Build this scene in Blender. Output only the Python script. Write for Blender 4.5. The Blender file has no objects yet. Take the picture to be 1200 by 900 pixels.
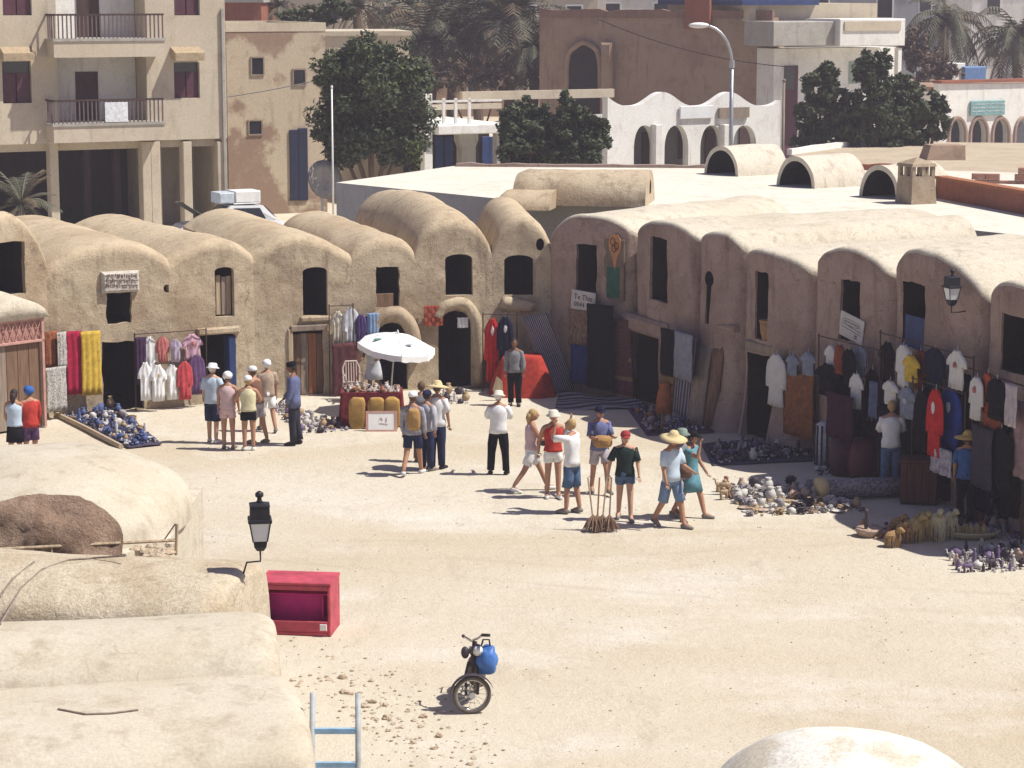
import bpy, bmesh, math, random
from mathutils import Vector, Matrix, noise
R = math.radians
scene = bpy.context.scene
col = scene.collection

# ------------------------------------------------------------------ camera
FPX, CH = 2800.0, 10.0                 # focal length in photo pixels (1200 wide), eye height in metres
PITCH = math.atan(460.0 / FPX)
cam_d = bpy.data.cameras.new('camera'); cam = bpy.data.objects.new('camera', cam_d); col.objects.link(cam)
cam.location = (0, 0, CH); cam.rotation_euler = (R(90) - PITCH, 0, 0)
cam_d.sensor_width = 36; cam_d.lens = 36 * FPX / 1200; cam_d.clip_end = 3000; cam_d.clip_start = 0.5
scene.camera = cam
# ------------------------------------------------------------------ sky, sun, exposure
SUN_EL, SUN_AZ = 57.0, -8.0            # azimuth measured from +X towards +Y
world = bpy.data.worlds.new('World'); scene.world = world; world.use_nodes = True
wn = world.node_tree.nodes; wl = world.node_tree.links
bg = wn['Background']; sky = wn.new('ShaderNodeTexSky'); sky.sky_type = 'NISHITA'; sky.sun_disc = False
sky.sun_elevation = R(SUN_EL); sky.sun_rotation = R(90 - SUN_AZ); sky.dust_density = 1.0
tint = wn.new('ShaderNodeMix'); tint.data_type = 'RGBA'; tint.blend_type = 'MULTIPLY'; tint.inputs[0].default_value = 1; tint.inputs[7].default_value = (1.12, 0.93, 1.1, 1)
wl.new(sky.outputs[0], tint.inputs[6]); wl.new(tint.outputs[2], bg.inputs[0]); bg.inputs[1].default_value = 0.06
sd = bpy.data.lights.new('sun', 'SUN'); sd.energy = 4.6; sd.angle = R(0.55); sd.color = (1.0, 0.96, 0.875)
sun = bpy.data.objects.new('sun', sd); col.objects.link(sun)
sv = Vector((math.cos(R(SUN_EL)) * math.cos(R(SUN_AZ)), math.cos(R(SUN_EL)) * math.sin(R(SUN_AZ)), math.sin(R(SUN_EL))))
sun.rotation_euler = sv.to_track_quat('Z', 'Y').to_euler(); sun.location = sv * 120
vs = scene.view_settings; vs.view_transform = 'Standard'; vs.look = 'None'; vs.exposure = 0.46; vs.gamma = 1

# ------------------------------------------------------------------ pixel -> world
FW = Vector((0, math.cos(PITCH), -math.sin(PITCH))); UP = Vector((0, math.sin(PITCH), math.cos(PITCH)))
CAM = Vector((0, 0, CH))
def ray(px, py): return FW * FPX + Vector((1, 0, 0)) * (px - 600) - UP * (py - 450)
def G(px, py, z=0.0):
    r = ray(px, py); return CAM + r * ((z - CH) / r.z)
def P(px, py, Y):
    r = ray(px, py); return CAM + r * (Y / r.y)
def mpp(Y): return Y / FPX             # metres per photo pixel at depth Y

# ------------------------------------------------------------------ materials
MATS = {}
def nodes_of(name):
    m = bpy.data.materials.new(name); m.use_nodes = True
    nt = m.node_tree; b = nt.nodes['Principled BSDF']; MATS[name] = m
    return m, nt, b
def mat(name, c, rough=0.85, var=0.25, scale=6.0, bump=0.15, bscale=None, c2=None, metal=0.0, detail=6, stretch=None, spec=0.3, dist=0.02):
    if name in MATS: return MATS[name]
    m, nt, b = nodes_of(name); N, L = nt.nodes, nt.links
    b.inputs['Roughness'].default_value = rough; b.inputs['Metallic'].default_value = metal
    b.inputs['Specular IOR Level'].default_value = spec
    tc = N.new('ShaderNodeTexCoord'); src = tc.outputs['Object']
    if stretch:
        mp = N.new('ShaderNodeMapping'); mp.inputs['Scale'].default_value = stretch; L.new(src, mp.inputs[0]); src = mp.outputs[0]
    nz = N.new('ShaderNodeTexNoise'); nz.inputs['Scale'].default_value = scale; nz.inputs['Detail'].default_value = detail; nz.inputs['Roughness'].default_value = 0.62
    L.new(src, nz.inputs['Vector'])
    cr = N.new('ShaderNodeValToRGB'); c = Vector(c[:3]); d = Vector(c2[:3]) if c2 else c * (1 - var)
    cr.color_ramp.elements[0].position = 0.32; cr.color_ramp.elements[1].position = 0.68
    cr.color_ramp.elements[0].color = (*d, 1); cr.color_ramp.elements[1].color = (*(c if c2 else c * (1 + var * 0.4)), 1)
    L.new(nz.outputs['Fac'], cr.inputs[0]); L.new(cr.outputs[0], b.inputs['Base Color'])
    if bump:
        n2 = N.new('ShaderNodeTexNoise'); n2.inputs['Scale'].default_value = bscale or scale * 5; n2.inputs['Detail'].default_value = 5
        L.new(src, n2.inputs['Vector'])
        bp = N.new('ShaderNodeBump'); bp.inputs['Strength'].default_value = bump; bp.inputs['Distance'].default_value = dist
        L.new(n2.outputs['Fac'], bp.inputs['Height']); L.new(bp.outputs[0], b.inputs['Normal'])
    return m
def plaster(name, base, patch, dark, patch_s=0.55, fine=3.0, bump=0.5, lo=0.45, hi=0.62, crack=0.0, grain=1.0):
    """mud plaster: three tones mixed at two scales, streaks, gritty relief"""
    if name in MATS: return MATS[name]
    m, nt, b = nodes_of(name); N, L = nt.nodes, nt.links
    b.inputs['Roughness'].default_value = 0.95; b.inputs['Specular IOR Level'].default_value = 0.1
    geo = N.new('ShaderNodeNewGeometry'); src = geo.outputs['Position']
    def nz(s, det=6, rough=0.6, vec=src):
        n = N.new('ShaderNodeTexNoise'); n.inputs['Scale'].default_value = s; n.inputs['Detail'].default_value = det; n.inputs['Roughness'].default_value = rough
        L.new(vec, n.inputs['Vector']); return n.outputs['Fac']
    def ramp(fac, p0, p1):
        r = N.new('ShaderNodeMapRange'); r.inputs['From Min'].default_value = p0; r.inputs['From Max'].default_value = p1; r.clamp = True
        L.new(fac, r.inputs['Value']); return r.outputs[0]
    def mix(fac, a, c):
        x = N.new('ShaderNodeMix'); x.data_type = 'RGBA'; L.new(fac, x.inputs[0])
        for i, v in ((6, a), (7, c)):
            if isinstance(v, tuple): x.inputs[i].default_value = (*v, 1)
            else: L.new(v, x.inputs[i])
        return x.outputs[2]
    c1 = mix(ramp(nz(patch_s), lo, hi), base, patch)
    c2 = mix(ramp(nz(fine, 8, 0.7), 0.52, 0.78), c1, dark)
    mp = N.new('ShaderNodeMapping'); mp.inputs['Scale'].default_value = (3.2, 3.2, 0.5); L.new(src, mp.inputs[0])
    c3 = mix(ramp(nz(1.0, 5, 0.6, mp.outputs[0]), 0.56, 0.85), c2, tuple(0.8 * a for a in dark))
    wv = N.new('ShaderNodeTexNoise'); wv.inputs['Scale'].default_value = 2.5; wv.inputs['Detail'].default_value = 4; L.new(src, wv.inputs['Vector'])
    wm = N.new('ShaderNodeVectorMath'); wm.operation = 'MULTIPLY_ADD'; wm.inputs[1].default_value = (0.55, 0.55, 0.55); L.new(wv.outputs['Color'], wm.inputs[0]); L.new(src, wm.inputs[2])
    vo = N.new('ShaderNodeTexVoronoi'); vo.feature = 'DISTANCE_TO_EDGE'; vo.inputs['Scale'].default_value = 0.8; L.new(wm.outputs[0], vo.inputs['Vector'])
    ck = N.new('ShaderNodeMath'); ck.operation = 'MULTIPLY'; L.new(ramp(vo.outputs['Distance'], 0.012, 0.0), ck.inputs[0]); L.new(ramp(nz(0.7, 3), 0.5, 0.6), ck.inputs[1])
    cs = N.new('ShaderNodeMath'); cs.operation = 'MULTIPLY'; cs.inputs[1].default_value = crack; L.new(ck.outputs[0], cs.inputs[0])
    c3 = mix(cs.outputs[0], c3, tuple(0.5 * a for a in dark))
    mul = N.new('ShaderNodeMix'); mul.data_type = 'RGBA'; mul.blend_type = 'MULTIPLY'; mul.inputs[0].default_value = 1
    g = N.new('ShaderNodeMapRange'); g.inputs['From Min'].default_value = 0.3; g.inputs['From Max'].default_value = 0.7; g.inputs['To Min'].default_value = 1 - 0.28 * grain; g.inputs['To Max'].default_value = 1 + 0.16 * grain
    L.new(nz(26, 5, 0.75), g.inputs['Value']); L.new(c3, mul.inputs[6]); L.new(g.outputs[0], mul.inputs[7])
    L.new(mul.outputs[2], b.inputs['Base Color'])
    ad = N.new('ShaderNodeMath'); ad.operation = 'ADD'; L.new(nz(5, 6, 0.65), ad.inputs[0])
    a2 = N.new('ShaderNodeMath'); a2.operation = 'MULTIPLY'; a2.inputs[1].default_value = 0.5; L.new(nz(26, 6, 0.75), a2.inputs[0]); L.new(a2.outputs[0], ad.inputs[1])
    bp = N.new('ShaderNodeBump'); bp.inputs['Strength'].default_value = bump; bp.inputs['Distance'].default_value = 0.07
    L.new(ad.outputs[0], bp.inputs['Height']); L.new(bp.outputs[0], b.inputs['Normal'])
    return m
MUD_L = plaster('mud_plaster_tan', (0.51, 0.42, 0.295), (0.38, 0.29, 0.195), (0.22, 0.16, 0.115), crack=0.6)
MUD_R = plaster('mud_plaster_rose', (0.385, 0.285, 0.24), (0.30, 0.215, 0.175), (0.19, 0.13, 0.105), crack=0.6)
MUD_P = plaster('pale_mud_plaster', (0.58, 0.525, 0.42), (0.51, 0.45, 0.35), (0.39, 0.33, 0.25), patch_s=0.4, lo=0.5, hi=0.75, bump=0.35, crack=0.35)
MUD_F = plaster('pale_lime_roof', (0.62, 0.565, 0.465), (0.54, 0.475, 0.375), (0.42, 0.35, 0.26), patch_s=0.7, lo=0.5, hi=0.8, bump=0.4, crack=0.3)
SMOOTH = plaster('smoothed_lime_roof', (0.53, 0.48, 0.385), (0.46, 0.40, 0.30), (0.38, 0.315, 0.225), patch_s=0.6, fine=1.8, lo=0.42, hi=0.72, bump=0.28, crack=0.35, grain=0.6)
DIRT = plaster('reddish_dirt', (0.36, 0.255, 0.185), (0.27, 0.18, 0.125), (0.16, 0.105, 0.075), patch_s=2.0, fine=9, bump=1.0)
INNER_SHADE = plaster('inner_shade_plaster', (0.035, 0.028, 0.026), (0.03, 0.024, 0.022), (0.02, 0.017, 0.016))  # near-black: shade inside openings and recesses put into the colour
CREAM = plaster('cream_render', (0.57, 0.50, 0.39), (0.52, 0.45, 0.34), (0.45, 0.38, 0.29), patch_s=0.3, fine=1.2, bump=0.1)
BROWNR = plaster('brown_render', (0.36, 0.26, 0.19), (0.30, 0.20, 0.15), (0.22, 0.15, 0.11), patch_s=0.4, fine=2, bump=0.2)
GREYR = plaster('grey_render', (0.40, 0.41, 0.42), (0.36, 0.37, 0.385), (0.31, 0.32, 0.33), patch_s=0.3, fine=1.5, bump=0.12)
WHITE = plaster('white_limewash', (0.80, 0.79, 0.75), (0.74, 0.72, 0.67), (0.58, 0.55, 0.50), patch_s=0.4, fine=1.5, bump=0.1)
REDB = plaster('red_brick_dust', (0.33, 0.13, 0.085), (0.27, 0.11, 0.075), (0.20, 0.09, 0.065), patch_s=1.0, fine=5, bump=0.5)
CONC = plaster('raw_concrete', (0.42, 0.40, 0.36), (0.36, 0.34, 0.30), (0.27, 0.25, 0.22), patch_s=0.6, fine=3, bump=0.2)
def wood(name, c): return mat(name, c, 0.8, 0.4, 3.0, 0.35, 12, stretch=(6, 6, 0.5))
W_BROWN = wood('weathered_brown_wood', (0.20, 0.12, 0.075)); W_GREY = wood('grey_weathered_wood', (0.28, 0.22, 0.17)); W_OR = wood('orange_brown_wood', (0.36, 0.14, 0.06))
W_PALE = wood('pale_bare_wood', (0.46, 0.36, 0.24)); W_DARK = wood('dark_stained_wood', (0.07, 0.04, 0.035))
M_BLACK = mat('black_paint', (0.02, 0.02, 0.025), 0.45, 0.2); M_STEEL = mat('galvanised_steel', (0.45, 0.46, 0.48), 0.4, 0.2, metal=0.8, bump=0.03)
M_BLUE = mat('blue_paint', (0.025, 0.05, 0.15), 0.6, 0.35, 4); M_DGLASS = mat('dark_window_glass', (0.02, 0.022, 0.03), 0.12, 0.3, 2, 0, spec=0.6)
M_MAROON = mat('maroon_shutter_paint', (0.09, 0.03, 0.045), 0.6, 0.3, 5); M_PINK = mat('pink_painted_metal', (0.50, 0.28, 0.23), 0.6, 0.25, 5)
M_WPAINT = mat('white_paint', (0.75, 0.75, 0.73), 0.5, 0.12, 3, 0.05); M_GLASSW = mat('frosted_white_glass', (0.72, 0.74, 0.74), 0.25, 0.08, 3, 0)
M_RUBBER = mat('dusty_black_rubber', (0.05, 0.045, 0.042), 0.85, 0.3); M_CHROME = mat('tarnished_chrome', (0.5, 0.48, 0.45), 0.3, 0.3, 8, 0.02, metal=1.0)
def cloth(name, c, var=0.3): return mat('cloth_' + name, c, 0.95, var, 9, 0.25, 60, spec=0.1)

# ------------------------------------------------------------------ mesh builder
class MB:
    def __init__(s): s.v = []; s.f = []; s.m = []
    def add(s, vs, fs, mi=0):
        o = len(s.v); s.v += [tuple(v) for v in vs]; s.f += [tuple(i + o for i in f) for f in fs]; s.m += [mi] * len(fs); return s
    def box(s, x0, y0, z0, x1, y1, z1, mi=0):
        return s.add([(x0, y0, z0), (x1, y0, z0), (x1, y1, z0), (x0, y1, z0), (x0, y0, z1), (x1, y0, z1), (x1, y1, z1), (x0, y1, z1)],
                     [(0, 3, 2, 1), (4, 5, 6, 7), (0, 1, 5, 4), (1, 2, 6, 5), (2, 3, 7, 6), (3, 0, 4, 7)], mi)
    def bbox(s, x0, y0, z0, x1, y1, z1, b=0.01, mi=0):
        """box with chamfered vertical outline in x-z (front face edges)"""
        b = min(b, (x1 - x0) / 3, (z1 - z0) / 3, (y1 - y0) / 3)
        rings = [(x0 + b, z0 + b, x1 - b, z1 - b, y0), (x0, z0, x1, z1, y0 + b), (x0, z0, x1, z1, y1 - b), (x0 + b, z0 + b, x1 - b, z1 - b, y1)]
        vs = []
        for (a, c, d, e, y) in rings: vs += [(a, y, c), (d, y, c), (d, y, e), (a, y, e)]
        fs = [(0, 1, 2, 3), (15, 14, 13, 12)]
        for r in range(3):
            for k in range(4):
                k2 = (k + 1) % 4; fs.append((r * 4 + k, r * 4 + 4 + k, r * 4 + 4 + k2, r * 4 + k2))
        return s.add(vs, fs, mi)
    def prism(s, poly, d0, d1, axis='y', mi=0):
        """poly in (x,z), extruded along y"""
        n = len(poly)
        vs = [(p[0], d0, p[1]) for p in poly] + [(p[0], d1, p[1]) for p in poly]
        if axis == 'z': vs = [(p[0], p[1], d0) for p in poly] + [(p[0], p[1], d1) for p in poly]
        if axis == 'x': vs = [(d0, p[0], p[1]) for p in poly] + [(d1, p[0], p[1]) for p in poly]
        fs = [tuple(range(n)), tuple(range(2 * n - 1, n - 1, -1))] + [(i, i + n, (i + 1) % n + n, (i + 1) % n) for i in range(n)]
        return s.add(vs, fs, mi)
    def tube(s, pts, r, seg=8, mi=0, flat=1.0, cap=True):
        pts = [Vector(p) for p in pts]; n = len(pts); rr = r if isinstance(r, (list, tuple)) else [r] * n
        vs = []; fs = []; ref = None
        for i, p in enumerate(pts):
            d = (pts[min(i + 1, n - 1)] - pts[max(i - 1, 0)]).normalized()
            if ref is None: ref = Vector((0, 0, 1)) if abs(d.z) < 0.9 else Vector((0, 1, 0))
            a = d.cross(ref); a = a.normalized() if a.length > 1e-5 else d.orthogonal().normalized()
            b = d.cross(a)
            for k in range(seg):
                t = 2 * math.pi * k / seg; vs.append(p + (a * math.cos(t) + b * math.sin(t) * flat) * rr[i])
        for i in range(n - 1):
            for k in range(seg):
                k2 = (k + 1) % seg; fs.append((i * seg + k, i * seg + k2, (i + 1) * seg + k2, (i + 1) * seg + k))
        if cap: fs += [tuple(range(seg - 1, -1, -1)), tuple((n - 1) * seg + k for k in range(seg))]
        return s.add(vs, fs, mi)
    def lathe(s, prof, c=(0, 0, 0), seg=12, mi=0, sx=1, sy=1):
        vs = []; fs = []; n = len(prof)
        for (r, z) in prof:
            for k in range(seg):
                t = 2 * math.pi * k / seg; vs.append((c[0] + r * math.cos(t) * sx, c[1] + r * math.sin(t) * sy, c[2] + z))
        for i in range(n - 1):
            for k in range(seg):
                k2 = (k + 1) % seg; fs.append((i * seg + k, i * seg + k2, (i + 1) * seg + k2, (i + 1) * seg + k))
        fs += [tuple(range(seg - 1, -1, -1)), tuple((n - 1) * seg + k for k in range(seg))]
        return s.add(vs, fs, mi)
    def grid(s, fn, nu, nv, mi=0):
        vs = [fn(i / nu, j / nv) for j in range(nv + 1) for i in range(nu + 1)]
        fs = [(j * (nu + 1) + i, j * (nu + 1) + i + 1, (j + 1) * (nu + 1) + i + 1, (j + 1) * (nu + 1) + i) for j in range(nv) for i in range(nu)]
        return s.add(vs, fs, mi)
    def blob(s, c, r, nu=10, nv=7, amp=0.0, seed=0, mi=0, sq=1.0):
        c = Vector(c); rx, ry, rz = r; vs = []; fs = []
        for j in range(nv + 1):
            ph = math.pi * j / nv
            for i in range(nu):
                t = 2 * math.pi * i / nu; d = Vector((math.sin(ph) * math.cos(t), math.sin(ph) * math.sin(t), math.cos(ph)))
                k = 1 + amp * noise.noise(d * 1.7 + Vector((seed * 3.7, seed * 1.3, 0)))
                e = Vector([math.copysign(abs(a_) ** sq, a_) for a_ in d]); vs.append(c + Vector((e.x * rx, e.y * ry, e.z * rz)) * k)
        for j in range(nv):
            for i in range(nu):
                i2 = (i + 1) % nu; fs.append((j * nu + i, (j + 1) * nu + i, (j + 1) * nu + i2, j * nu + i2))
        return s.add(vs, fs, mi)
    def mesh(s, name, mats=None, smooth=False):
        me = bpy.data.meshes.new(name); me.from_pydata([tuple(v) for v in s.v], [], s.f); me.update()
        bm = bmesh.new(); bm.from_mesh(me); bmesh.ops.recalc_face_normals(bm, faces=bm.faces); bm.to_mesh(me); bm.free()
        mats = mats if isinstance(mats, (list, tuple)) else [mats]
        for m in mats: me.materials.append(m)
        if len(s.m) == len(me.polygons): me.polygons.foreach_set('material_index', s.m)
        me.polygons.foreach_set('use_smooth', [bool(smooth)] * len(me.polygons))
        return me
    def build(s, name, mats, parent=None, smooth=False, loc=None, rz=0, **kw):
        return link(s.mesh(name, mats, smooth), name, parent, loc, rz, **kw)
def link(me, name, parent=None, loc=None, rz=0, label=None, cat=None, group=None, kind=None):
    o = bpy.data.objects.new(name, me); col.objects.link(o)
    if parent is not None: o.parent = parent
    if loc is not None: o.location = loc
    if rz: o.rotation_euler = (0, 0, rz)
    tag(o, label, cat, group, kind); return o
def tag(o, label=None, cat=None, group=None, kind=None):
    for k, v in (('label', label), ('category', cat), ('group', group), ('kind', kind)):
        if v: o[k] = v
    return o
def thing(name, label, cat, loc=(0, 0, 0), rz=0.0, group=None):
    o = bpy.data.objects.new(name, None); o.empty_display_size = 0.2; col.objects.link(o)
    o.location = loc; o.rotation_euler = (0, 0, rz); return tag(o, label, cat, group)
def copy_tree(o, parent=None):
    c = o.copy(); col.objects.link(c); c.parent = parent
    for ch in [x for x in bpy.data.objects if x.parent == o]: copy_tree(ch, c)
    return c
def smooth_by_angle(me, deg=40):
    me.polygons.foreach_set('use_smooth', [True] * len(me.polygons))
    bm = bmesh.new(); bm.from_mesh(me)
    for e in bm.edges:
        if len(e.link_faces) == 2: e.smooth = e.calc_face_angle(0) < R(deg)
    bm.to_mesh(me); bm.free()
def evaluated(o):
    dg = bpy.context.evaluated_depsgraph_get(); me = bpy.data.meshes.new_from_object(o.evaluated_get(dg)); return me
def text_mesh(body, size, material, extrude=0.003, align='CENTER'):
    c = bpy.data.curves.new('lettering', 'FONT'); c.body = body; c.size = size; c.extrude = extrude; c.align_x = align; c.align_y = 'CENTER'; c.resolution_u = 2
    o = bpy.data.objects.new('lettering', c); col.objects.link(o); bpy.context.view_layer.update()
    me = evaluated(o); bpy.data.objects.remove(o); me.materials.clear(); me.materials.append(material); return me

class Frame:
    """a facade plane standing at a ground point: local x to the right along it, local y back into the building, z up"""
    def __init__(s, o, ang, z=0.0):
        s.o = Vector((o[0], o[1], z)); s.a = ang
        s.u = Vector((math.cos(ang), math.sin(ang), 0)); s.b = Vector((-math.sin(ang), math.cos(ang), 0))
    def pix(s, px, py, y=0.0):
        r = ray(px, py); q = s.o + s.b * y; t = (q - CAM).dot(s.b) / r.dot(s.b); h = CAM + r * t - s.o
        return h.dot(s.u), h.z
    def rect(s, x0, y0, x1, y1, y=0.0):
        cx, cy = (x0 + x1) / 2, (y0 + y1) / 2
        return s.pix(x0, cy, y)[0], s.pix(cx, y1, y)[1], s.pix(x1, cy, y)[0], s.pix(cx, y0, y)[1]   # lx0, z0, lx1, z1
    def w(s, x, y, z): return s.o + s.u * x + s.b * y + Vector((0, 0, z))
    @staticmethod
    def between(A, B, z=0.0):
        f = Frame(A, math.atan2(B.y - A.y, B.x - A.x), z); f.W = (B.xy - A.xy).length; return f
def nz3(p, s, amp, seed=0.0):
    v = noise.noise_vector(Vector(p) * s + Vector((seed, seed * 0.7, -seed))); return v * amp
# ================================================================== ground
LA, LB = G(-60, 507), G(645, 452); RA, RB = G(640, 452), G(1275, 660)
def behind(A, B, x, y):
    d = (B - A).xy.normalized(); return (Vector((x, y)) - A.xy).dot(Vector((-d.y, d.x)))
def ground_z(x, y):
    d = max(behind(LA, LB, x, y), behind(RA, RB, x, y)); t = min(max((d - 3.3) / 2.5, 0), 1); t = t * t * (3 - 2 * t)
    q = noise.noise(Vector((x * 0.22, y * 0.22, 3))) * 0.05 + noise.noise(Vector((x * 0.9, y * 0.9, 7))) * 0.012
    return t * 1.0 + q * (1 - t)
xs = [-1600, -500, -160, -80, -45] + [-30 + 0.5 * i for i in range(121)] + [45, 80, 160, 500, 1600]
ys = [-300, -60, 0, 12] + [20 + 0.5 * i for i in range(101)] + [75, 85, 100, 130, 200, 500, 1000, 2200]
gm = MB(); gv = [(x, y, ground_z(x, y) if abs(x) < 400 and 0 < y < 400 else (1.0 if y > 60 else 0.0)) for y in ys for x in xs]; nx_ = len(xs)
gm.add(gv, [(j * nx_ + i, j * nx_ + i + 1, (j + 1) * nx_ + i + 1, (j + 1) * nx_ + i) for j in range(len(ys) - 1) for i in range(nx_ - 1)])
def sand_material():
    m, nt, b = nodes_of('trodden_pale_sand'); N, L = nt.nodes, nt.links
    b.inputs['Roughness'].default_value = 1.0; b.inputs['Specular IOR Level'].default_value = 0.05
    src = N.new('ShaderNodeNewGeometry').outputs['Position']
    def nz(s, det=5, rough=0.6, sc=None):
        v = src
        if sc: mp = N.new('ShaderNodeMapping'); mp.inputs['Scale'].default_value = sc; L.new(src, mp.inputs[0]); v = mp.outputs[0]
        n = N.new('ShaderNodeTexNoise'); n.inputs['Scale'].default_value = s; n.inputs['Detail'].default_value = det; n.inputs['Roughness'].default_value = rough; L.new(v, n.inputs['Vector']); return n.outputs['Fac']
    def rng(f, a, c, t0=0.0, t1=1.0):
        r = N.new('ShaderNodeMapRange'); r.inputs['From Min'].default_value = a; r.inputs['From Max'].default_value = c; r.inputs['To Min'].default_value = t0; r.inputs['To Max'].default_value = t1; L.new(f, r.inputs['Value']); return r.outputs[0]
    def mix(f, a, c, mode='MIX'):
        x = N.new('ShaderNodeMix'); x.data_type = 'RGBA'; x.blend_type = mode
        if isinstance(f, float): x.inputs[0].default_value = f
        else: L.new(f, x.inputs[0])
        for i, v in ((6, a), (7, c)):
            if isinstance(v, tuple): x.inputs[i].default_value = (*v, 1)
            else: L.new(v, x.inputs[i])
        return x.outputs[2]
    c = mix(rng(nz(0.09, 5, 0.55, (0.5, 1.0, 1)), 0.42, 0.62), (0.60, 0.545, 0.44), (0.53, 0.45, 0.33))
    c = mix(rng(nz(0.35, 6, 0.65, (0.6, 1, 1)), 0.5, 0.75), c, (0.67, 0.63, 0.55))
    c = mix(rng(nz(1.3, 7, 0.72, (1.0, 0.35, 1)), 0.55, 0.85), c, (0.43, 0.36, 0.27))
    c = mix(rng(nz(13, 4, 0.75), 0.6, 0.72), c, (0.38, 0.31, 0.23))
    c = mix(rng(nz(4.5, 5, 0.7, (0.6, 1.4, 1)), 0.58, 0.8), c, (0.45, 0.38, 0.29))
    c = mix(1.0, c, rng(nz(38, 4, 0.75), 0.25, 0.75, 0.82, 1.1), 'MULTIPLY')
    for rad in (52.0, 53.45, 61.0, 62.4):                 # faint cart and tyre tracks curving across the square
        sb = N.new('ShaderNodeVectorMath'); sb.operation = 'DISTANCE'; sb.inputs[1].default_value = (-5.0, 95.0, 0.0) if rad < 55 else (20.0, 99.0, 0.0)
        pj = N.new('ShaderNodeVectorMath'); pj.operation = 'MULTIPLY'; pj.inputs[1].default_value = (1, 1, 0); L.new(src, pj.inputs[0]); L.new(pj.outputs[0], sb.inputs[0])
        d1 = N.new('ShaderNodeMath'); d1.operation = 'SUBTRACT'; d1.inputs[1].default_value = rad; L.new(sb.outputs['Value'], d1.inputs[0]); d2 = N.new('ShaderNodeMath'); d2.operation = 'ABSOLUTE'; L.new(d1.outputs[0], d2.inputs[0])
        mk_ = N.new('ShaderNodeMath'); mk_.operation = 'MULTIPLY'; t_ = rng(d2.outputs[0], 0.16, 0.04); L.new(t_, mk_.inputs[0]); L.new(rng(nz(0.6, 5, 0.65), 0.4, 0.62, 0, 0.4), mk_.inputs[1]); c = mix(mk_.outputs[0], c, (0.44, 0.37, 0.28))
    L.new(c, b.inputs['Base Color'])
    ad = N.new('ShaderNodeMath'); ad.operation = 'ADD'; L.new(nz(3.2, 7, 0.68), ad.inputs[0]); 
    mu = N.new('ShaderNodeMath'); mu.operation = 'MULTIPLY'; mu.inputs[1].default_value = 0.4; L.new(nz(22, 5, 0.75), mu.inputs[0]); L.new(mu.outputs[0], ad.inputs[1])
    bp = N.new('ShaderNodeBump'); bp.inputs['Strength'].default_value = 0.6; bp.inputs['Distance'].default_value = 0.1; L.new(ad.outputs[0], bp.inputs['Height']); L.new(bp.outputs[0], b.inputs['Normal'])
    return m
SAND = sand_material()
gm.build('ground', SAND, smooth=True, kind='structure')

# ================================================================== vaulted storehouses (ghorfas)
def cutter_poly(x0, z0, x1, z1, style, rng):
    j = lambda: rng.uniform(-0.025, 0.025)
    if style == 'rect':
        e = [(x0, z0), (x1, z0), (x1, z1), (x0, z1)]; out = []
        for a_, b_ in zip(e, e[1:] + e[:1]):
            for t in range(5): u = t / 5; out.append((a_[0] + (b_[0] - a_[0]) * u + j(), a_[1] + (b_[1] - a_[1]) * u + j() * .8))
        return out
    if style == 'rect0': return [(x0 + j(), z0 + j()), (x1 + j(), z0 + j()), (x1 + j(), (z0 + z1) / 2), (x1 + j(), z1 + j()), ((x0 + x1) / 2, z1 + abs(j())), (x0 + j(), z1 + j()), (x0 + j(), (z0 + z1) / 2)]
    if style == 'hole': return [((x0 + x1) / 2 + (x1 - x0) / 2 * math.cos(t * math.pi / 5), (z0 + z1) / 2 + (z1 - z0) / 2 * math.sin(t * math.pi / 5)) for t in range(10)]
    if style == 'key':
        r = (x1 - x0) / 2; cx = (x0 + x1) / 2; cz = z1 - r
        return [(cx - r * .5, z0), (cx + r * .45, z0)] + [(cx + r * math.cos(t), cz + r * math.sin(t)) for t in [R(-60 + 30 * k) for k in range(11)]]
    rise = min((x1 - x0) / 2, 0.5) * (0.35 if style == 'seg' else 0.95); cx = (x0 + x1) / 2; a = (x1 - x0) / 2
    return [(x0, z0), (x1, z0)] + [(cx + a * math.cos(t), z1 - rise + rise * math.sin(t)) for t in [R(180 * k / 8) for k in range(9)]]
def deep_cutter(mb, poly, y0, y1, y2):
    n = len(poly); vs = []
    for y in (y0, y1, y2): vs += [(p[0], y, p[1]) for p in poly]
    mb.add(vs, [tuple(range(n))] + [(i, i + n, (i + 1) % n + n, (i + 1) % n) for i in range(n)], 0)
    o = len(mb.v) - 3 * n
    mb.f += [(o + n + i, o + 2 * n + i, o + 2 * n + (i + 1) % n, o + n + (i + 1) % n) for i in range(n)] + [tuple(o + 2 * n + i for i in reversed(range(n)))]
    mb.m += [1] * (n + 1)
FR = {}
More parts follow.
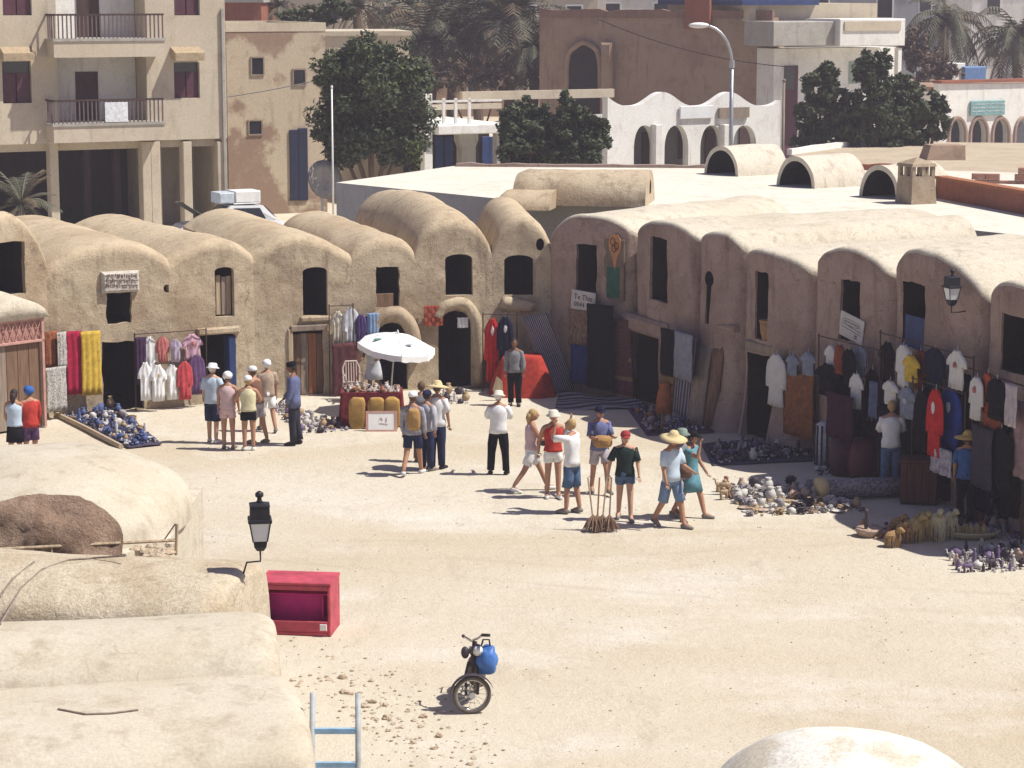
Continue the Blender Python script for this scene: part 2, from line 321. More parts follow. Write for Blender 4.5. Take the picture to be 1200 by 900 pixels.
def ghorfa(key, label, A, B, crest, vl, vr, L, openings, mats, flare=0.0, bulge=0.0, ov=0.05, pw=2.2, seed=1, roundr=0.35, amp=0.055, tilt=0.0, crease=0.0, ex=0.62):
    f = Frame.between(G(*A), G(*B)); FR[key] = f; W = f.W; rng = random.Random(seed * 7 + 1)
    xc, zc = f.pix(*crest); zl = f.pix(A[0], vl)[1]; zr = f.pix(B[0], vr)[1]; xc = min(max(xc, W * 0.3), W * 0.7)
    def top(x):
        if x < xc: t = (xc - x) / (xc + ov); return zl + (zc - zl) * max(1 - t ** pw, 0) ** ex
        t = (x - xc) / (W + ov - xc); return zr + (zc - zr) * max(1 - t ** pw, 0) ** ex
    nx, nz = max(16, int(W / 0.1)), 44
    xsl = [(-ov + (W + 2 * ov) * (0.5 - 0.5 * math.cos(math.pi * (i / nx)) * (0.55 + 0.45 * abs(math.cos(math.pi * i / nx))) )) for i in range(nx + 1)]
    ysl = [0, .02, .05, .09, .15, .22, .3, .4] + [0.4 + (L - 0.4) * (k / 26) for k in range(1, 27)]
    ny = len(ysl) - 1; S = seed * 5.3
    def pos(i, j, k):                       # i across, j up, k back
        x = xsl[i]; y = ysl[k]; zt = top(x)
        if y < roundr: zt -= roundr * 0.75 * (1 - math.sqrt(max(1 - (1 - y / roundr) ** 2, 0)))
        zt += bulge * math.sin(min(y / L, 1) * math.pi * 0.9) * (1 - abs((x - W / 2) / (W / 2 + ov)) ** 2) + tilt * y
        z = zt * j / nz; v = Vector((x, y, z))
        if flare and k == 0 and z < 1.8: v.y -= flare * (1 - z / 1.8) ** 2
        if k < 8: eg = min(x + ov, W + ov - x); v.y += crease * (math.exp(-(eg / 0.14) ** 2) * 2.0 - 0.8 * (1 - (2 * x / W - 1) ** 2)) * max(0, 1 - y / .5)
        wp = f.w(x, y, z); d = nz3(wp, 0.8, amp) + nz3(wp, 3.1, amp * 0.35)
        if k == ny or j == 0: d *= 0
        if i in (0, nx): d.x = 0
        return v + Vector((0, d.y, d.z * (1 if j == nz else 0.2)))
    idx = {}; vs = []; fs = []
    def vid(i, j, k):
        if (i, j, k) not in idx: idx[(i, j, k)] = len(vs); vs.append(pos(i, j, k))
        return idx[(i, j, k)]
    for i in range(nx):
        for j in range(nz):
            fs.append((vid(i, j, 0), vid(i + 1, j, 0), vid(i + 1, j + 1, 0), vid(i, j + 1, 0))); fs.append((vid(i, j, ny), vid(i, j + 1, ny), vid(i + 1, j + 1, ny), vid(i + 1, j, ny)))
    nfront = len(fs)
    for i in range(nx):
        for k in range(ny):
            fs.append((vid(i, nz, k), vid(i + 1, nz, k), vid(i + 1, nz, k + 1), vid(i, nz, k + 1))); fs.append((vid(i, 0, k), vid(i, 0, k + 1), vid(i + 1, 0, k + 1), vid(i + 1, 0, k)))
    for j in range(nz):
        for k in range(ny):
            fs.append((vid(0, j, k), vid(0, j + 1, k), vid(0, j + 1, k + 1), vid(0, j, k + 1))); fs.append((vid(nx, j, k), vid(nx, j, k + 1), vid(nx, j + 1, k + 1), vid(nx, j + 1, k)))
    mb = MB(); mb.add(vs, fs); mb.m = [0] * nfront + [2] * (len(fs) - nfront)
    root = thing('vaulted_storehouse', label, 'storehouse', f.o, f.a, 'mud storehouses around the square')
    ml = [mats[0], INNER_SHADE, mats[1]]  # cut faces beyond the reveal get the dark tone as painted shade
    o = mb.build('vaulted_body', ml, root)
    if openings:
        cb = MB()
        for (x0, y0, x1, y1, st) in openings:
            a, z0, c, z1 = f.rect(x0, y0, x1, y1)
            if st == 'arch' or st == 'door': z0 = max(z0, 0.03) if z0 > 0.25 else 0.03
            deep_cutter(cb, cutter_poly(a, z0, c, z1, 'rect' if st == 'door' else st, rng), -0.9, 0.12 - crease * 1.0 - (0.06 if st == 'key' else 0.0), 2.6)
        co = cb.build('cut', [mats[0], INNER_SHADE], root)
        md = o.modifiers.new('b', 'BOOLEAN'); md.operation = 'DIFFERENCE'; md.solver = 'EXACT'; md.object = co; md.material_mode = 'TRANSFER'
        bpy.context.view_layer.update(); me = evaluated(o); o.modifiers.clear(); old = o.data; o.data = me
        bpy.data.objects.remove(co)
    smooth_by_angle(o.data, 38); o.data.name = 'vaulted_body'
    return root, f
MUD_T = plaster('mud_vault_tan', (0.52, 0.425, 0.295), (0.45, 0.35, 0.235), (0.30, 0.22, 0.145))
Lm = (MUD_L, MUD_T); Rm = (MUD_R, MUD_P)  # right row tops paler than their fronts: sunlight put into the colour
UL = {}
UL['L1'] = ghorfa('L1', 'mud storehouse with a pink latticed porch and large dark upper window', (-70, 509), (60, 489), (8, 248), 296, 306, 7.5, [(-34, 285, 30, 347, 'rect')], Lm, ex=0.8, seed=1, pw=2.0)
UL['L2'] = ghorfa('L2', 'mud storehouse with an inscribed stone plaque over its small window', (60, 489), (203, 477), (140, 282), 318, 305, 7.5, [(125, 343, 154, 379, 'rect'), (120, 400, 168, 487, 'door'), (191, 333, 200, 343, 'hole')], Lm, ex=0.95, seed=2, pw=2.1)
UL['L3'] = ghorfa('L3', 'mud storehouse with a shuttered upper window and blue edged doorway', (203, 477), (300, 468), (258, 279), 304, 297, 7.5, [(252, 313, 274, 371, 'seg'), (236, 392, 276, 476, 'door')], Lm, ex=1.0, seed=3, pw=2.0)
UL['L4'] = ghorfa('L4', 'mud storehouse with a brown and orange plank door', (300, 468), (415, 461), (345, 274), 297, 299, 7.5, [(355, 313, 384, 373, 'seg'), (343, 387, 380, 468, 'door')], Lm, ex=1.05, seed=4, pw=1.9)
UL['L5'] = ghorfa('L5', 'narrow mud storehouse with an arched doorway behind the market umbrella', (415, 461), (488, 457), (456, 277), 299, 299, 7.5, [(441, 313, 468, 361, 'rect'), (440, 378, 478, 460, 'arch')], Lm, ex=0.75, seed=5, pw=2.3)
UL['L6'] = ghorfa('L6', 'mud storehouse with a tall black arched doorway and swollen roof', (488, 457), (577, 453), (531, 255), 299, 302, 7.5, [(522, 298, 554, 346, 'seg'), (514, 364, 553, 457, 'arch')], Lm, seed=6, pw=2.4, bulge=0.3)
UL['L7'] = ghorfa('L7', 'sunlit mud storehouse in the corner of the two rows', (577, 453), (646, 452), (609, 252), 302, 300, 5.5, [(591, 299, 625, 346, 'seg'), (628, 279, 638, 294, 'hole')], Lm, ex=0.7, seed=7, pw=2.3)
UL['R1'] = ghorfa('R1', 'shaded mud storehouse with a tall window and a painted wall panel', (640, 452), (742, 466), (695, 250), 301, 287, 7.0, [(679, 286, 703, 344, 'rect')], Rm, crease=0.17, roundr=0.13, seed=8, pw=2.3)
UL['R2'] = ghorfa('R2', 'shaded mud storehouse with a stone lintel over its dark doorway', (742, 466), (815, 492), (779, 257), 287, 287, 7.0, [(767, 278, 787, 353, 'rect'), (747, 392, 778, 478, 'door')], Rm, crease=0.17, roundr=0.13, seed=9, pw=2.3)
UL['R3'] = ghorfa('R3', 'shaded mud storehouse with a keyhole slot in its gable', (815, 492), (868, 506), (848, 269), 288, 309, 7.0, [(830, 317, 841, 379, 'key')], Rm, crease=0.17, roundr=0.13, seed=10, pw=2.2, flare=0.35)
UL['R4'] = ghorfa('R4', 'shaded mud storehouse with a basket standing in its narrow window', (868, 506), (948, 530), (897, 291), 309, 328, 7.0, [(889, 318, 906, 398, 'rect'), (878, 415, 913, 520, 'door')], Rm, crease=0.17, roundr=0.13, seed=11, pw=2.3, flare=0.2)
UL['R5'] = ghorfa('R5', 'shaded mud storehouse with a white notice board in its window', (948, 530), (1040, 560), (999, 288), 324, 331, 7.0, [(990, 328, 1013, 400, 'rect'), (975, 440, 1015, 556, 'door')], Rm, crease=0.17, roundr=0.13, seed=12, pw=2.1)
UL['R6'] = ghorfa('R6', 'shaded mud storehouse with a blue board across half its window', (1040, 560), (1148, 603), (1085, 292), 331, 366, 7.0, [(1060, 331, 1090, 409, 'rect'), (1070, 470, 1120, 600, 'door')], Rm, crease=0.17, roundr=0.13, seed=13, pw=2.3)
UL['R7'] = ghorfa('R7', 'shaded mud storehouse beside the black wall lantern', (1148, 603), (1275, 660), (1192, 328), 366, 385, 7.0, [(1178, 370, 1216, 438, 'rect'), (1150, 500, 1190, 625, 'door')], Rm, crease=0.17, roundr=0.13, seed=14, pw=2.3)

# ---- details of single storehouses (children in facade coordinates)
def part_box(u, name, px, y0, y1, m, bev=0.012, label=None):
    root, f = u; a, z0, c, z1 = f.rect(*px, y=y0); mb = MB(); mb.bbox(a, y0, z0, c, y1, z1, bev)
    return mb.build(name, m, root, label=label)
def boards(u, px, y0, y1, n, mats, name='plank', gap=0.012, seed=0, skew=0.0):
    root, f = u; a, z0, c, z1 = f.rect(*px, y=y0); rg = random.Random(seed); w = (c - a) / n
    for k in range(n):
        mb = MB(); d = rg.uniform(-.012, .012); mb.bbox(a + k * w + gap / 2, y0 + d, z0 + rg.uniform(0, .03), a + (k + 1) * w - gap / 2, y1 + d, z1 - rg.uniform(0, .06), 0.008)
        mb.build(name, mats[k % len(mats)], root)
boards(UL['L3'], (253, 322, 271, 370), 0.14, 0.18, 3, [W_PALE, W_GREY, W_PALE], 'shutter_board', seed=2)
part_box(UL['L3'], 'door_jamb', (269, 394, 277, 474), -0.05, 0.3, M_BLUE, label='blue painted door jamb')
part_box(UL['L3'], 'lintel', (232, 384, 282, 392), -0.12, 0.3, MUD_L, 0.04)
boards(UL['L4'], (343, 390, 380, 466), 0.16, 0.21, 4, [W_BROWN, W_GREY, W_OR, W_BROWN], 'door_plank', seed=3)
part_box(UL['L4'], 'lintel', (341, 381, 384, 388), -0.07, 0.3, W_GREY, 0.02)
part_box(UL['L4'], 'door_post', (338, 386, 344, 466), -0.05, 0.2, W_PALE, 0.02)
part_box(UL['L4'], 'window_sill', (353, 371, 388, 377), -0.08, 0.3, MUD_L, 0.03)
part_box(UL['L5'], 'window_board', (440, 344, 461, 361), 0.05, 0.09, W_BROWN)
part_box(UL['R4'], 'lintel', (872, 404, 922, 416), -0.16, 0.3, W_GREY, 0.03)
part_box(UL['R2'], 'lintel', (722, 372, 778, 392), -0.25, 0.3, MUD_R, 0.08)
part_box(UL['R6'], 'window_board', (1060, 371, 1087, 409), -0.02, 0.03, M_BLUE, label='faded blue board filling the lower half of the window')
part_box(UL['R3'], 'ledge', (838, 380, 858, 388), -0.2, 0.2, MUD_R, 0.05)
# plaque over the L2 window with scratched writing
pl = part_box(UL['L2'], 'stone_plaque', (120, 318, 164, 343), -0.13, 0.05, mat('pale_pitted_stone', (0.55, 0.50, 0.44), 0.9, 0.35, 14, 0.6, 40), 0.07)
_, fL2 = UL['L2']
sc = MB(); rg = random.Random(5)
for r_, yy in enumerate((323.5, 329, 334.5)):
    x = 122.5 + rg.uniform(0, 1)
    while x < 160:
        w = rg.uniform(1.2, 2.6); a, z = fL2.pix(x, yy + rg.uniform(-.8, .8), -0.13)
        k = rg.choice((0, 1, 2)); s_ = 0.045
        pts = [(a, -0.134, z - s_), (a + .015, -0.136, z), (a + .005, -0.134, z + s_)] if k == 0 else [(a, -0.134, z + s_ * .6), (a + .035, -0.136, z + .01), (a, -0.134, z - s_ * .6), (a + .04, -0.134, z - s_)] if k == 1 else [(a, -0.134, z), (a + .05, -0.136, z + .012)]
        sc.tube(pts, 0.008, 4); x += w
sc.build('inscription', mat('engraving_brown', (0.16, 0.11, 0.09)), pl)
# swollen plaster hoods over arched doors
def hood(u, pts, r, name='door_hood', m=None):
    root, f = u; q = [f.pix(*p, y=-0.05) for p in pts]
    fine = []
    for i in range(len(q) - 1):
        for t in range(5): fine.append((q[i][0] + (q[i + 1][0] - q[i][0]) * t / 5, -0.08, q[i][1] + (q[i + 1][1] - q[i][1]) * t / 5))
    fine.append((q[-1][0], -0.08, q[-1][1]))
    for _ in range(3): fine = [fine[0]] + [tuple((a_ + 2 * b_ + c_) / 4 for a_, b_, c_ in zip(fine[i - 1], fine[i], fine[i + 1])) for i in range(1, len(fine) - 1)] + [fine[-1]]
    mb = MB(); mb.tube(fine, [r * (0.72 + 0.28 * math.sin(math.pi * (i + 1) / (len(fine) + 1))) for i in range(len(fine))], 12)
    mb.v = [tuple(Vector(v) + nz3(v, 2.2, 0.05, 3)) for v in mb.v]; mb.build(name, m or MUD_L, root, smooth=True)
hood(UL['L5'], [(436, 388), (440, 374), (455, 367), (472, 370), (484, 388), (488, 420)], 0.2)
hood(UL['L6'], [(512, 372), (519, 359), (535, 354), (549, 359), (557, 374), (561, 400), (562, 450)], 0.17)
hood(UL['L7'], [(588, 354), (604, 357), (625, 360)], 0.17, 'window_sill')
# red fretwork brick panel between the two arched doors
root, f = UL['L6']; a, z0, c, z1 = f.rect(496, 357, 518, 381, y=-0.03)
br = MB(); br.box(0, 0, 0, (c - a) / 5 - .012, 0.06, (z1 - z0) / 5 - .012); bme = br.mesh('brick', mat('red_glazed_brick', (0.42, 0.09, 0.05), 0.7, 0.35, 8))
for i in range(5):
    for j in range(5): link(bme, 'brick', root, (a + i * (c - a) / 5, -0.15 - 0.03 * ((i + j) % 2), z0 + j * (z1 - z0) / 5))
# the pink latticed porch on L1
root, f = UL['L1']; D = -1.0
a, z0, c, z1 = f.rect(-8, 347, 52, 492, y=D); zl0 = f.pix(20, 402, D)[1]; zl1 = f.pix(20, 375, D)[1]; ztop = f.pix(20, 346, D)[1]
def porch_roof(s, t):
    x = a - .1 + (c - a + .2) * s; y = D - .08 + (abs(D) + .1) * t; h = (ztop - zl1) * math.sin(math.pi * min(max(s, 0.0), 1.0) ** 1.0) ** 0.55
    return (x, y, zl1 + 0.03 + h * (0.75 + 0.25 * t)) 
mb = MB(); mb.grid(porch_roof, 16, 6); ring = [i for i in range(17)]
base = [(p[0], p[1], zl1) for p in mb.v]; o_ = len(mb.v); mb.v += base; n_ = 17
mb.f += [tuple(o_ + i for i in reversed(q)) for q in list(mb.f)]
for i in range(16): mb.f.append((i, i + 1, o_ + i + 1, o_ + i)); mb.f.append((6 * n_ + i, 6 * n_ + i + 1, o_ + 6 * n_ + i + 1, o_ + 6 * n_ + i))
mb.m = [0] * len(mb.f); mb.build('porch_roof', MUD_P, root, smooth=True)
fr = MB()
for (x0, zz0, x1, zz1) in ((a, zl0 - .03, c, zl0 + .03), (a, zl1 - .05, c, zl1), (a, 0.02, a + .07, zl1), (c - .07, 0.02, c, zl1)): fr.bbox(x0, D - .03, zz0, x1, D + .03, zz1, .006)
fr.build('porch_frame', M_PINK, root)
n = 7
for k in range(n):
    w = (c - a - .14) / n; x = a + .07 + k * w
    for s in (0, 1):
        mb = MB(); mb.tube([(x + (w if s else 0), D, zl0 + .03), (x + (0 if s else w), D, zl1 - .05)], .014, 4); mb.build('lattice_bar', M_PINK, root)
lp = MB(); lp.box(a + .06, D + .035, zl0, c - .06, D + .05, zl1 - .02); lp.build('lattice_panel', mat('pink_panel', (0.42, 0.22, 0.18), 0.8), root)
dw = (c - a - .16) / 4
for k in range(4):
    mb = MB(); mb.bbox(a + .08 + k * dw + .004, D + .06, .04, a + .08 + (k + 1) * dw - .004, D + .1, zl0 - .04, .008); mb.build('door_plank', W_BROWN if k else W_GREY, root)
mb = MB()
for x in (a, c - .08): mb.box(x, D + .03, .02, x + .08, .02, zl1)
mb.build('porch_side_wall', MUD_L, root)
# painted wall panel and its shapes on R1
root, f = UL['R1']; pnl = part_box(UL['R1'], 'painted_panel', (707, 280, 731, 352), -0.12, -0.05, mat('faded_olive_paint', (0.20, 0.15, 0.11), 0.9, 0.3, 5), 0.02)
a, z0, c, z1 = f.rect(711, 313, 726, 349, y=-0.12); mb = MB(); mb.box(a, -0.13, z0, c, -0.122, z1); mb.build('green_field', mat('bottle_green_paint', (0.02, 0.10, 0.07), 0.7, 0.3, 6), pnl)
xc, zc = f.pix(721, 287, -0.12); mb = MB(); mb.prism([(xc + .2 * math.sin(t) * (1 + .0 * t), zc + .28 * math.cos(t) - (0.35 if k == 6 else 0)) for k, t in enumerate([2 * math.pi * q / 12 for q in range(12)])], -.14, -.123); mb.build('orange_emblem', mat('orange_ochre_paint', (0.50, 0.24, 0.10), 0.8, 0.3, 9), pnl)
mb = MB()
for (dx, dz) in ((-.06, .08), (.05, -.03), (-.02, -.09)): mb.tube([(xc + dx + .07 * math.cos(t), -.143, zc + dz + .09 * math.sin(t)) for t in [R(36 * q) for q in range(11)]], .014, 4)
mb.build('emblem_rings', mat('dark_brown_paint', (0.13, 0.05, 0.03)), pnl)
# ================================================================== roofs behind the rows
def slab_from_xy(name, pts, z0, z1, mats, parent=None, **kw):
    """block with a separate top material: sides mats[0], top mats[1]"""
    n = len(pts); mb = MB(); mb.add([(p[0], p[1], z0) for p in pts] + [(p[0], p[1], z1) for p in pts], [(i, (i + 1) % n, (i + 1) % n + n, i + n) for i in range(n)] + [tuple(range(n - 1, -1, -1))], 0)
    mb.f.append(tuple(n + i for i in range(n))); mb.m.append(1)
    return mb.build(name, mats, parent, **kw)
ter = thing('terraced_building', 'broad flat white roof terrace behind the vaulted rows', 'building', (0, 66, 0))
slab_from_xy('roof_block', [(x, y - 66) for x, y in ((-5.5, 74.8), (0.25, 68.2), (3.2, 66.4), (7.5, 64.3), (11, 60.5), (14.5, 55.5), (25, 54), (32, 72), (13, 80.5), (-2, 82))], 0.5, 4.1, [GREYR, plaster('whitewashed_terrace', (0.66, 0.625, 0.54), (0.60, 0.555, 0.46), (0.50, 0.44, 0.35), patch_s=0.5, fine=1.8, lo=0.45, hi=0.75, bump=0.2, crack=0.2, grain=0.5)], ter)
def lump_wall(mb, A, B, w, z0, z1, n=18, amp=0.08, seed=0):
    A, B = Vector(A), Vector(B); d = (B - A).normalized(); nn = Vector((-d.y, d.x)); vs = []; fs = []
    for i in range(n + 1):
        p = A + (B - A) * i / n; h = z1 + amp * noise.noise(Vector((i * 0.6, seed, 0)))
        for s, z in ((-1, z0), (-1, h), (1, h), (1, z0)): q = p + nn * w / 2 * s; vs.append((q.x, q.y, z))
    for i in range(n):
        for k in range(3): fs.append((i * 4 + k, i * 4 + k + 1, i * 4 + k + 5, i * 4 + k + 4))
    fs += [(0, 1, 2, 3), tuple(n * 4 + k for k in (3, 2, 1, 0))]; mb.add(vs, fs)
mb = MB(); lump_wall(mb, (-1.9, 15.8), (9.8, 14.8), .3, 4.05, 4.2, 24, .08, 1); mb.build('parapet', MUD_R, ter)
mb = MB(); lump_wall(mb, (9.9, 14.7), (14, 13.6), .3, 4.05, 4.3, 12, .12, 2); mb.build('parapet', REDB, ter)
def barrel(label, O, ang, L, W, h, m, open_end=False, hole=False, p=0.5, tp=2.0):
    r = thing('barrel_vault', label, 'vault', O, ang); nseg = 18; mb = MB()
    def pr(t, k=1.0): c = math.cos(math.pi * t); return (-c * W / 2 * k, h * k * (max(1 - abs(c) ** tp, 0)) ** p)
    def sh(s, t, k=1.0):
        e = 0.0 if open_end else 0.12 * (1 - math.sqrt(max(0, 1 - (1 - min(s * L, .25) / .25) ** 2)))
        y, z = pr(t, k); q = Vector((L * s, y, max(z - e * (z > .05), 0))); d = nz3(q, 1.3, .035, O[0]); return q + Vector((0, d.y, d.z * (z > .02)))
    mb.grid(lambda s, t: sh(s, t), 14, nseg)
    if open_end:
        mb.grid(lambda s, t: sh(s * .9, t, 0.84), 8, nseg, 1)
        for j in range(nseg): mb.add([sh(0, j / nseg), sh(0, (j + 1) / nseg), sh(0, (j + 1) / nseg, .84), sh(0, j / nseg, .84)], [(0, 1, 2, 3)])
        mb.add([sh(.9, t / nseg, .84) for t in range(nseg + 1)], [tuple(range(nseg + 1))], 1)
    else: mb.add([sh(0, t / nseg) for t in range(nseg + 1)], [tuple(range(nseg + 1))])
    mb.add([sh(1, t / nseg) for t in range(nseg + 1)], [tuple(range(nseg, -1, -1))])
    o = mb.build('vault_shell', [m, INNER_SHADE], r); smooth_by_angle(o.data, 45)  # inner shell coloured dark to carry the vault's shade
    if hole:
        q = MB(); q.prism([(-.12, .3), (.12, .3), (.12, .55), (0, .68), (-.12, .55)], L + .004, L + .02, 'x'); q.build('vent_shade_patch', INNER_SHADE, r)  # flat dark patch on the end wall, a hole's shade in colour
    return r
q = G(608, 240, 4.1); barrel('long barrel vault lying on the white terrace above the corner storehouses', (q.x, q.y + 1.0, 4.1), R(-10), 3.75, 2.3, 0.95, MUD_L, hole=True)
q = G(590, 243, 4.1); barrel('small plaster hump beside the long barrel vault', (q.x, q.y + .8, 4.05), R(-12), 1.5, 2.0, 0.5, MUD_T)
for k, (px, py, w, lab) in enumerate(((825, 205, 1.75, 'open ended roof vault below the tall street lamp'), (912, 219, 1.8, 'open ended roof vault in the middle of the three on the terrace'), (1010, 232, 1.7, 'open ended roof vault beside the square chimney'))):
    q = G(px + 20, py, 4.1); barrel(lab, (q.x, q.y, 4.1), R(34), 2.1, w, 0.95, MUD_F, True)
# chimney with an open lantern head
q = G(1073, 238, 4.1); ch = thing('chimney', 'square mud chimney with an open pillared head on the roof', 'chimney', (q.x, q.y, 4.1), R(24)); MCH = plaster('chimney_mud', (0.40, 0.32, 0.23), (0.34, 0.26, 0.185), (0.26, 0.19, 0.14), patch_s=2)
mb = MB(); mb.add([(-.42, -.42, -.02), (.42, -.42, -.02), (.42, .42, -.02), (-.42, .42, -.02), (-.37, -.37, .78), (.37, -.37, .78), (.37, .37, .78), (-.37, .37, .78)], [(0, 3, 2, 1), (4, 5, 6, 7), (0, 1, 5, 4), (1, 2, 6, 5), (2, 3, 7, 6), (3, 0, 4, 7)]); mb.build('shaft', MCH, ch)
for x in (-.32, 0, .32):
    for y in (-.32, 0, .32):
        if x or y: mb = MB(); mb.box(x - .055, y - .055, .78, x + .055, y + .055, 1.05); mb.build('pillar', MCH, ch)
mb = MB(); mb.add([(-.41, -.41, 1.05), (.41, -.41, 1.05), (.41, .41, 1.05), (-.41, .41, 1.05), (-.38, -.38, 1.13), (.38, -.38, 1.13), (.38, .38, 1.13), (-.38, .38, 1.13), (0, 0, 1.3)], [(0, 3, 2, 1), (0, 1, 5, 4), (1, 2, 6, 5), (2, 3, 7, 6), (3, 0, 4, 7), (4, 5, 8), (5, 6, 8), (6, 7, 8), (7, 4, 8)]); mb.build('cap', MCH, ch)
# rust red garden wall and broken brick wall
rw = thing('red_wall', 'rust red plastered wall behind the chimney', 'wall', G(1096, 240, 3.9)); f = Frame.between(G(1096, 240, 3.9), G(1240, 268, 3.9), 3.9); rw.rotation_euler = (0, 0, f.a)
mb = MB(); mb.box(0, 0, -3, f.W, .3, .75); mb.build('wall_body', REDB, rw); mb = MB(); mb.box(-.03, -.04, .752, f.W + .03, .34, .84); mb.build('coping', W_OR, rw)
bw = thing('broken_brick_wall', 'broken red brick wall standing above the rust red wall', 'wall', G(1138, 222, 3.9), R(-18)); rg = random.Random(4)
bme = MB().bbox(0, 0, 0, .42, .2, .19, .015).mesh('brick', plaster('rose_brick', (0.46, 0.25, 0.19), (0.38, 0.19, 0.14), (0.30, 0.15, 0.11), patch_s=4))
for i in range(9):
    for j in range(rg.choice((2, 3, 3, 4))): link(bme, 'brick', bw, (i * .44 + (j % 2) * .1, 0, j * .205 - .1))
# lower sandy roofs to the right
rb = thing('low_house', 'low flat roofed house with a grey side wall beyond the terrace vaults', 'house', (12, 86, 0))
pts = [G(925, 181, 3.7), G(1062, 216, 3.7), G(1250, 222, 3.7), G(1250, 168, 3.7), G(1035, 166, 3.7)]
slab_from_xy('house_block', [(p.x - 12, p.y - 86) for p in pts], .8, 3.7, [GREYR, plaster('sandy_roof', (0.50, 0.42, 0.31), (0.44, 0.36, 0.26), (0.36, 0.28, 0.20))], rb)
mb = MB(); a_, b_ = pts[4], pts[0]; lump_wall(mb, (a_.x - 12, a_.y - 86), (b_.x - 12, b_.y - 86), .22, 3.68, 3.92, 8, .05); mb.build('parapet', WHITE, rb)
q = G(1086, 188, 3.7); mb = MB(); f = Frame((q.x - 12, q.y - 86), R(5)); mb.add([tuple(f.w(*p)) for p in ((0, 0, 3.69), (1.5, 0, 3.69), (1.5, 1.2, 3.69), (0, 1.2, 3.69), (.2, .2, 4.25), (1.5, .1, 4.25), (1.5, 1.2, 4.25), (.2, 1.2, 4.25))], [(0, 3, 2, 1), (4, 5, 6, 7), (0, 1, 5, 4), (1, 2, 6, 5), (2, 3, 7, 6), (3, 0, 4, 7)]); mb.build('roof_hatch', BROWNR, rb)

# ================================================================== town buildings
def bld(name, label, px, Y, ang, z=1.0):
    q = P(px, 200, Y); f = Frame((q.x, q.y), ang, z); r = thing(name, label, 'building', (q.x, q.y, z), ang); return r, f
def fbox(u, name, px, y0, y1, m, bev=0.0, zb=None, label=None, yp=None):
    root, f = u; a, z0, c, z1 = f.rect(*px, y=y0 if yp is None else yp); mb = MB()
    if zb is not None: z0 = zb
    if bev: mb.bbox(a, y0, z0, c, y1, z1, bev)
    else: mb.box(a, y0, z0, c, y1, z1)
    return mb.build(name, m, root, label=label)
# --- apartment block
ap = bld('apartment_block', 'cream apartment block with two railed balconies and maroon shutters', 267, 92, R(27)); root, f = ap
zg = f.pix(130, 166)[1]                                   # underside of the first floor
xr = 0.0; xl = f.pix(-60, 100)[0]; ztop = 13.5
x_a = f.pix(68, 100)[0]; x_b = f.pix(172, 100)[0]         # balcony recess
def wall_with(name, x0, x1, z0, z1, holes, m, y0=0.0, y1=0.35):
    """wall piece with rectangular holes, split into strips"""
    xs_ = sorted({x0, x1, *[h[0] for h in holes], *[h[2] for h in holes]}); zs_ = sorted({z0, z1, *[h[1] for h in holes], *[h[3] for h in holes]})
    mb = MB(); 
    for i in range(len(xs_) - 1):
        for j in range(len(zs_) - 1):
            cx, cz = (xs_[i] + xs_[i + 1]) / 2, (zs_[j] + zs_[j + 1]) / 2
            if any(h[0] < cx < h[2] and h[1] < cz < h[3] for h in holes): continue
            mb.box(xs_[i], y0, zs_[j], xs_[i + 1], y1, zs_[j + 1])
    bm = bmesh.new(); me = mb.mesh(name, m); bm.from_mesh(me); bmesh.ops.remove_doubles(bm, verts=bm.verts, dist=1e-4)
    seen = {}
    for fc in bm.faces: seen.setdefault(tuple(sorted(v.index for v in fc.verts)), []).append(fc)
    bmesh.ops.delete(bm, geom=[x for v in seen.values() if len(v) > 1 for x in v], context='FACES_ONLY'); bmesh.ops.recalc_face_normals(bm, faces=bm.faces); bm.to_mesh(me); bm.free()
    return me
wins = [(3, 72, 37, 121), (204, 73, 234, 115), (3, -14, 37, 18), (204, -14, 234, 18)]
H = [f.rect(*w) for w in wins]
link(wall_with('wall', xl, x_a, zg, ztop, [h for h in H if h[2] < x_a], CREAM), 'wall', root); link(wall_with('wall', x_b, xr, zg, ztop, [h for h in H if h[0] > x_b], CREAM), 'wall', root)
mb = MB(); mb.box(x_a, 1.3, zg, x_b, 1.6, ztop); mb.build('recess_wall', WHITE, root)
mb = MB(); mb.box(x_a - .02, .352, zg, x_a - .3, 1.3, ztop); mb.box(x_b + .02, .352, zg, x_b + .3, 1.3, ztop); mb.build('recess_side_wall', CREAM, root)
mb = MB(); mb.box(xr - .3, .352, 0, xr, 9, ztop); mb.box(xl, 8.7, 0, xr - .3, 9, ztop); mb.box(xl, .352, 0, xl + .3, 8.7, ztop); mb.build('side_wall', CREAM, root)
mb = MB(); mb.box(xl, .352, zg - .3, xr - .3, 8.7, zg - .01); mb.build('floor_slab', CREAM, root); mb = MB(); mb.box(xl, .3, ztop + .002, xr, 9, ztop + .3); mb.build('roof', CONC, root)
for h, w in zip(H, wins):
    fr_ = MB(); fr_.box(h[0], .22, h[1], h[2], .25, h[3]); wo = fr_.build('window', M_DGLASS, root)
    m_ = (h[0] + h[2]) / 2
    for (a, c) in ((h[0] + .02, m_ - .02), (m_ + .02, h[2] - .02)):
        s_ = MB(); s_.bbox(a, .14, h[1] + .02, c, .19, h[1] + (h[3] - h[1]) * .72, .01); s_.build('shutter', M_MAROON, wo)
    if w[1] > 30:
        aw = MB(); a0, zz0, a1, zz1 = f.rect(w[0] - 1, 55, w[2] + 3, 71, y=-.3); aw.prism([(-.002, zz1), (-.55, zz1 - .22), (-.55, zz0), (-.45, zz0), (-.002, zz0 + .1)], a0, a1, 'x'); aw.build('awning', mat('straw_yellow_awning', (0.40, 0.31, 0.20), 0.9, 0.3, 8), root)
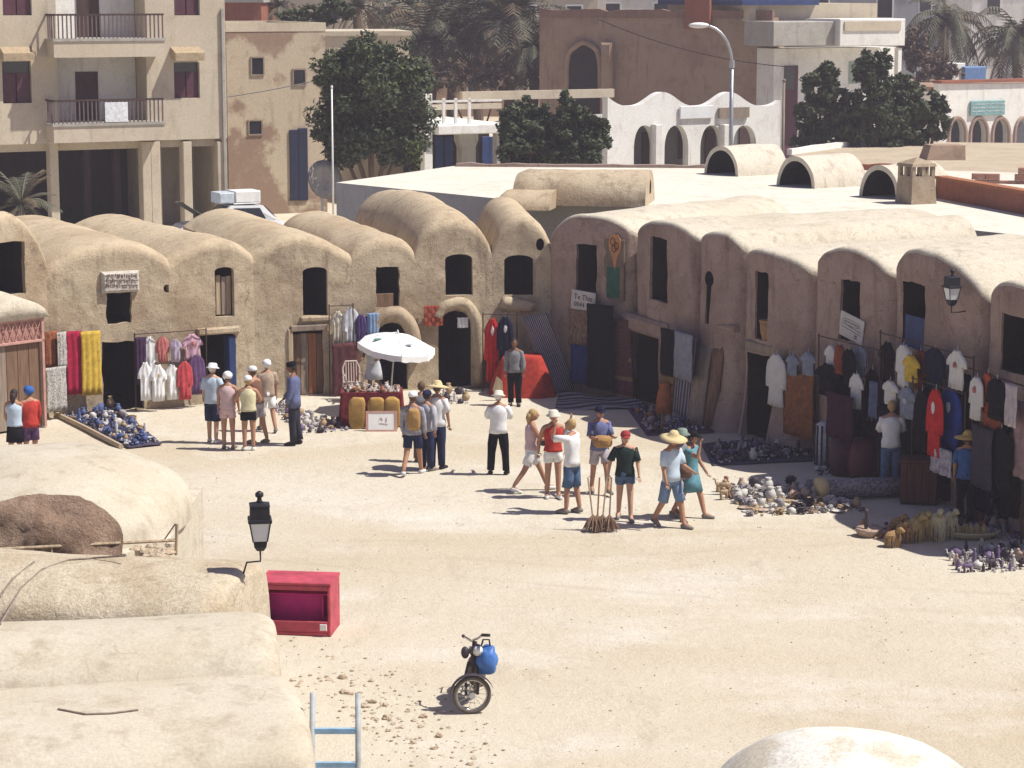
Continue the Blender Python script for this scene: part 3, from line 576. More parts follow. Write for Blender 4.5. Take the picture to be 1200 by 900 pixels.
def balcony(y_slab0, y_slab1, y_rail):
    yb = -1.0; a, z0, c, z1 = f.rect(63, y_slab0, 193, y_slab1, y=yb)
    mb = MB(); mb.box(a, yb, z0, c, 1.29, z1 - .1); s = mb.build('balcony_slab', CREAM, root); mb = MB(); mb.box(a - .04, yb - .04, z1 - .098, c + .04, 1.285, z1); mb.build('slab_edge', CONC, s)
    zr = f.pix(130, y_rail, yb)[1]; mb = MB(); mb.box(a, yb + .02, zr - .07, c, yb + .08, zr); mb.box(a, yb + .02, zr - .07, a + .06, 0, zr); rl = mb.build('top_rail', W_DARK, root)
    n = 27; bar = MB().box(-.025, 0, 0, .025, .03, zr - z1 - .07).mesh('baluster', mat('greyed_maroon_rail', (0.14, 0.10, 0.10)))
    for k in range(n): link(bar, 'baluster', rl, (a + .05 + (c - a - .1) * k / (n - 1), yb + .03, z1))
    for k in range(1, 4): link(bar, 'baluster', rl, (a + .03, yb + .03 + k * .24, z1))
    return yb, zr, z1
balcony(45, 67, 16); yb, zr, z1b = balcony(144, 166, 116)
for (w) in ((90, -6, 116, 46), (89, 84, 115, 146)):
    a, z0, c, z1 = f.rect(*w, y=1.29); mb = MB(); mb.box(a, 1.25, z0 - .4, c, 1.295, z1); mb.build('balcony_door', W_DARK, root)
a, z0, c, z1 = f.rect(123, 120, 150, 143, y=yb - .03); tag(MB().bbox(a, yb - .03, z0, c, yb, z1, .01).build('laundry', cloth('white_laundry', (.75, .77, .8)), None, loc=f.o, rz=f.a), 'white cloth hung over the lower balcony railing', 'laundry')
# ground floor: columns, dark shop recess, open bays on the right
for (x0, x1) in ((60, 70), (168, 178), (178, 189), (216, 226), (256, 267)):
    fbox(ap, 'column', (x0, 166, x1, 300), -.02, .5, CREAM, 0.02, zb=-.02)
mb = MB(); a = f.pix(170, 200)[0]; mb.box(xl, 4.0, 0, a + .6, 4.2, zg - .3); mb.build('shop_back_wall', INNER_SHADE, root); mb = MB(); mb.box(a + .6, .6, 0, a + .85, 4.2, zg - .3); mb.build('shop_side_wall', CREAM, root)  # back wall near-black: recess shade put into its colour
for px in (100, 135): fbox(ap, 'inner_column', (px, 166, px + 7, 300), 2.6, 2.9, W_DARK, zb=-.02)
fbox(ap, 'garage_wall', (190, 166, 262, 300), 3.0, 3.2, CREAM, zb=-.02)
fbox(ap, 'downpipe', (262, 10, 265, 300), -.1, -.02, CONC, zb=0)
# --- half plastered house
hp = bld('plastered_house', 'half plastered cream and brown house with tiny windows beside the apartment block', 268, 97, R(24)); root, f = hp
xe = f.pix(382, 100)[0]; zt = f.pix(320, 37)[1]
mb = MB(); mb.box(0, 0, -.1, xe, 7, zt); 
HP = plaster('half_plaster', (0.50, 0.42, 0.31), (0.29, 0.20, 0.145), (0.38, 0.30, 0.22), patch_s=0.2, fine=1.2, bump=0.2, lo=0.5, hi=0.535); mb.build('wall', HP, root)
mb = MB()
for (x0, y0, x1, y1) in ((0, 0, xe, .25), (0, 6.75, xe, 7), (0, .25, .25, 6.75), (xe - .25, .25, xe, 6.75)): mb.box(x0 - .02, y0 - .02, zt + .002, x1 + .02, y1 + .02, zt + .35)
mb.build('parapet', CREAM, root)
for w in ((295, 68, 308, 87), (344, 82, 357, 99), (292, 142, 306, 157)):
    a, z0, c, z1 = f.rect(*w); mb = MB()
    for q in ((a - .06, z0 - .06, a, z1 + .06), (c, z0 - .06, c + .06, z1 + .06), (a, z0 - .06, c, z0), (a, z1, c, z1 + .06)): mb.box(q[0], -.05, q[1], q[2], -.002, q[3])
    wo = mb.build('window', W_GREY, root); MB().box(a, -.012, z0, c, -.002, z1).build('pane', M_DGLASS, wo)
for k, w in enumerate(((340, 152, 350, 235), (350, 150, 361, 235))): fbox(hp, 'door_leaf', w, -.08, -.01, mat('dark_navy_door_paint', (0.014, 0.02, 0.05), .6, .3, 4), .02)
h2 = bld('plastered_house', 'low cream house with a flat parapet behind the big round tree', 384, 104, R(10)); root2, f2 = h2
a, c = 0, f2.pix(480, 60)[0]; zt2 = f2.pix(420, 42)[1]; MB().box(0, 0, -.1, c, 6, zt2).build('wall', CREAM, root2); MB().box(-.1, -.1, zt2 + .002, c + .1, 6.1, zt2 + .2).build('parapet', CREAM, root2)
q = P(377, 212, 90); dsh = thing('satellite_dish', 'grey satellite dish by the blue double door', 'dish', (q.x, q.y, 1.0)); 
mb = MB(); mb.lathe([(.02, .0), (.4, .06), (.72, .24), (.75, .27), (.4, .1), (.02, .04)], seg=20); o = mb.build('reflector', CONC, dsh, smooth=True); o.location = (0, 0, q.z - 1); o.rotation_euler = (R(75), 0, R(35)); MB().tube([(0, .1, 0), (0, .1, q.z - 1)], .05, 8).build('mast', M_STEEL, dsh)
# --- arcade with scalloped parapet
def strip_wall(xs_, bot, top, y0, y1):
    mb = MB(); n = len(xs_); vs = []
    for x, b, t in zip(xs_, bot, top): vs += [(x, y0, b), (x, y0, t), (x, y1, t), (x, y1, b)]
    fs = []
    for i in range(n - 1):
        if abs(xs_[i + 1] - xs_[i]) < 1e-6 and False: continue
        for k in range(4): fs.append((i * 4 + k, i * 4 + (k + 1) % 4, i * 4 + 4 + (k + 1) % 4, i * 4 + 4 + k))
    fs += [(0, 1, 2, 3), tuple((n - 1) * 4 + k for k in (3, 2, 1, 0))]; return mb.add(vs, fs)
ar = bld('arcade_building', 'white arcaded building with a scalloped parapet behind the terrace', 712, 100, R(32)); root, f = ar
def zx(px, py): return f.pix(px, py)
pil = [712, 737, 772, 812, 852, 892, 915]
xs_, bot, top = [], [], []
import itertools
def wave(px): t = (px - 777) / 78.0; return 124 - 16 * ((math.cos(2 * math.pi * t) + 1) / 2) ** 1.5
arch = [(743, 768), (779, 807), (821, 848), (859, 887)]
px = 712.0; seq = []
while px <= 915: seq.append(px); px += 1.5
for p_ in sorted(seq + [a_ for q_ in arch for a_ in (q_[0] - .01, q_[0], q_[1], q_[1] + .01)]):
    inside = [q_ for q_ in arch if q_[0] <= p_ <= q_[1]]; b = 0.0
    if inside: q_ = inside[0]; t = (p_ - (q_[0] + q_[1]) / 2) / ((q_[1] - q_[0]) / 2); b = f.pix(p_, 172 - 25 * max(1 - abs(t) ** 2.4, 0) ** .55)[1]
    xs_.append(f.pix(p_, 150)[0]); bot.append(b); top.append(f.pix(p_, wave(p_))[1])
strip_wall(xs_, bot, top, 0, .4).build('arcade_wall', WHITE, root)
for p_ in (772, 852):
    fbox(ar, 'pilaster', (p_ - 4, 146, p_ + 4, 240), -.35, -.002, WHITE, .03, zb=0)
xr = xs_[-1]; MB().box(0, 3.0, 0, xr, 3.3, 3.44).build('inner_wall', mat('shade_toned_arcade_wall', (0.20, 0.19, 0.20), .9, .2, 2), root)  # inner wall colour darkened to deepen the shade behind the arches
for w in ((795, 150, 806, 186), (826, 152, 838, 190), (752, 155, 762, 200), (866, 150, 880, 195)):
    a, z0, c, z1 = f.rect(*w, y=2.98); MB().box(a, 2.93, z0, c, 2.995, z1).build('inner_window', W_DARK, root)
MB().box(0.01, .41, 3.45, xr, 4.5, 3.7).build('roof', CONC, root)
MB().box(0, .41, 0, .35, 2.99, 3.44).build('end_wall', GREYR, root)
sg = MB(); a, z0, c, z1 = f.rect(797, 124, 836, 139, y=-.1); sg.bbox(a, -.12, z0, c, -.03, z1, .02); sg.build('sign_board', M_GLASSW, root)
a, z0, c, z1 = f.rect(843, 126, 878, 138, y=-.12); MB().box(a, -.14, z0, c, -.02, z1).build('niche_frame', W_GREY, root)
# left wing: concrete canopy on posts
cw = bld('shop_canopy_building', 'white concrete canopy over dark shop fronts beside the bushy tree', 500, 98, R(26)); root, f = cw
xe = f.pix(600, 160)[0]; zc0 = f.pix(550, 156)[1]; zc1 = f.pix(550, 145)[1]
MB().bbox(f.pix(506, 150)[0], -.6, zc0, f.pix(588, 150)[0], 6, zc1, .04).build('canopy', WHITE, root)
MB().box(0, 2.2, 0, xe, 2.4, zc0 - .002).build('shop_back_wall', INNER_SHADE, root)  # shade under the canopy painted into this wall's colour
fbox(cw, 'post', (497, 110, 507, 250), -.3, .1, WHITE, .02, zb=0); fbox(cw, 'post', (582, 152, 589, 250), -.3, .1, CONC, .02, zb=0)
a, z0, c, z1 = f.rect(538, 166, 560, 250, y=.3); mb = MB(); mb.prism([(a + .12, 0), (c - .12, 0), (c - .12, zc0 - .6), (c, zc0 - .3), (c, zc0 - .01), (a, zc0 - .01), (a, zc0 - .3), (a + .12, zc0 - .6)], .25, .8); mb.build('fluted_column', CONC, root)
for k, px in enumerate((511, 522, 565, 574)): fbox(cw, 'shop_door', (px, 160, px + 9, 250), 2.1, 2.19, M_BLUE, .02, zb=0)
for px in (519, 533, 549): fbox(cw, 'railing_post', (px, 115, px + 3, 145), -.4, -.3, WHITE)
fbox(cw, 'railing_bar', (506, 117, 588, 119.5), -.4, -.34, WHITE)
MB().box(0, 2.402, zc1 - 1.0, xe + 4, 20, zc1 - .8).build('roof', MUD_F, root); fbox(cw, 'upper_parapet', (542, 106, 720, 116), 9, 9.3, CREAM)
fbox(cw, 'roof_parapet', (506, 122, 588, 128), 4.0, 4.2, CREAM)
# --- brown shaded wall house
bh = bld('brown_house', 'tall brown rendered house in shade with a ruined arched doorway', 632, 122, R(-24)); root, f = bh
xe = f.pix(905, 60)[0]; zt = f.pix(770, 20)[1]; MB().box(0, 0, 0, xe, 12, zt).build('wall', BROWNR, root)
mb = MB(); lump_wall(mb, (0, .1), (xe, .1), .35, zt - .05, zt + .35, 30, .18, 3); mb.build('parapet', plaster('dark_brown_band', (0.27, 0.17, 0.13), (0.22, 0.14, 0.11), (0.17, 0.11, 0.09)), root)
a, z0, c, z1 = f.rect(666, 50, 703, 106); mb = MB(); mb.prism(cutter_poly(a, 0, c, z1, 'arch', random.Random(1)), -.05, -.004); mb.build('doorway', INNER_SHADE, root)  # flat dark panel painted in place of a shaded opening
hood((root, f), [(664, 104), (665, 60), (684, 47), (703, 60), (704, 104)], .16, 'door_surround', BROWNR)
fbox(bh, 'buttress', (703, 50, 716, 112), -.5, -.01, BROWNR, .1, zb=0); fbox(bh, 'brick_pier', (802, -14, 832, 34), -.25, -.01, REDB, .04)
# --- balcony house
eh = bld('balcony_house', 'white house with a grey box balcony behind the dark hedge trees', 905, 116, R(28)); root, f = eh
xm = f.pix(984, 60)[0]; xe = f.pix(1050, 60)[0]; zt = f.pix(985, 56)[1]
MB().box(0, 0, 0, xe, 9, zt).build('wall', WHITE, root)
fbox(eh, 'grey_balcony', (906, 25, 983, 54), -1.5, 1.0, CONC, .04); fbox(eh, 'white_balcony', (984, 22, 1061, 54), -1.9, 1.0, WHITE, .04)
fbox(eh, 'balcony_panel', (990, 25, 1056, 36), -1.96, -1.902, CREAM); fbox(eh, 'corner_post', (1050, 56, 1055, 240), -1.8, -1.5, WHITE, .03, zb=0)
fbox(eh, 'door', (919, 77, 935, 160), -.06, -.002, M_MAROON, .02, zb=1.0); fbox(eh, 'door_pane', (920, 78, 931, 105), -.09, -.062, M_DGLASS)
fbox(eh, 'window', (995, 72, 1012, 98), -.05, -.002, mat('pale_green_glass', (0.3, 0.38, 0.33), .3), .02); fbox(eh, 'roof_room', (878, 4, 1028, 24), 1.5, 9, CREAM); fbox(eh, 'roof_slab', (870, 0, 960, 6), 1.2, 9, M_BLUE)
# --- second arcade
a2 = bld('arcade_building', 'white arcade with small round arches and a teal sign', 1100, 126, R(30)); root, f = a2
arch = [(1112, 1132), (1137, 1157.5), (1163, 1183), (1189, 1209), (1215, 1236)]; seq = [1100 + 1.5 * k for k in range(100)]; xs_, bot, top = [], [], []
for p_ in sorted(seq + [v for q_ in arch for v in (q_[0] - .01, q_[0], q_[1], q_[1] + .01)]):
    inside = [q_ for q_ in arch if q_[0] <= p_ <= q_[1]]; b = 0.0
    if inside: q_ = inside[0]; t = (p_ - (q_[0] + q_[1]) / 2) / ((q_[1] - q_[0]) / 2); b = f.pix(p_, 158 - 20 * max(1 - abs(t) ** 2.0, 0) ** .5)[1]
    xs_.append(f.pix(p_, 150)[0]); bot.append(b); top.append(f.pix(p_, 98)[1])
strip_wall(xs_, bot, top, 0, .5).build('arcade_wall', WHITE, root); xe = xs_[-1]; zt = top[0]
for q_ in arch:
    mb = MB(); pts_ = [f.pix((q_[0] + q_[1]) / 2 + (q_[1] - q_[0]) / 2 * math.cos(R(180 - 15 * k)), 158 - 20 * math.sin(R(15 * k))) for k in range(13)]
    mb.tube([(pts_[0][0], -.01, 0)] + [(p_[0], -.01, p_[1]) for p_ in pts_] + [(pts_[-1][0], -.01, 0)], .11, 6); mb.build('arch_trim', MUD_R, root)
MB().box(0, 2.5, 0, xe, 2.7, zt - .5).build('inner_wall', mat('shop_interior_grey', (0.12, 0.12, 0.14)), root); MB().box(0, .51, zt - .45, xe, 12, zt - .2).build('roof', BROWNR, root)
MB().box(-.1, -.15, zt + .003, xe, .6, zt + .15).build('coping', REDB, root); MB().box(0, .502, 0, .4, 12, zt - .46).build('end_wall', WHITE, root)
fbox(a2, 'sign_board', (1138, 118, 1178, 135), -.14, -.02, mat('teal_sign_paint', (0.20, 0.36, 0.37), .6, .2, 4), .02); a, z0, c, z1 = f.rect(1138, 118, 1178, 135, y=-.14); rg = random.Random(8); mb = MB()
for r_ in range(3):
    x = a + .12
    while x < c - .15:
        w = rg.uniform(.04, .16); zz = z1 - .16 - r_ * (z1 - z0 - .2) / 3; mb.tube([(x, -.15, zz), (x + w * .5, -.155, zz - rg.uniform(0, .1)), (x + w, -.15, zz)], .014, 4); x += w + .05
mb.build('sign_lettering', M_WPAINT, root, label='rows of pale lettering on the teal sign')
fbox(a2, 'water_tank', (1130, 78, 1156, 97), 6, 7.2, mat('blue_tank', (0.12, 0.22, 0.42), .5), .05); fbox(a2, 'roof_box', (1115, 74, 1131, 97), 6.2, 7.2, WHITE, .03)
# --- far blocks closing the skyline
def far_block(label, x0, x1, ytop, Y, m, wpx=(), z=1.0, d=10, rows=1):
    q0, q1 = P(x0, ytop, Y), P(x1, ytop, Y); r = thing('town_house', label, 'house', (q0.x, q0.y, z), 0, 'houses closing the skyline'); w = q1.x - q0.x; h = q0.z - z
    MB().box(0, 0, 0, w, d, h).build('wall', m, r); MB().box(-.12, -.12, h + .003, w + .12, d + .1, h + .22).build('roof', CONC, r)
    n = max(2, int(w / 3))
    for k in range(n):
        for rr in range(rows):
            x = w * (k + .5) / n; zz = h - 2.2 - rr * 3.0
            if zz < .5: continue
            wo = MB().box(x - .55, -.06, zz, x + .55, -.004, zz + 1.3).build('window', M_WPAINT, r); MB().box(x - .45, -.075, zz + .1, x + .45, -.062, zz + 1.2).build('pane', M_DGLASS, wo)
    return r
far_block('orange brick hut behind the plastered house', 262, 306, 3, 118, REDB, rows=1)
far_block('pale house between the palms and the orange brick hut', 300, 420, -14, 165, CREAM, rows=3)
far_block('tan house hidden behind the palm grove', 415, 640, -16, 175, BROWNR, rows=3)
far_block('beige flat roofed house above the brown house', 592, 700, -12, 150, CREAM, rows=2)
far_block('white house peeping over the brown house parapet', 690, 860, -14, 158, WHITE, rows=2)
far_block('grey rendered block above the balcony house', 850, 1075, -20, 150, GREYR, rows=3)
far_block('pale blue grey house behind the drooping palms', 1060, 1160, -18, 190, GREYR, rows=3)
far_block('white house behind the right hand palm fronds', 1140, 1290, -18, 172, WHITE, rows=3)
far_block('long cream house closing the street', -140, 275, -30, 150, CREAM, rows=3)

# --- street lamp, poles, cables
def street_lamp():
    q = P(856, 190, 96); r = thing('street_lamp', 'tall steel street lamp with a curved arm before the white arcade', 'street lamp', (q.x, q.y, 1.0)); z1 = P(856, 75, 96).z - 1; zt = P(820, 30, 96).z - 1; dx = (816 - 857) * mpp(96)
    MB().tube([(0, 0, -.1), (0, 0, z1 * .5), (0, 0, z1)], [.1, .085, .075], 10).build('pole', M_STEEL, r, smooth=True)
    pts = [(dx * (1 - math.cos(R(90 * t / 8))) * .78, 0, z1 + (zt - z1) * math.sin(R(90 * t / 8))) for t in range(9)]
    MB().tube(pts, .055, 8).build('arm', M_STEEL, r, smooth=True); MB().tube([(0, 0, z1 - .15), (0, 0, z1 + .15)], .11, 10).build('collar', M_STEEL, r)
    mb = MB(); mb.blob((dx * .95, 0, zt + .01), (.42, .16, .12), 12, 8); mb.build('lamp_head', M_WPAINT, r, smooth=True)
street_lamp()
def pole(label, px, py0, py1, Y, rad, m, z0=1.0):
    q = P(px, py1, Y); r = thing('pole', label, 'pole', (q.x, q.y, z0)); h = P(px, py0, Y).z - z0
    MB().tube([(0, 0, -.1), (0, 0, h)], [rad, rad * .75], 9).build('shaft', m, r, smooth=True); MB().lathe([(rad * 1.1, 0), (rad * 1.1, .05), (.02, .09)], (0, 0, h), 9).build('pole_cap', m, r)
pole('thin white pole in front of the big round tree', 390, 103, 208, 86, .04, M_WPAINT); pole('grey post beside the dark hedge trees', 917, 95, 195, 97, .07, W_GREY)
def cable(label, A, B, sag, rad=.02):
    mb = MB(); A, B = Vector(A), Vector(B); mb.tube([A + (B - A) * t / 14 - Vector((0, 0, sag * 4 * (t / 14) * (1 - t / 14))) for t in range(15)], rad, 5); o = mb.build('cable', M_BLACK, label=label, cat='cable')
cable('black overhead cable from the apartment block to the half plastered house', P(-20, 124, 88.9), P(385, 91, 96), .5); cable('black overhead cable passing the brown house to the street lamp', P(700, 22, 119), P(920, 78, 112), .4)
# ================================================================== trees and palms
def leaf_mat(name, c, c2): return mat(name, c, 0.7, 0.3, 1.6, 0, c2=c2, spec=0.2)
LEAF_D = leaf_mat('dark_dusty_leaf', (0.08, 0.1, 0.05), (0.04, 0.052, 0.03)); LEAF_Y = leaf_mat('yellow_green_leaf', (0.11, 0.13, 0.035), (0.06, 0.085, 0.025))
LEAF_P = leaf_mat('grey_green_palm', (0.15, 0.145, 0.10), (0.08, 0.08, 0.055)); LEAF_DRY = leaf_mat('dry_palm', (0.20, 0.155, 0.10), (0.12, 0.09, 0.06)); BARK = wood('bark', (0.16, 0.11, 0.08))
def tree(label, Y, px, lobes, n, size=.2, leaf=LEAF_D, seed=0, z0=1.0, name='broadleaf_tree', trunk=.16, tops=LEAF_Y):
    """lobes: ellipsoids in photo pixels (x, y, rx, ry)"""
    rg = random.Random(seed); q = P(px, 200, Y); r = thing(name, label, 'tree', (q.x, q.y, z0)); k = mpp(Y); mb = MB(); tr = MB(); 
    L_ = []
    for (x, y, rx, ry) in lobes: p = P(x, y, Y); L_.append((Vector((p.x - q.x, rg.uniform(-.5, .5) * rx * k * .5, p.z - z0)), Vector((rx * k * 1.1, rx * k * .9, ry * k * 1.05))))
    tot = sum(l[1].x * l[1].z for l in L_)
    for c, rad in L_:
        cl = []
        for _ in range(44):
            d = Vector((rg.gauss(0, 1), rg.gauss(0, 1), rg.gauss(0, 1))).normalized(); m = rg.uniform(.12, 1.0) ** .6; cl.append((c + Vector((d.x * rad.x, d.y * rad.y, d.z * rad.z)) * m, rg.uniform(.16, .36) * min(rad.x, rad.z)))
        for _ in range(int(n * rad.x * rad.z / tot)):
            cc, cr = rg.choice(cl); d = Vector((rg.gauss(0, 1), rg.gauss(0, 1), rg.gauss(0, 1))).normalized(); p = cc + d * cr * rg.random() ** .4
            a = Vector((rg.gauss(0, 1), rg.gauss(0, 1), rg.gauss(0, .7))).normalized(); b = a.cross(d); b = b.normalized() if b.length > .01 else a.orthogonal().normalized(); s_ = size * rg.uniform(.55, 1.2)
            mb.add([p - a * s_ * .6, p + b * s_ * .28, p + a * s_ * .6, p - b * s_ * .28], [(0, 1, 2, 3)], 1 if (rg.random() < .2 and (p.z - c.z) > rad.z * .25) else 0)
        tr.tube([(0, 0, max(.4, c.z - rad.z * 1.5) if False else min(.9, c.z * .4)), tuple(c * .5 + Vector((0, 0, .2))), tuple(c)], [trunk * .7, trunk * .5, trunk * .2], 7)
        for cc, cr in cl[:8]: tr.tube([tuple(c), tuple((c + cc) / 2 + Vector((0, 0, .1))), tuple(cc)], [trunk * .3, trunk * .2, .015], 5)
    tr.tube([(0, 0, -.1), (.04, 0, .5), (0, 0, 1.1)], [trunk * 1.3, trunk, trunk * .8], 9)
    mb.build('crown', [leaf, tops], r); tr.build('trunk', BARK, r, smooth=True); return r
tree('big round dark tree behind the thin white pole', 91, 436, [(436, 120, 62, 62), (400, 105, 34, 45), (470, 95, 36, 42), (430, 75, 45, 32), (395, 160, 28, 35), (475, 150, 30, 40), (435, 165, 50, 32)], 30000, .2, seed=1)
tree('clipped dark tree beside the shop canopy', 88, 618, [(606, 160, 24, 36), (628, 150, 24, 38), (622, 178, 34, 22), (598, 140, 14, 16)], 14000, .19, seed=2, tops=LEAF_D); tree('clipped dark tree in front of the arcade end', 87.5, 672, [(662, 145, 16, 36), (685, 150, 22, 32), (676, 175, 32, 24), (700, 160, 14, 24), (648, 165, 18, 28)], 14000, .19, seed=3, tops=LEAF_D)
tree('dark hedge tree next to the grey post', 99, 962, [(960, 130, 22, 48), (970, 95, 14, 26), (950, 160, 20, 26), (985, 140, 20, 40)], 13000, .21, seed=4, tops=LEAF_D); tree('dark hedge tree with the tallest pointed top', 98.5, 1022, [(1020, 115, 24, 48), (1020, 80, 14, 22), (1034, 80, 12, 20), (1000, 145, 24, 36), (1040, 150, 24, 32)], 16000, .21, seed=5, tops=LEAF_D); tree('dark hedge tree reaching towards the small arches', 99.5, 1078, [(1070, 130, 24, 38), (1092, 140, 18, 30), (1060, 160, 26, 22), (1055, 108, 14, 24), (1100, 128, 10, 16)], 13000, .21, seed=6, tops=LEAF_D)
tree('small yellow green sapling under the big round tree', 88, 486, [(486, 178, 9, 15), (485, 192, 8, 10)], 700, .14, LEAF_Y, 7, trunk=.04)
tree('bushy scrub on the bank behind the half plastered house', 112, 360, [(345, 22, 22, 12), (372, 18, 24, 14), (395, 10, 20, 16)], 3200, .22, LEAF_D, 8, trunk=.1)
tree('brown tangled scrub below the drooping palms', 134, 1085, [(1085, 75, 24, 28), (1070, 55, 16, 22), (1110, 90, 20, 14)], 3200, .25, leaf_mat('brown_scrub', (0.16, 0.11, 0.085), (0.08, 0.06, 0.05)), 9, trunk=.1, tops=LEAF_DRY)
tree('dry scrub at the foot of the palm grove', 126, 560, [(520, 88, 40, 16), (585, 90, 40, 16), (630, 85, 20, 20)], 4200, .25, leaf_mat('dull_scrub', (0.13, 0.105, 0.075), (0.07, 0.06, 0.045)), 10, trunk=.1, tops=LEAF_DRY)
def palm(label, px, py, Y, n, Lf, seed, z0=1.0, droop=1.0, trunk_r=.28, pot=None):
    rg = random.Random(seed); q = P(px, py, Y); r = thing('palm_tree', label, 'palm', (q.x, q.y, z0)); h = q.z - z0; mb = MB()
    for k in range(n):
        az = 2.399 * k + rg.uniform(-.2, .2); el = R(rg.uniform(-25, 78)); L_ = Lf * rg.uniform(.75, 1.1); pts = []; p = Vector((0, 0, h)); d = Vector((math.cos(az) * math.cos(el), math.sin(az) * math.cos(el), math.sin(el)))
        for s in range(10):
            pts.append(p.copy()); p = p + d * L_ / 9; d = (d + Vector((0, 0, -.19 * droop))).normalized()
        dry = 1 if el < R(-8) or rg.random() < .12 else 0
        mb.tube(pts, [.04 * (1 - s / 10) + .006 for s in range(10)], 4, dry)
        for s in range(1, 10):
            for sub in (0, .5):
                b = pts[s - 1].lerp(pts[s], sub); t = (pts[s] - pts[s - 1]).normalized(); side = t.cross(Vector((0, 0, 1))); side = side.normalized() if side.length > .05 else Vector((1, 0, 0)); ll = L_ * .2 * math.sin(math.pi * min((s + sub) / 10.5, 1)) ** .6 + .08
                for sg in (-1, 1):
                    dd = (side * sg + t * .75 + Vector((0, 0, -.35 * droop + rg.uniform(-.12, .12)))).normalized(); w = t * .035 * Lf * .5; mb.add([b - w, b + w, b + dd * ll], [(0, 1, 2)], dry)
    mb.build('crown', [LEAF_P, LEAF_DRY], r)
    if h > .5:
        tm = MB(); tm.tube([(0.05 * math.sin(t), 0, h * t / 12 - (.1 if t == 0 else 0)) for t in range(13)], [trunk_r * (1.15 - .03 * t + .06 * (t % 2)) for t in range(13)], 9); tm.build('trunk', BARK, r)
    return r
palm('tall palm standing among scrub beside the brown house', 598, 30, 128, 70, 4.4, 1); palm('grey green palm above the big round tree', 530, 28, 132, 70, 4.6, 2); palm('palm overlapping the tan house roof', 475, 14, 140, 54, 4.2, 3); palm('palm rising between two others behind the canopy', 560, 2, 142, 60, 4.6, 4)
palm('broad palm filling the gap before the tan house', 505, 50, 129, 60, 4.0, 11, droop=1.2); palm('low bushy palm at the edge of the grove', 625, 62, 127, 54, 3.2, 12, droop=1.3)
palm('palm with long drooping fronds behind the second arcade', 1108, 30, 140, 54, 3.9, 5, droop=1.6); palm('shaggy palm above the teal sign building', 1192, 50, 138, 54, 4.0, 6, droop=1.6); palm('thin palm on the bank behind the half plastered house', 330, 8, 122, 26, 2.4, 7); palm('small palm beside the scrub bank', 420, 8, 126, 24, 2.4, 9)
palm('young palm growing in front of the dark shop bays', 25, 240, 82, 22, 1.7, 8, droop=.8, trunk_r=.14)

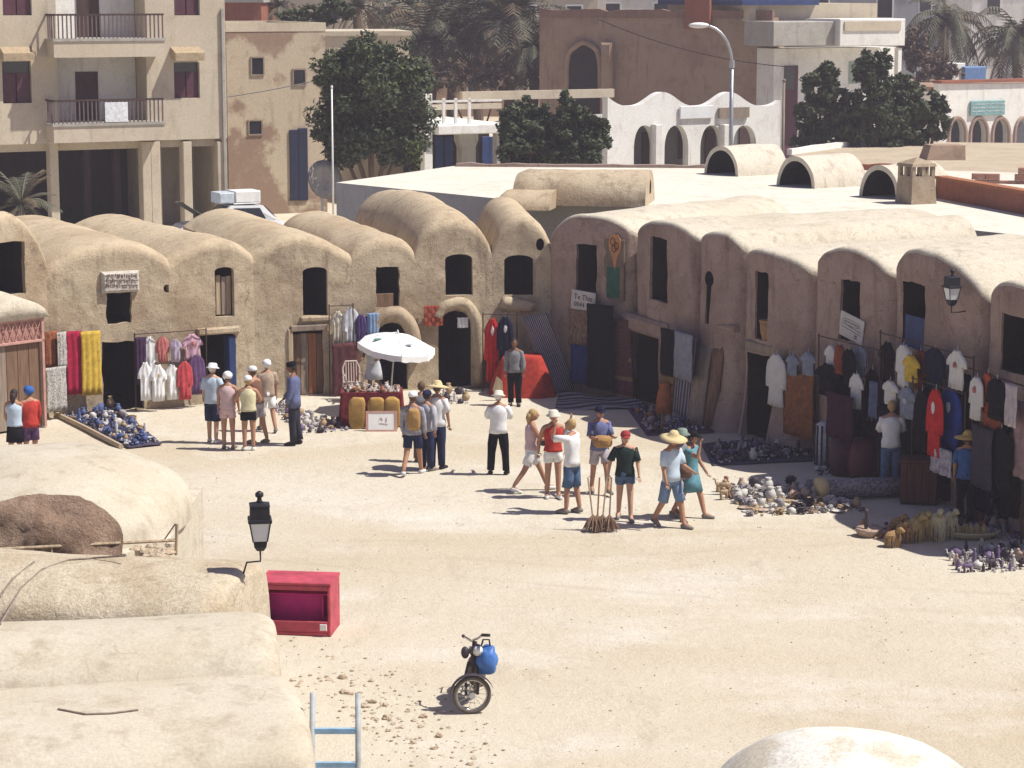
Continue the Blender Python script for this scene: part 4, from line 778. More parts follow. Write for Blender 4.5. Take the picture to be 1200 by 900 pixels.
# ================================================================== parked white car
def car():
    q = P(268, 250, 86); r = thing('parked_car', 'white parked car with its bonnet up behind the mud roofs', 'car', (q.x, q.y, 1.0), R(206)); M = mat('dusty_white_car_paint', (0.68, 0.69, 0.70), .35, .08, 3, .02)
    def sec(x, hw, z0, z1): return [(x, -hw, z0), (x, -hw * 1.02, (z0 + z1) / 2), (x, -hw * .94, z1), (x, hw * .94, z1), (x, hw * 1.02, (z0 + z1) / 2), (x, hw, z0)]
    def loft(secs):
        mb = MB(); n = 6; vs = [v for s in secs for v in s]; fs = [tuple(range(n)), tuple(len(vs) - 1 - i for i in range(n))]
        for i in range(len(secs) - 1):
            for k in range(n): fs.append((i * n + k, i * n + (k + 1) % n, i * n + n + (k + 1) % n, i * n + n + k))
        return mb.add(vs, fs)
    loft([sec(-1.9, .7, .35, .72), sec(-1.75, .8, .25, .85), sec(-.9, .82, .22, .9), sec(.9, .82, .22, .88), sec(1.75, .78, .25, .78), sec(1.95, .68, .35, .66)]).build('body', M, r, smooth=False)
    loft([sec(-1.55, .72, .88, .92), sec(-1.1, .66, .88, 1.4), sec(.1, .66, .88, 1.43), sec(.75, .74, .88, .92)]).build('cabin', M, r)
    for s in (-1, 1):
        mb = MB(); mb.prism([(-1.15, .93), (-.95, 1.32), (.02, 1.34), (.45, .93)], s * .735 - .01, s * .735 + .01); mb.v = [(x, y - s * max(0, (z - .93)) * .17, z) for x, y, z in mb.v]; mb.build('side_window', M_DGLASS, r)
    mb = MB(); mb.add([(.76, -.6, .93), (.76, .6, .93), (.16, .56, 1.39), (.16, -.56, 1.39)], [(0, 1, 2, 3)]); mb.v = [(x + .03, y, z + .02) for x, y, z in mb.v]; mb.build('windscreen', M_DGLASS, r)
    mb = MB(); mb.add([(-1.6, -.6, .93), (-1.6, .6, .93), (-1.16, .55, 1.37), (-1.16, -.55, 1.37)], [(0, 1, 2, 3)]); mb.v = [(x - .02, y, z + .02) for x, y, z in mb.v]; mb.build('rear_window', M_DGLASS, r)
    bo = MB(); bo.grid(lambda u, v: (.85 + .95 * u, -.62 + 1.24 * v, .92 + .62 * u + .06 * math.sin(math.pi * v)), 6, 6); bo.grid(lambda u, v: (.85 + .95 * u, -.62 + 1.24 * v, .89 + .62 * u + .06 * math.sin(math.pi * v)), 6, 6, 1); bo.build('bonnet', [M, M_RUBBER], r, label='raised bonnet of the white car')
    for x in (-1.25, 1.3):
        for s in (-1, 1):
            w = MB(); w.lathe([(.2, -.09), (.29, -.08), (.3, 0), (.29, .08), (.2, .09)], seg=16); t = w.build('wheel', M_RUBBER, r, smooth=True); t.location = (x, s * .74, .3); t.rotation_euler = (R(90), 0, 0); h = MB(); h.lathe([(.19, -.1), (.19, .1)], seg=12); h.build('rim', M_STEEL, t)
    MB().bbox(-1.0, -.55, 1.46, .0, .55, 1.5, .01).build('roof_rack', M_STEEL, r)
    for (a, c, h, m) in ((-1.05, -.1, .42, M_WPAINT), (-.06, .5, .38, mat('pale_blue_crate', (0.5, 0.56, 0.62), .5))):
        o = MB().bbox(a, -.5, 1.505, c, .5, 1.505 + h, .03).build('crate', m, loc=(q.x, q.y, 1.0), rz=R(206)); tag(o, 'white crate strapped on the car roof' if m is M_WPAINT else 'pale blue crate at the front of the car roof', 'crate')
car()

# ================================================================== foreground roofs on the left
def fore_vault(label, cr, cl, zc, W, h, m, over=6.0, n=40, amp=.05):
    A = G(*cr, zc); B = G(*cl, zc); d = (A - B); d.z = 0; d.normalize(); ang = math.atan2(d.y, d.x); L_ = (A - B).length + over
    r = thing('vaulted_storehouse', label, 'storehouse', (A.x, A.y, 0), ang); zs = zc - h; mb = MB()
    prof = [(-W / 2, 0), (-W / 2, zs * .4), (-W / 2, zs * .8)] + [(-W / 2 * math.cos(math.pi * t / 20), zs + h * max(math.sin(math.pi * t / 20), 0) ** .8) for t in range(21)] + [(W / 2, zs * .8), (W / 2, zs * .4), (W / 2, 0)]; pn = len(prof)
    xsx = [0, .02, .05, .1, .17, .27, .4] + [.4 + (L_ - .4) * k / n for k in range(1, n + 1)]; vs = []; fs = []
    for x in xsx:
        e = .16 * (1 - math.sqrt(max(0, 1 - (1 - min(x, .3) / .3) ** 2)))
        for (y, z) in prof:
            k = 1 - e / (W / 2) if z > zs else 1 - e * .35 / (W / 2); p = Vector((-x, y * k, z - (e * .8 if z > zs else 0))); w = Vector((A.x - x * d.x, A.y - x * d.y + y, z)); vs.append(p + nz3(w, .9, amp, 2) * (z > 0) + nz3(w, 3.5, amp * .3, 2) * (z > 0))
    for i in range(len(xsx) - 1):
        for k in range(pn - 1): fs.append((i * pn + k, i * pn + k + 1, i * pn + pn + k + 1, i * pn + pn + k))
    fs += [tuple(range(pn)), tuple((len(xsx) - 1) * pn + k for k in reversed(range(pn)))]
    mb.add(vs, fs); o = mb.build('vaulted_body', m, r); smooth_by_angle(o.data, 50); return r, A, d, ang
fv1 = fore_vault('pale vaulted roof beside the standing ladder', (350, 806), (0, 826), 3.15, 3.0, .45, SMOOTH, amp=.03); fv2 = fore_vault('pale vaulted roof partly hiding the red chest', (324, 724), (0, 736), 3.45, 2.2, .7, SMOOTH, amp=.03); fv3 = fore_vault('gritty mud roof carrying the black lantern at its corner', (287, 664), (0, 654), 3.3, 2.5, .5, plaster('gritty_mud_roof', (0.58, 0.50, 0.375), (0.50, 0.41, 0.29), (0.36, 0.27, 0.18), patch_s=1.2, fine=6, bump=.7))
# loose wires on the roofs
bpy.context.view_layer.update(); DG = bpy.context.evaluated_depsgraph_get()
def surf(px, py, z):
    ok, loc, nor, *_ = scene.ray_cast(DG, CAM, ray(px, py).normalized())
    return loc + nor * .012 if ok and loc.z > 1.5 else G(px, py, z)
def wire(label, pts, zc, rad=.012, m=None):
    mb = MB(); q = [surf(px, py, z_) for (px, py, z_) in pts]; fine = []
    for i in range(len(q) - 1):
        for t in range(4): fine.append(q[i].lerp(q[i + 1], t / 4))
    fine.append(q[-1]); mb.tube(fine, rad, 5); mb.build('roof_wire', m or W_GREY, label=label, cat='wire')
wire('grey wire curling over the gritty mud roof', [(0, 733, 3.0), (25, 690, 3.2), (50, 668, 3.3), (80, 657, 3.36), (110, 655, 3.38), (148, 651, 3.4)], 3.3); wire('thin twisted wire at the edge of the gritty mud roof', [(0, 700, 3.15), (15, 680, 3.25), (40, 660, 3.36)], 3.3, .016); wire('bent wire lying on the pale ladder roof', [(68, 832, 3.17), (100, 838, 3.17), (130, 837, 3.17), (162, 833, 3.17)], 3.2, .01)
# domed vault with a dirt filled end
base = G(30, 640, 2.75); fd = thing('vaulted_storehouse', 'whitewashed domed vault with a heap of brown earth in its open end', 'storehouse', (base.x, base.y, 0), R(90))
mb = MB()
def dome(s, t):
    x = -math.cos(math.pi * s) * 2.25; k = math.sqrt(max(0, 1 - (x / 2.25) ** 2)) ** .85; a = math.pi * t; y = -math.cos(a) * 2.1 * (.25 + .75 * k); z = 2.72 + 1.0 * max(math.sin(a), 0) ** .8 * k
    p = Vector((x + 1.75, y + .15, z)); return p + nz3(p, 1.0, .07, 9) * (math.sin(a) > .05)
mb.grid(dome, 30, 30); o = mb.build('domed_roof', SMOOTH, fd); smooth_by_angle(o.data, 60)
mb = MB(); mb.prism([(-.55, -1.3), (.5, -1.85), (3.9, -1.85), (3.9, 4), (-.55, 4)], 0, 2.74, 'z'); mb.build('wall_block', MUD_P, fd)
mb = MB()
def earth(s, t):
    a = math.pi * t; y = -math.cos(a) * 1.15 * s - .25; z = 2.74 + .78 * max(math.sin(a), 0) ** .8 * s; p = Vector((-.66 + .45 * s * s * max(math.sin(a), 0) ** .5, y, z)); return p + nz3(p, 2.5, .08, 4) + nz3(p, 8, .035, 4)
mb.grid(earth, 14, 30); mb.build('earth_heap', DIRT, fd, smooth=True)
# lath fence along the roof edge
q0, q1 = G(206, 633, 2.9), G(-30, 645, 2.9); le = thing('lath_rail', 'pale wooden lath rail with a leaning end post on the domed roof', 'rail', (q0.x, q0.y, 2.7)); d = q1 - q0
MB().tube([(0, 0, .2), tuple(d * .5 + Vector((0, 0, .2))), tuple(d + Vector((0, 0, .2)))], .022, 6).build('lath', W_PALE, le); MB().tube([(0, 0, 0), (.02, 0, .42)], .022, 6).build('end_post', W_PALE, le); MB().tube([(-.17, 0, .18), (-.0, 0, .42)], .01, 5).build('stay', W_GREY, le)
for k, t in enumerate((.3, .62, .95)): MB().tube([tuple(d * t), tuple(d * t + Vector((0, 0, .22)))], .015, 5).build('lath_peg', W_PALE, le)
ROCKS = [MB().blob((0, 0, .35), (1, .8, .55), 8, 6, .55, s).mesh('stone', plaster('rubble_stone', (0.55, 0.46, 0.35), (0.44, 0.34, 0.24), (0.30, 0.22, 0.15), patch_s=3, fine=12)) for s in range(5)]
def rock(p, s, lab, grp, rg, name='stone', cat='stone'):
    o = link(rg.choice(ROCKS), name, None, p, rg.uniform(0, 6.3), lab, cat, grp); o.scale = (s * rg.uniform(.8, 1.3), s * rg.uniform(.8, 1.2), s * rg.uniform(.6, 1.1)); return o
rg = random.Random(3)
for (px, py, s) in ((172, 652, .13), (186, 656, .16), (196, 650, .12), (178, 645, .1), (200, 640, .1), (160, 645, .09)): rock(G(px, py, 2.72), s, 'broken masonry lump on the roof edge near the lath rail post', 'masonry lumps on the roof edge', rg)

# ================================================================== lanterns
def lantern(label, loc, bracket, rz=0.0):
    r = thing('lantern', label, 'lantern', loc, rz); M = M_BLACK
    def fr(prof, name, m=M, seg=4, sm=False): mb = MB(); mb.lathe(prof, seg=seg); mb.v = [(x * math.cos(R(45)) - y * math.sin(R(45)), x * math.sin(R(45)) + y * math.cos(R(45)), z) for x, y, z in mb.v]; return mb.build(name, m, r, smooth=sm)
    fr([(.055, -.02), (.1, .03), (.115, .1)], 'base_cup'); gl = fr([(.112, .103), (.165, .325)], 'glass', M_GLASSW)
    for sx in (-1, 1):
        for sy in (-1, 1): MB().tube([(sx * .083, sy * .083, .1), (sx * .121, sy * .121, .33)], .009, 5).build('corner_bar', M, r)
    fr([(.19, .325), (.2, .345), (.19, .37), (.165, .372), (.16, .52), (.17, .525), (.165, .535), (.05, .56)], 'hood'); fr([(.05, .555), (.03, .58), (.025, .61), (.05, .63), (.05, .665), (.02, .69), (.005, .695)], 'finial', seg=10, sm=True)
    MB().tube([(0, 0, -.02), (0, 0, -.15)] + bracket, .012, 6).build('bracket', M, r)
q = P(305, 643, fv3[1].y - .1); lantern('black street lantern with white glass on the gritty roof corner', (q.x, q.y, q.z), [(-.16, 0, -.16), (-.2, .04, -.3)], R(8))
q = P(1115, 357, 45.6); lantern('black street lantern on a bracket between the shaded gables', (q.x, q.y, q.z), [(.2, .04, -.16), (.5, .15, -.15), (.9, .3, -.15)], R(20))

# ================================================================== dome at lower right
q = P(1002, 876, 19.5); fdm = thing('domed_roof', 'flaking white dome rising from the bottom edge of the square', 'dome', (q.x, q.y + .3, 0)); mb = MB()
mb.blob((0, 0, q.z - 1.2), (1.5, 1.6, 1.2), 36, 22, .03, 3); mb.build('dome_shell', plaster('flaking_whitewash', (0.72, 0.69, 0.62), (0.60, 0.54, 0.44), (0.52, 0.44, 0.34), patch_s=1.2, lo=.5, hi=.56, bump=.3), fdm, smooth=True); MB().box(-1.7, -2.4, 0, 1.7, 1.6, q.z - 1.1).build('wall_block', MUD_P, fdm)

# ================================================================== red chest, ladder, rubble
q = G(346, 745); rc = thing('red_chest', 'red wooden chest lying open with a magenta interior', 'chest', (q.x, q.y, ground_z(q.x, q.y)), R(-7)); MR = mat('faded_red_paint', (0.47, 0.07, 0.10), .6, .35, 4, .2); MM = mat('magenta_lining', (0.58, 0.02, 0.24), .6, .2, 4)
w, d_, h = .57, .75, .86
for (nm, b, m) in (('side_panel', (-w, 0, 0, -w + .05, d_, h - .05), MR), ('side_panel', (w - .05, 0, 0, w, d_, h - .05), MR), ('top_panel', (-w - .01, -.01, h - .048, w + .01, d_, h), MR), ('bottom_panel', (-w + .052, 0, .0, w - .052, d_, .06), MR), ('back_panel', (-w + .052, .36, .062, w - .052, .4, h - .05), MM), ('lower_rail', (-w + .052, -.01, .062, w - .052, .05, .24), MR), ('upper_rail', (-w + .052, -.005, h - .13, w - .052, .04, h - .05), MR), ('stile', (-w + .052, -.005, .242, -w + .13, .04, h - .132), MR), ('inner_shelf', (-w + .055, .22, .6, w - .055, .355, .63), MM), ('inner_divider', (w - .18, .2, .245, w - .15, .355, .598), MM)):
    MB().bbox(*b[:3], *b[3:], .012).build(nm, m, rc)
MB().bbox(w - .17, -.03, .1, w - .06, -.012, .2, .01).build('lock_plate', M_WPAINT, rc)
q = P(393, 812, 22.6); ld = thing('ladder', 'grey ladder with a blue rung leaning at the pale roof', 'ladder', (q.x, q.y - .75, 0)); MLB = mat('sky_blue_paint', (0.28, 0.45, 0.62), .5, .25, 6, .1); MLG = mat('greyed_paint', (0.40, 0.42, 0.43), .6, .3, 5)
hh = q.z; dx = 28 * mpp(22.6)
for s in (-1, 1): MB().tube([(s * dx, 0, -.02), (s * dx, .75 * .8, hh * .8), (s * dx * .98, .75, hh)], .028, 8).build('rail', MLG, ld, smooth=True)
for k in range(9): z = hh - .36 - k * .32; MB().bbox(-dx + .02, .75 * z / hh - .015, z - .03, dx - .02, .75 * z / hh + .02, z + .03, .006).build('rung', MLB, ld) if z > .1 else None
rg = random.Random(11)
for k in range(120):
    t = rg.random(); px = 372 + 150 * t + rg.gauss(0, 26); py = 782 + 105 * t + rg.gauss(0, 17)
    if py > 897 or (px < 430 and py > 860): py = rg.uniform(790, 850)
    p = G(px, py); rock((p.x, p.y, ground_z(p.x, p.y) - .01), rg.choice((.02, .025, .03, .03, .04, .05, .07)), 'loose pale rubble stone scattered on the sand by the ladder', 'rubble stones by the ladder', rg)
pb = MB(); rg = random.Random(21)
for k in range(750):
    px, py = rg.uniform(-20, 1220), 900 - 380 * rg.random() ** .8
    if k % 3 == 0: t = rg.random(); px, py = 380 + 160 * t + rg.gauss(0, 40), 785 + 110 * t + rg.gauss(0, 22)
    p = G(px, py); s = rg.uniform(.006, .016) if k % 9 else rg.uniform(.016, .03); pb.blob((p.x, p.y, ground_z(p.x, p.y) + s * .3), (s * 1.3, s, s * .8), 5, 3, .4, k)
pb.build('pebbles', plaster('pebble_stone', (0.48, 0.40, 0.30), (0.36, 0.28, 0.20), (0.22, 0.17, 0.12), patch_s=4), label='small pebbles strewn over the sand of the square', kind='stuff', cat='pebbles')
# ================================================================== people
SKINS = {k: mat('skin_' + k, c, .6, .12, 12, 0, spec=.3) for k, c in (('fair', (0.52, 0.31, 0.21)), ('tan', (0.40, 0.21, 0.13)), ('brown', (0.20, 0.10, 0.06)))}
HAIRS = {k: mat('hair_' + k, c, .7, .3, 30, .2, 80) for k, c in (('dark', (0.035, 0.022, 0.018)), ('brown', (0.12, 0.065, 0.035)), ('blond', (0.42, 0.28, 0.12)), ('white', (0.7, 0.68, 0.64)))}
EYE = mat('eye_dark', (0.02, 0.015, 0.012), .3); LIP = mat('lip', (0.36, 0.12, 0.10), .6)
def head_mesh(mb, c, fwd_pitch, turn, hs=1.0):
    rot = Matrix.Rotation(turn, 3, 'Z') @ Matrix.Rotation(-fwd_pitch, 3, 'X'); c = Vector(c); nu, nv = 16, 12; vs = []; fs = []
    def T(v): return tuple(c + rot @ (Vector(v) * hs))
    for j in range(nv + 1):
        ph = math.pi * j / nv
        for i in range(nu):
            t = 2 * math.pi * i / nu; x, y, z = math.sin(ph) * math.cos(t), math.sin(ph) * math.sin(t), math.cos(ph)
            w = 1 - .3 * max(0, -z) ** 1.3                       # narrower jaw
            X = x * .076 * w; Y = y * .096 * (1 - .18 * max(0, -z) * (1 if y < 0 else .2)) + (.012 if z < -.3 and y > 0 else 0); Z = z * .117
            if y > .75 and abs(x) < .35 and -.35 < z < .15: Y += .016 * (1 - abs(x) / .35)
            if y > .6 and .25 < abs(x) < .6 and 0 < z < .3: Y -= .008
            vs.append(T((X, Y, Z)))
    for j in range(nv):
        for i in range(nu): i2 = (i + 1) % nu; fs.append((j * nu + i, (j + 1) * nu + i, (j + 1) * nu + i2, j * nu + i2))
    mb.add(vs, fs, 0)
    def bl(p, r, mi): 
        b = MB(); b.blob(p, r, 6, 4); mb.add([T(v) for v in b.v], b.f, mi)
    bl((0, .104, -.012), (.012, .02, .022), 0); bl((-.03, .083, .018), (.013, .01, .008), 1); bl((.03, .083, .018), (.013, .01, .008), 1); bl((0, .09, -.055), (.024, .008, .008), 2)
    for s in (-1, 1): bl((s * .077, -.005, -.005), (.012, .018, .028), 0)
    return T, rot
def ring_loft(mb, rings, seg=22, mi=0, cap=True):
    """rings: (center, rx, ry, yaw-free) horizontal-ish ellipses with an optional tilt normal"""
    vs = []; fs = []
    for (c, rx, ry) in rings:
        for k in range(seg): t = 2 * math.pi * k / seg; vs.append((c[0] + rx * math.cos(t), c[1] + ry * math.sin(t), c[2]))
    for i in range(len(rings) - 1):
        for k in range(seg): k2 = (k + 1) % seg; fs.append((i * seg + k, i * seg + k2, (i + 1) * seg + k2, (i + 1) * seg + k))
    if cap: fs += [tuple(range(seg - 1, -1, -1)), tuple((len(rings) - 1) * seg + k for k in range(seg))]
    mb.add(vs, fs, mi)
def person(px, py, face, label, top, bottom, top_c, bot_c, skin='fair', hair='brown', hat=None, hat_c=None, legs=(0, 0, 0, 0), arms=((5, 8, 10), (5, 8, 10)), lean=0, hpitch=0, hturn=0, h=1.72, shoe='grey', spread=.1, long_hair=False, at=None, z=None):
    q = Vector(at) if at else G(px, py); gz = z if z is not None else ground_z(q.x, q.y); k = h / 1.75
    J = {}; J['pel'] = Vector((0, 0, .95)); ln = R(lean); up = Vector((0, math.sin(ln), math.cos(ln))); J['wai'] = J['pel'] + up * .14; J['che'] = J['pel'] + up * .36; J['nec'] = J['pel'] + up * .53; J['hdb'] = J['pel'] + up * .62 + Vector((0, .01, 0)); low = 9
    for s, nm, (th, kn) in ((-1, 'l', legs[0:2]), (1, 'r', legs[2:4])):
        hp = J['pel'] + Vector((s * .09, 0, -.04)); a = R(th); kd = Vector((s * spread * .25, math.sin(a), -math.cos(a))).normalized(); J['hip' + nm] = hp; J['kne' + nm] = hp + kd * .43; b = R(th - kn); sd_ = Vector((s * spread * .1, math.sin(b), -math.cos(b))).normalized(); J['ank' + nm] = J['kne' + nm] + sd_ * .41
        J['toe' + nm] = J['ank' + nm] + Vector((s * .03, .17 * math.cos(b * .5 if b < 0 else 0), -.05 + (.17 * math.sin(b * .5) if b < 0 else 0))); low = min(low, J['ank' + nm].z - .075, J['toe' + nm].z - .03)
        sh = J['nec'] + Vector((s * .185, 0, -.045)) ; fw, ot, el = arms[0 if s < 0 else 1]; a = R(fw); o = R(ot); ud = Vector((s * math.sin(o), math.sin(a) * math.cos(o), -math.cos(a) * math.cos(o))); J['sho' + nm] = sh; J['elb' + nm] = sh + ud * .285
        a2 = R(fw + el); fd_ = Vector((s * math.sin(o) * (.4 if el < 60 else -.55), math.sin(a2), -math.cos(a2))).normalized(); J['wri' + nm] = J['elb' + nm] + fd_ * .245; J['han' + nm] = J['wri' + nm] + fd_ * .08; J['hd' + nm] = fd_
    for n_ in J:
        if not n_.startswith('hd') or n_ == 'hdb': J[n_] = J[n_] - Vector((0, 0, low))
    order = ['pel', 'wai', 'che', 'nec', 'hdb'] + [a + b for b in 'lr' for a in ('hip', 'kne', 'ank', 'toe')] + [a + b for b in 'lr' for a in ('sho', 'elb', 'wri', 'han')]
    ix = {n_: i for i, n_ in enumerate(order)}; ed = [('pel', 'wai'), ('wai', 'che'), ('che', 'nec'), ('nec', 'hdb')] + [('pel', 'hip' + b) for b in 'lr'] + [(a + b, c + b) for b in 'lr' for a, c in (('hip', 'kne'), ('kne', 'ank'), ('ank', 'toe'), ('sho', 'elb'), ('elb', 'wri'), ('wri', 'han'))] + [('nec', 'sho' + b) for b in 'lr']
    rad = {'pel': (.15, .11), 'wai': (.125, .095), 'che': (.16, .11), 'nec': (.07, .065), 'hdb': (.055, .058)}
    for b in 'lr': rad.update({'hip' + b: (.095, .1), 'kne' + b: (.062, .064), 'ank' + b: (.042, .046), 'toe' + b: (.038, .032), 'sho' + b: (.062, .062), 'elb' + b: (.045, .045), 'wri' + b: (.031, .027), 'han' + b: (.036, .022)})
    me = bpy.data.meshes.new('body'); me.from_pydata([J[n_] for n_ in order], [(ix[a], ix[b]) for a, b in ed], []); ob = bpy.data.objects.new('body', me); col.objects.link(ob)
    md = ob.modifiers.new('s', 'SKIN'); md.use_smooth_shade = True; md.branch_smoothing = .4
    for n_, i in ix.items(): me.skin_vertices[0].data[i].radius = rad[n_]
    me.skin_vertices[0].data[0].use_root = True; ss = ob.modifiers.new('d', 'SUBSURF'); ss.levels = ss.render_levels = 1
    bpy.context.view_layer.update(); bme = evaluated(ob); bpy.data.objects.remove(ob)
    mb = MB(); mb.add([v.co for v in bme.vertices], [tuple(p.vertices) for p in bme.polygons], 0)
    hc = J['hdb'] + Vector((0, .03, .085)); T, rot = head_mesh(mb, hc, R(hpitch), R(hturn))
    for b, s in (('l', -1), ('r', 1)):                          # hands: four fingers and a side thumb
        hd = J['hd' + b]; side = hd.cross(Vector((0, 1, 0))); side = side.normalized() if side.length > .2 else Vector((1, 0, 0)); curl = side.cross(hd).normalized()
        for k_, (off, ln_) in enumerate(((-.027, .06), (-.009, .07), (.009, .066), (.027, .052))):
            p0 = J['han' + b] + side * off + hd * .01; p1 = p0 + hd * ln_ * .6 + curl * .008; p2 = p1 + hd * ln_ * .4 + curl * .022; mb.tube([p0, p1, p2], [.0095, .0085, .006], 5)
        p0 = J['wri' + b] + hd * .04 - side * .03 * s; mb.tube([p0, p0 + hd * .03 - side * .025 * s + curl * .01, p0 + hd * .06 - side * .028 * s + curl * .02], [.011, .0095, .007], 5)
    r = thing('person', label, 'person', (q.x, q.y, gz), R(-face)); r.scale = (k, k, k)
    mb.build('body', [SKINS[skin], EYE, LIP], r, smooth=True)
    # ---- clothes
    def L_(a, b, t): return J[a].lerp(J[b], t)
    tc = cloth(*top_c); bc = cloth(*bot_c)
    c = MB(); sl = {'tshirt': .55, 'tank': 0, 'long': 1.0, 'jacket': 1.0, 'dress': .25}[top]; lo = {'jacket': -.14, 'dress': -.02, 'long': -.06, 'tank': -.0, 'tshirt': -.06}[top]; fat = 1.16 if top == 'jacket' else 1.08
    pel, wai, che, nec = J['pel'], J['wai'], J['che'], J['nec']
    rings = [(pel + Vector((0, 0, lo)), .182 * fat, .135 * fat), (pel + Vector((0, 0, .04)), .172 * fat, .128 * fat), (wai, .155 * fat, .118 * fat), (L_('wai', 'che', .5), .165 * fat, .12 * fat), (che, .185 * fat, .128 * fat), (L_('che', 'nec', .5), .182 * fat, .115 * fat), (L_('che', 'nec', .8), .15 * fat if top != 'tank' else .12, .09 * fat), (nec + Vector((0, 0, .0)), .088, .078)]
    if top == 'dress': rings = [(pel + Vector((0, .03, -.36)), .25, .2), (pel + Vector((0, 0, -.15)), .225, .175)] + rings[1:]
    ring_loft(c, rings)
    if sl:
        for b in 'lr':
            dn = Vector((0, 0, -.022)); p = [L_('nec', 'sho' + b, .5) + dn, J['sho' + b] + dn, L_('sho' + b, 'elb' + b, .5), L_('sho' + b, 'elb' + b, .9 if sl > .5 else .5)]; rr = [.06, .066 * fat, .066 * fat, .07 * fat]
            if sl == 1: p = p[:3] + [J['elb' + b], L_('elb' + b, 'wri' + b, .5), J['wri' + b]]; rr = [.06, .066 * fat, .064 * fat, .06 * fat, .052 * fat, .046 * fat]
            c.tube(p, rr, 9)
    c.v = [tuple(Vector(v) + nz3(Vector(v) + Vector((px * .1, 0, 0)), 8, .02) + nz3(Vector(v) + Vector((px * .1, 4, 0)), 19, .008)) for v in c.v]; c.build('dress' if top == 'dress' else 'jacket' if top == 'jacket' else 'top', tc, r, smooth=True)
    if bottom != 'none':
        c = MB(); ring_loft(c, [(pel + Vector((0, 0, -.13)), .18, .135), (pel + Vector((0, 0, -.02)), .178, .132), (wai + Vector((0, 0, .0)), .15, .112)])
        if bottom == 'skirt': ring_loft(c, [(pel + Vector((0, .02, -.36)), .215, .19), (pel + Vector((0, .01, -.2)), .2, .165), (pel, .178, .133)])
        else:
            e = {'shorts': (.72,), 'long_shorts': (.98,), 'short_shorts': (.42,), 'trousers': (2,)}[bottom][0]
            for b in 'lr':
                p = [L_('pel', 'hip' + b, .7), L_('hip' + b, 'kne' + b, .15), L_('hip' + b, 'kne' + b, min(e, 1) * .6), L_('hip' + b, 'kne' + b, min(e, 1))]; rr = [.1, .108, .1, .1 if e < 1.5 else .082]
                if e > 1.5: p += [L_('kne' + b, 'ank' + b, .5), L_('kne' + b, 'ank' + b, .97)]; rr += [.078, .075]
                c.tube(p, rr, 10)
        c.v = [tuple(Vector(v) + nz3(Vector(v) + Vector((px * .1, 0, 3)), 9, .018)) for v in c.v]; c.build({'skirt': 'skirt', 'trousers': 'trousers'}.get(bottom, 'shorts'), bc, r, smooth=True)
    sm = cloth('shoe_' + shoe, {'grey': (.22, .2, .18), 'white': (.7, .7, .68), 'black': (.03, .03, .03), 'brown': (.14, .08, .05)}[shoe])
    for b in 'lr':
        c = MB(); a, t = J['ank' + b], J['toe' + b]; back = (a - t); back.z = 0; back = back.normalized() * .05; c.tube([a + back + Vector((0, 0, -.045)), a + Vector((0, 0, -.035)), a.lerp(t, .55) + Vector((0, 0, -.012)), t + (t - a).normalized() * .03], [.042, .056, .05, .034], 8, flat=.85); c.build('shoe', sm, r, smooth=True)
    # ---- hair and hat in head space
    hm = HAIRS[hair]; c = MB()
    if hat not in ('scarf',):
        b = MB(); b.blob((0, -.018, .022), (.086, .1, .108), 14, 9, .06, px); b.v = [(x, min(y, .058 + .03 * (z > .07)), max(z, -.075 if not long_hair else -.1)) for x, y, z in [tuple(v) for v in b.v]]; c.add([T(v) for v in b.v], b.f)
        if long_hair: b = MB(); b.tube([(0, -.07, .03), (0, -.1, -.07), (0, -.1, -.2)], [.07, .07, .03], 9); c.add([T(v) for v in b.v], b.f)
        c.build('hair', hm, r, smooth=True)
    if hat:
        hcl = hat_c if isinstance(hat_c, bpy.types.Material) else cloth(*hat_c); c = MB(); b = MB()
        if hat == 'cap': b.lathe([(.1, .03), (.1, .07), (.085, .115), (.05, .138), (.008, .145)], (0, -.012, 0), 14, sy=1.12); b.add([(-.07, .075, .045), (0, .1, .048), (.07, .075, .045), (.06, .16, .028), (0, .185, .03), (-.06, .16, .028), (-.07, .075, .033), (0, .1, .036), (.07, .075, .033), (.06, .16, .016), (0, .185, .018), (-.06, .16, .016)], [(0, 1, 4, 5), (1, 2, 3, 4), (6, 11, 10, 7), (7, 10, 9, 8), (5, 4, 10, 11), (4, 3, 9, 10), (0, 5, 11, 6), (3, 2, 8, 9)])
        elif hat == 'straw': b.lathe([(.26, .0), (.265, .008), (.17, .045), (.105, .06), (.095, .1), (.06, .15), (.01, .16)], (0, 0, .01), 18)
        elif hat == 'bucket': b.lathe([(.15, .01), (.152, .018), (.102, .055), (.095, .11), (.07, .13), (.008, .135)], (0, -.005, 0), 16, sy=1.12)
        elif hat == 'skull': b.lathe([(.096, .03), (.096, .1), (.08, .125), (.008, .13)], (0, -.01, 0), 14, sy=1.12)
        elif hat == 'wrap': b.blob((0, -.02, .045), (.115, .125, .105), 14, 9, .12, px)
        elif hat == 'scarf': b.blob((0, -.022, .012), (.103, .112, .13), 14, 9, .08, px); b.v = [(x, min(y, .05), z) for x, y, z in [tuple(v) for v in b.v]]; b.lathe([(.2, -.3), (.15, -.2), (.1, -.1)], (0, -.02, 0), 12)
        c.add([T(v) for v in b.v], b.f); c.build({'cap': 'cap', 'straw': 'straw_hat', 'bucket': 'sun_hat', 'skull': 'cap', 'wrap': 'head_cloth', 'scarf': 'head_scarf'}[hat], hcl, r, smooth=True)
    return r, J, k
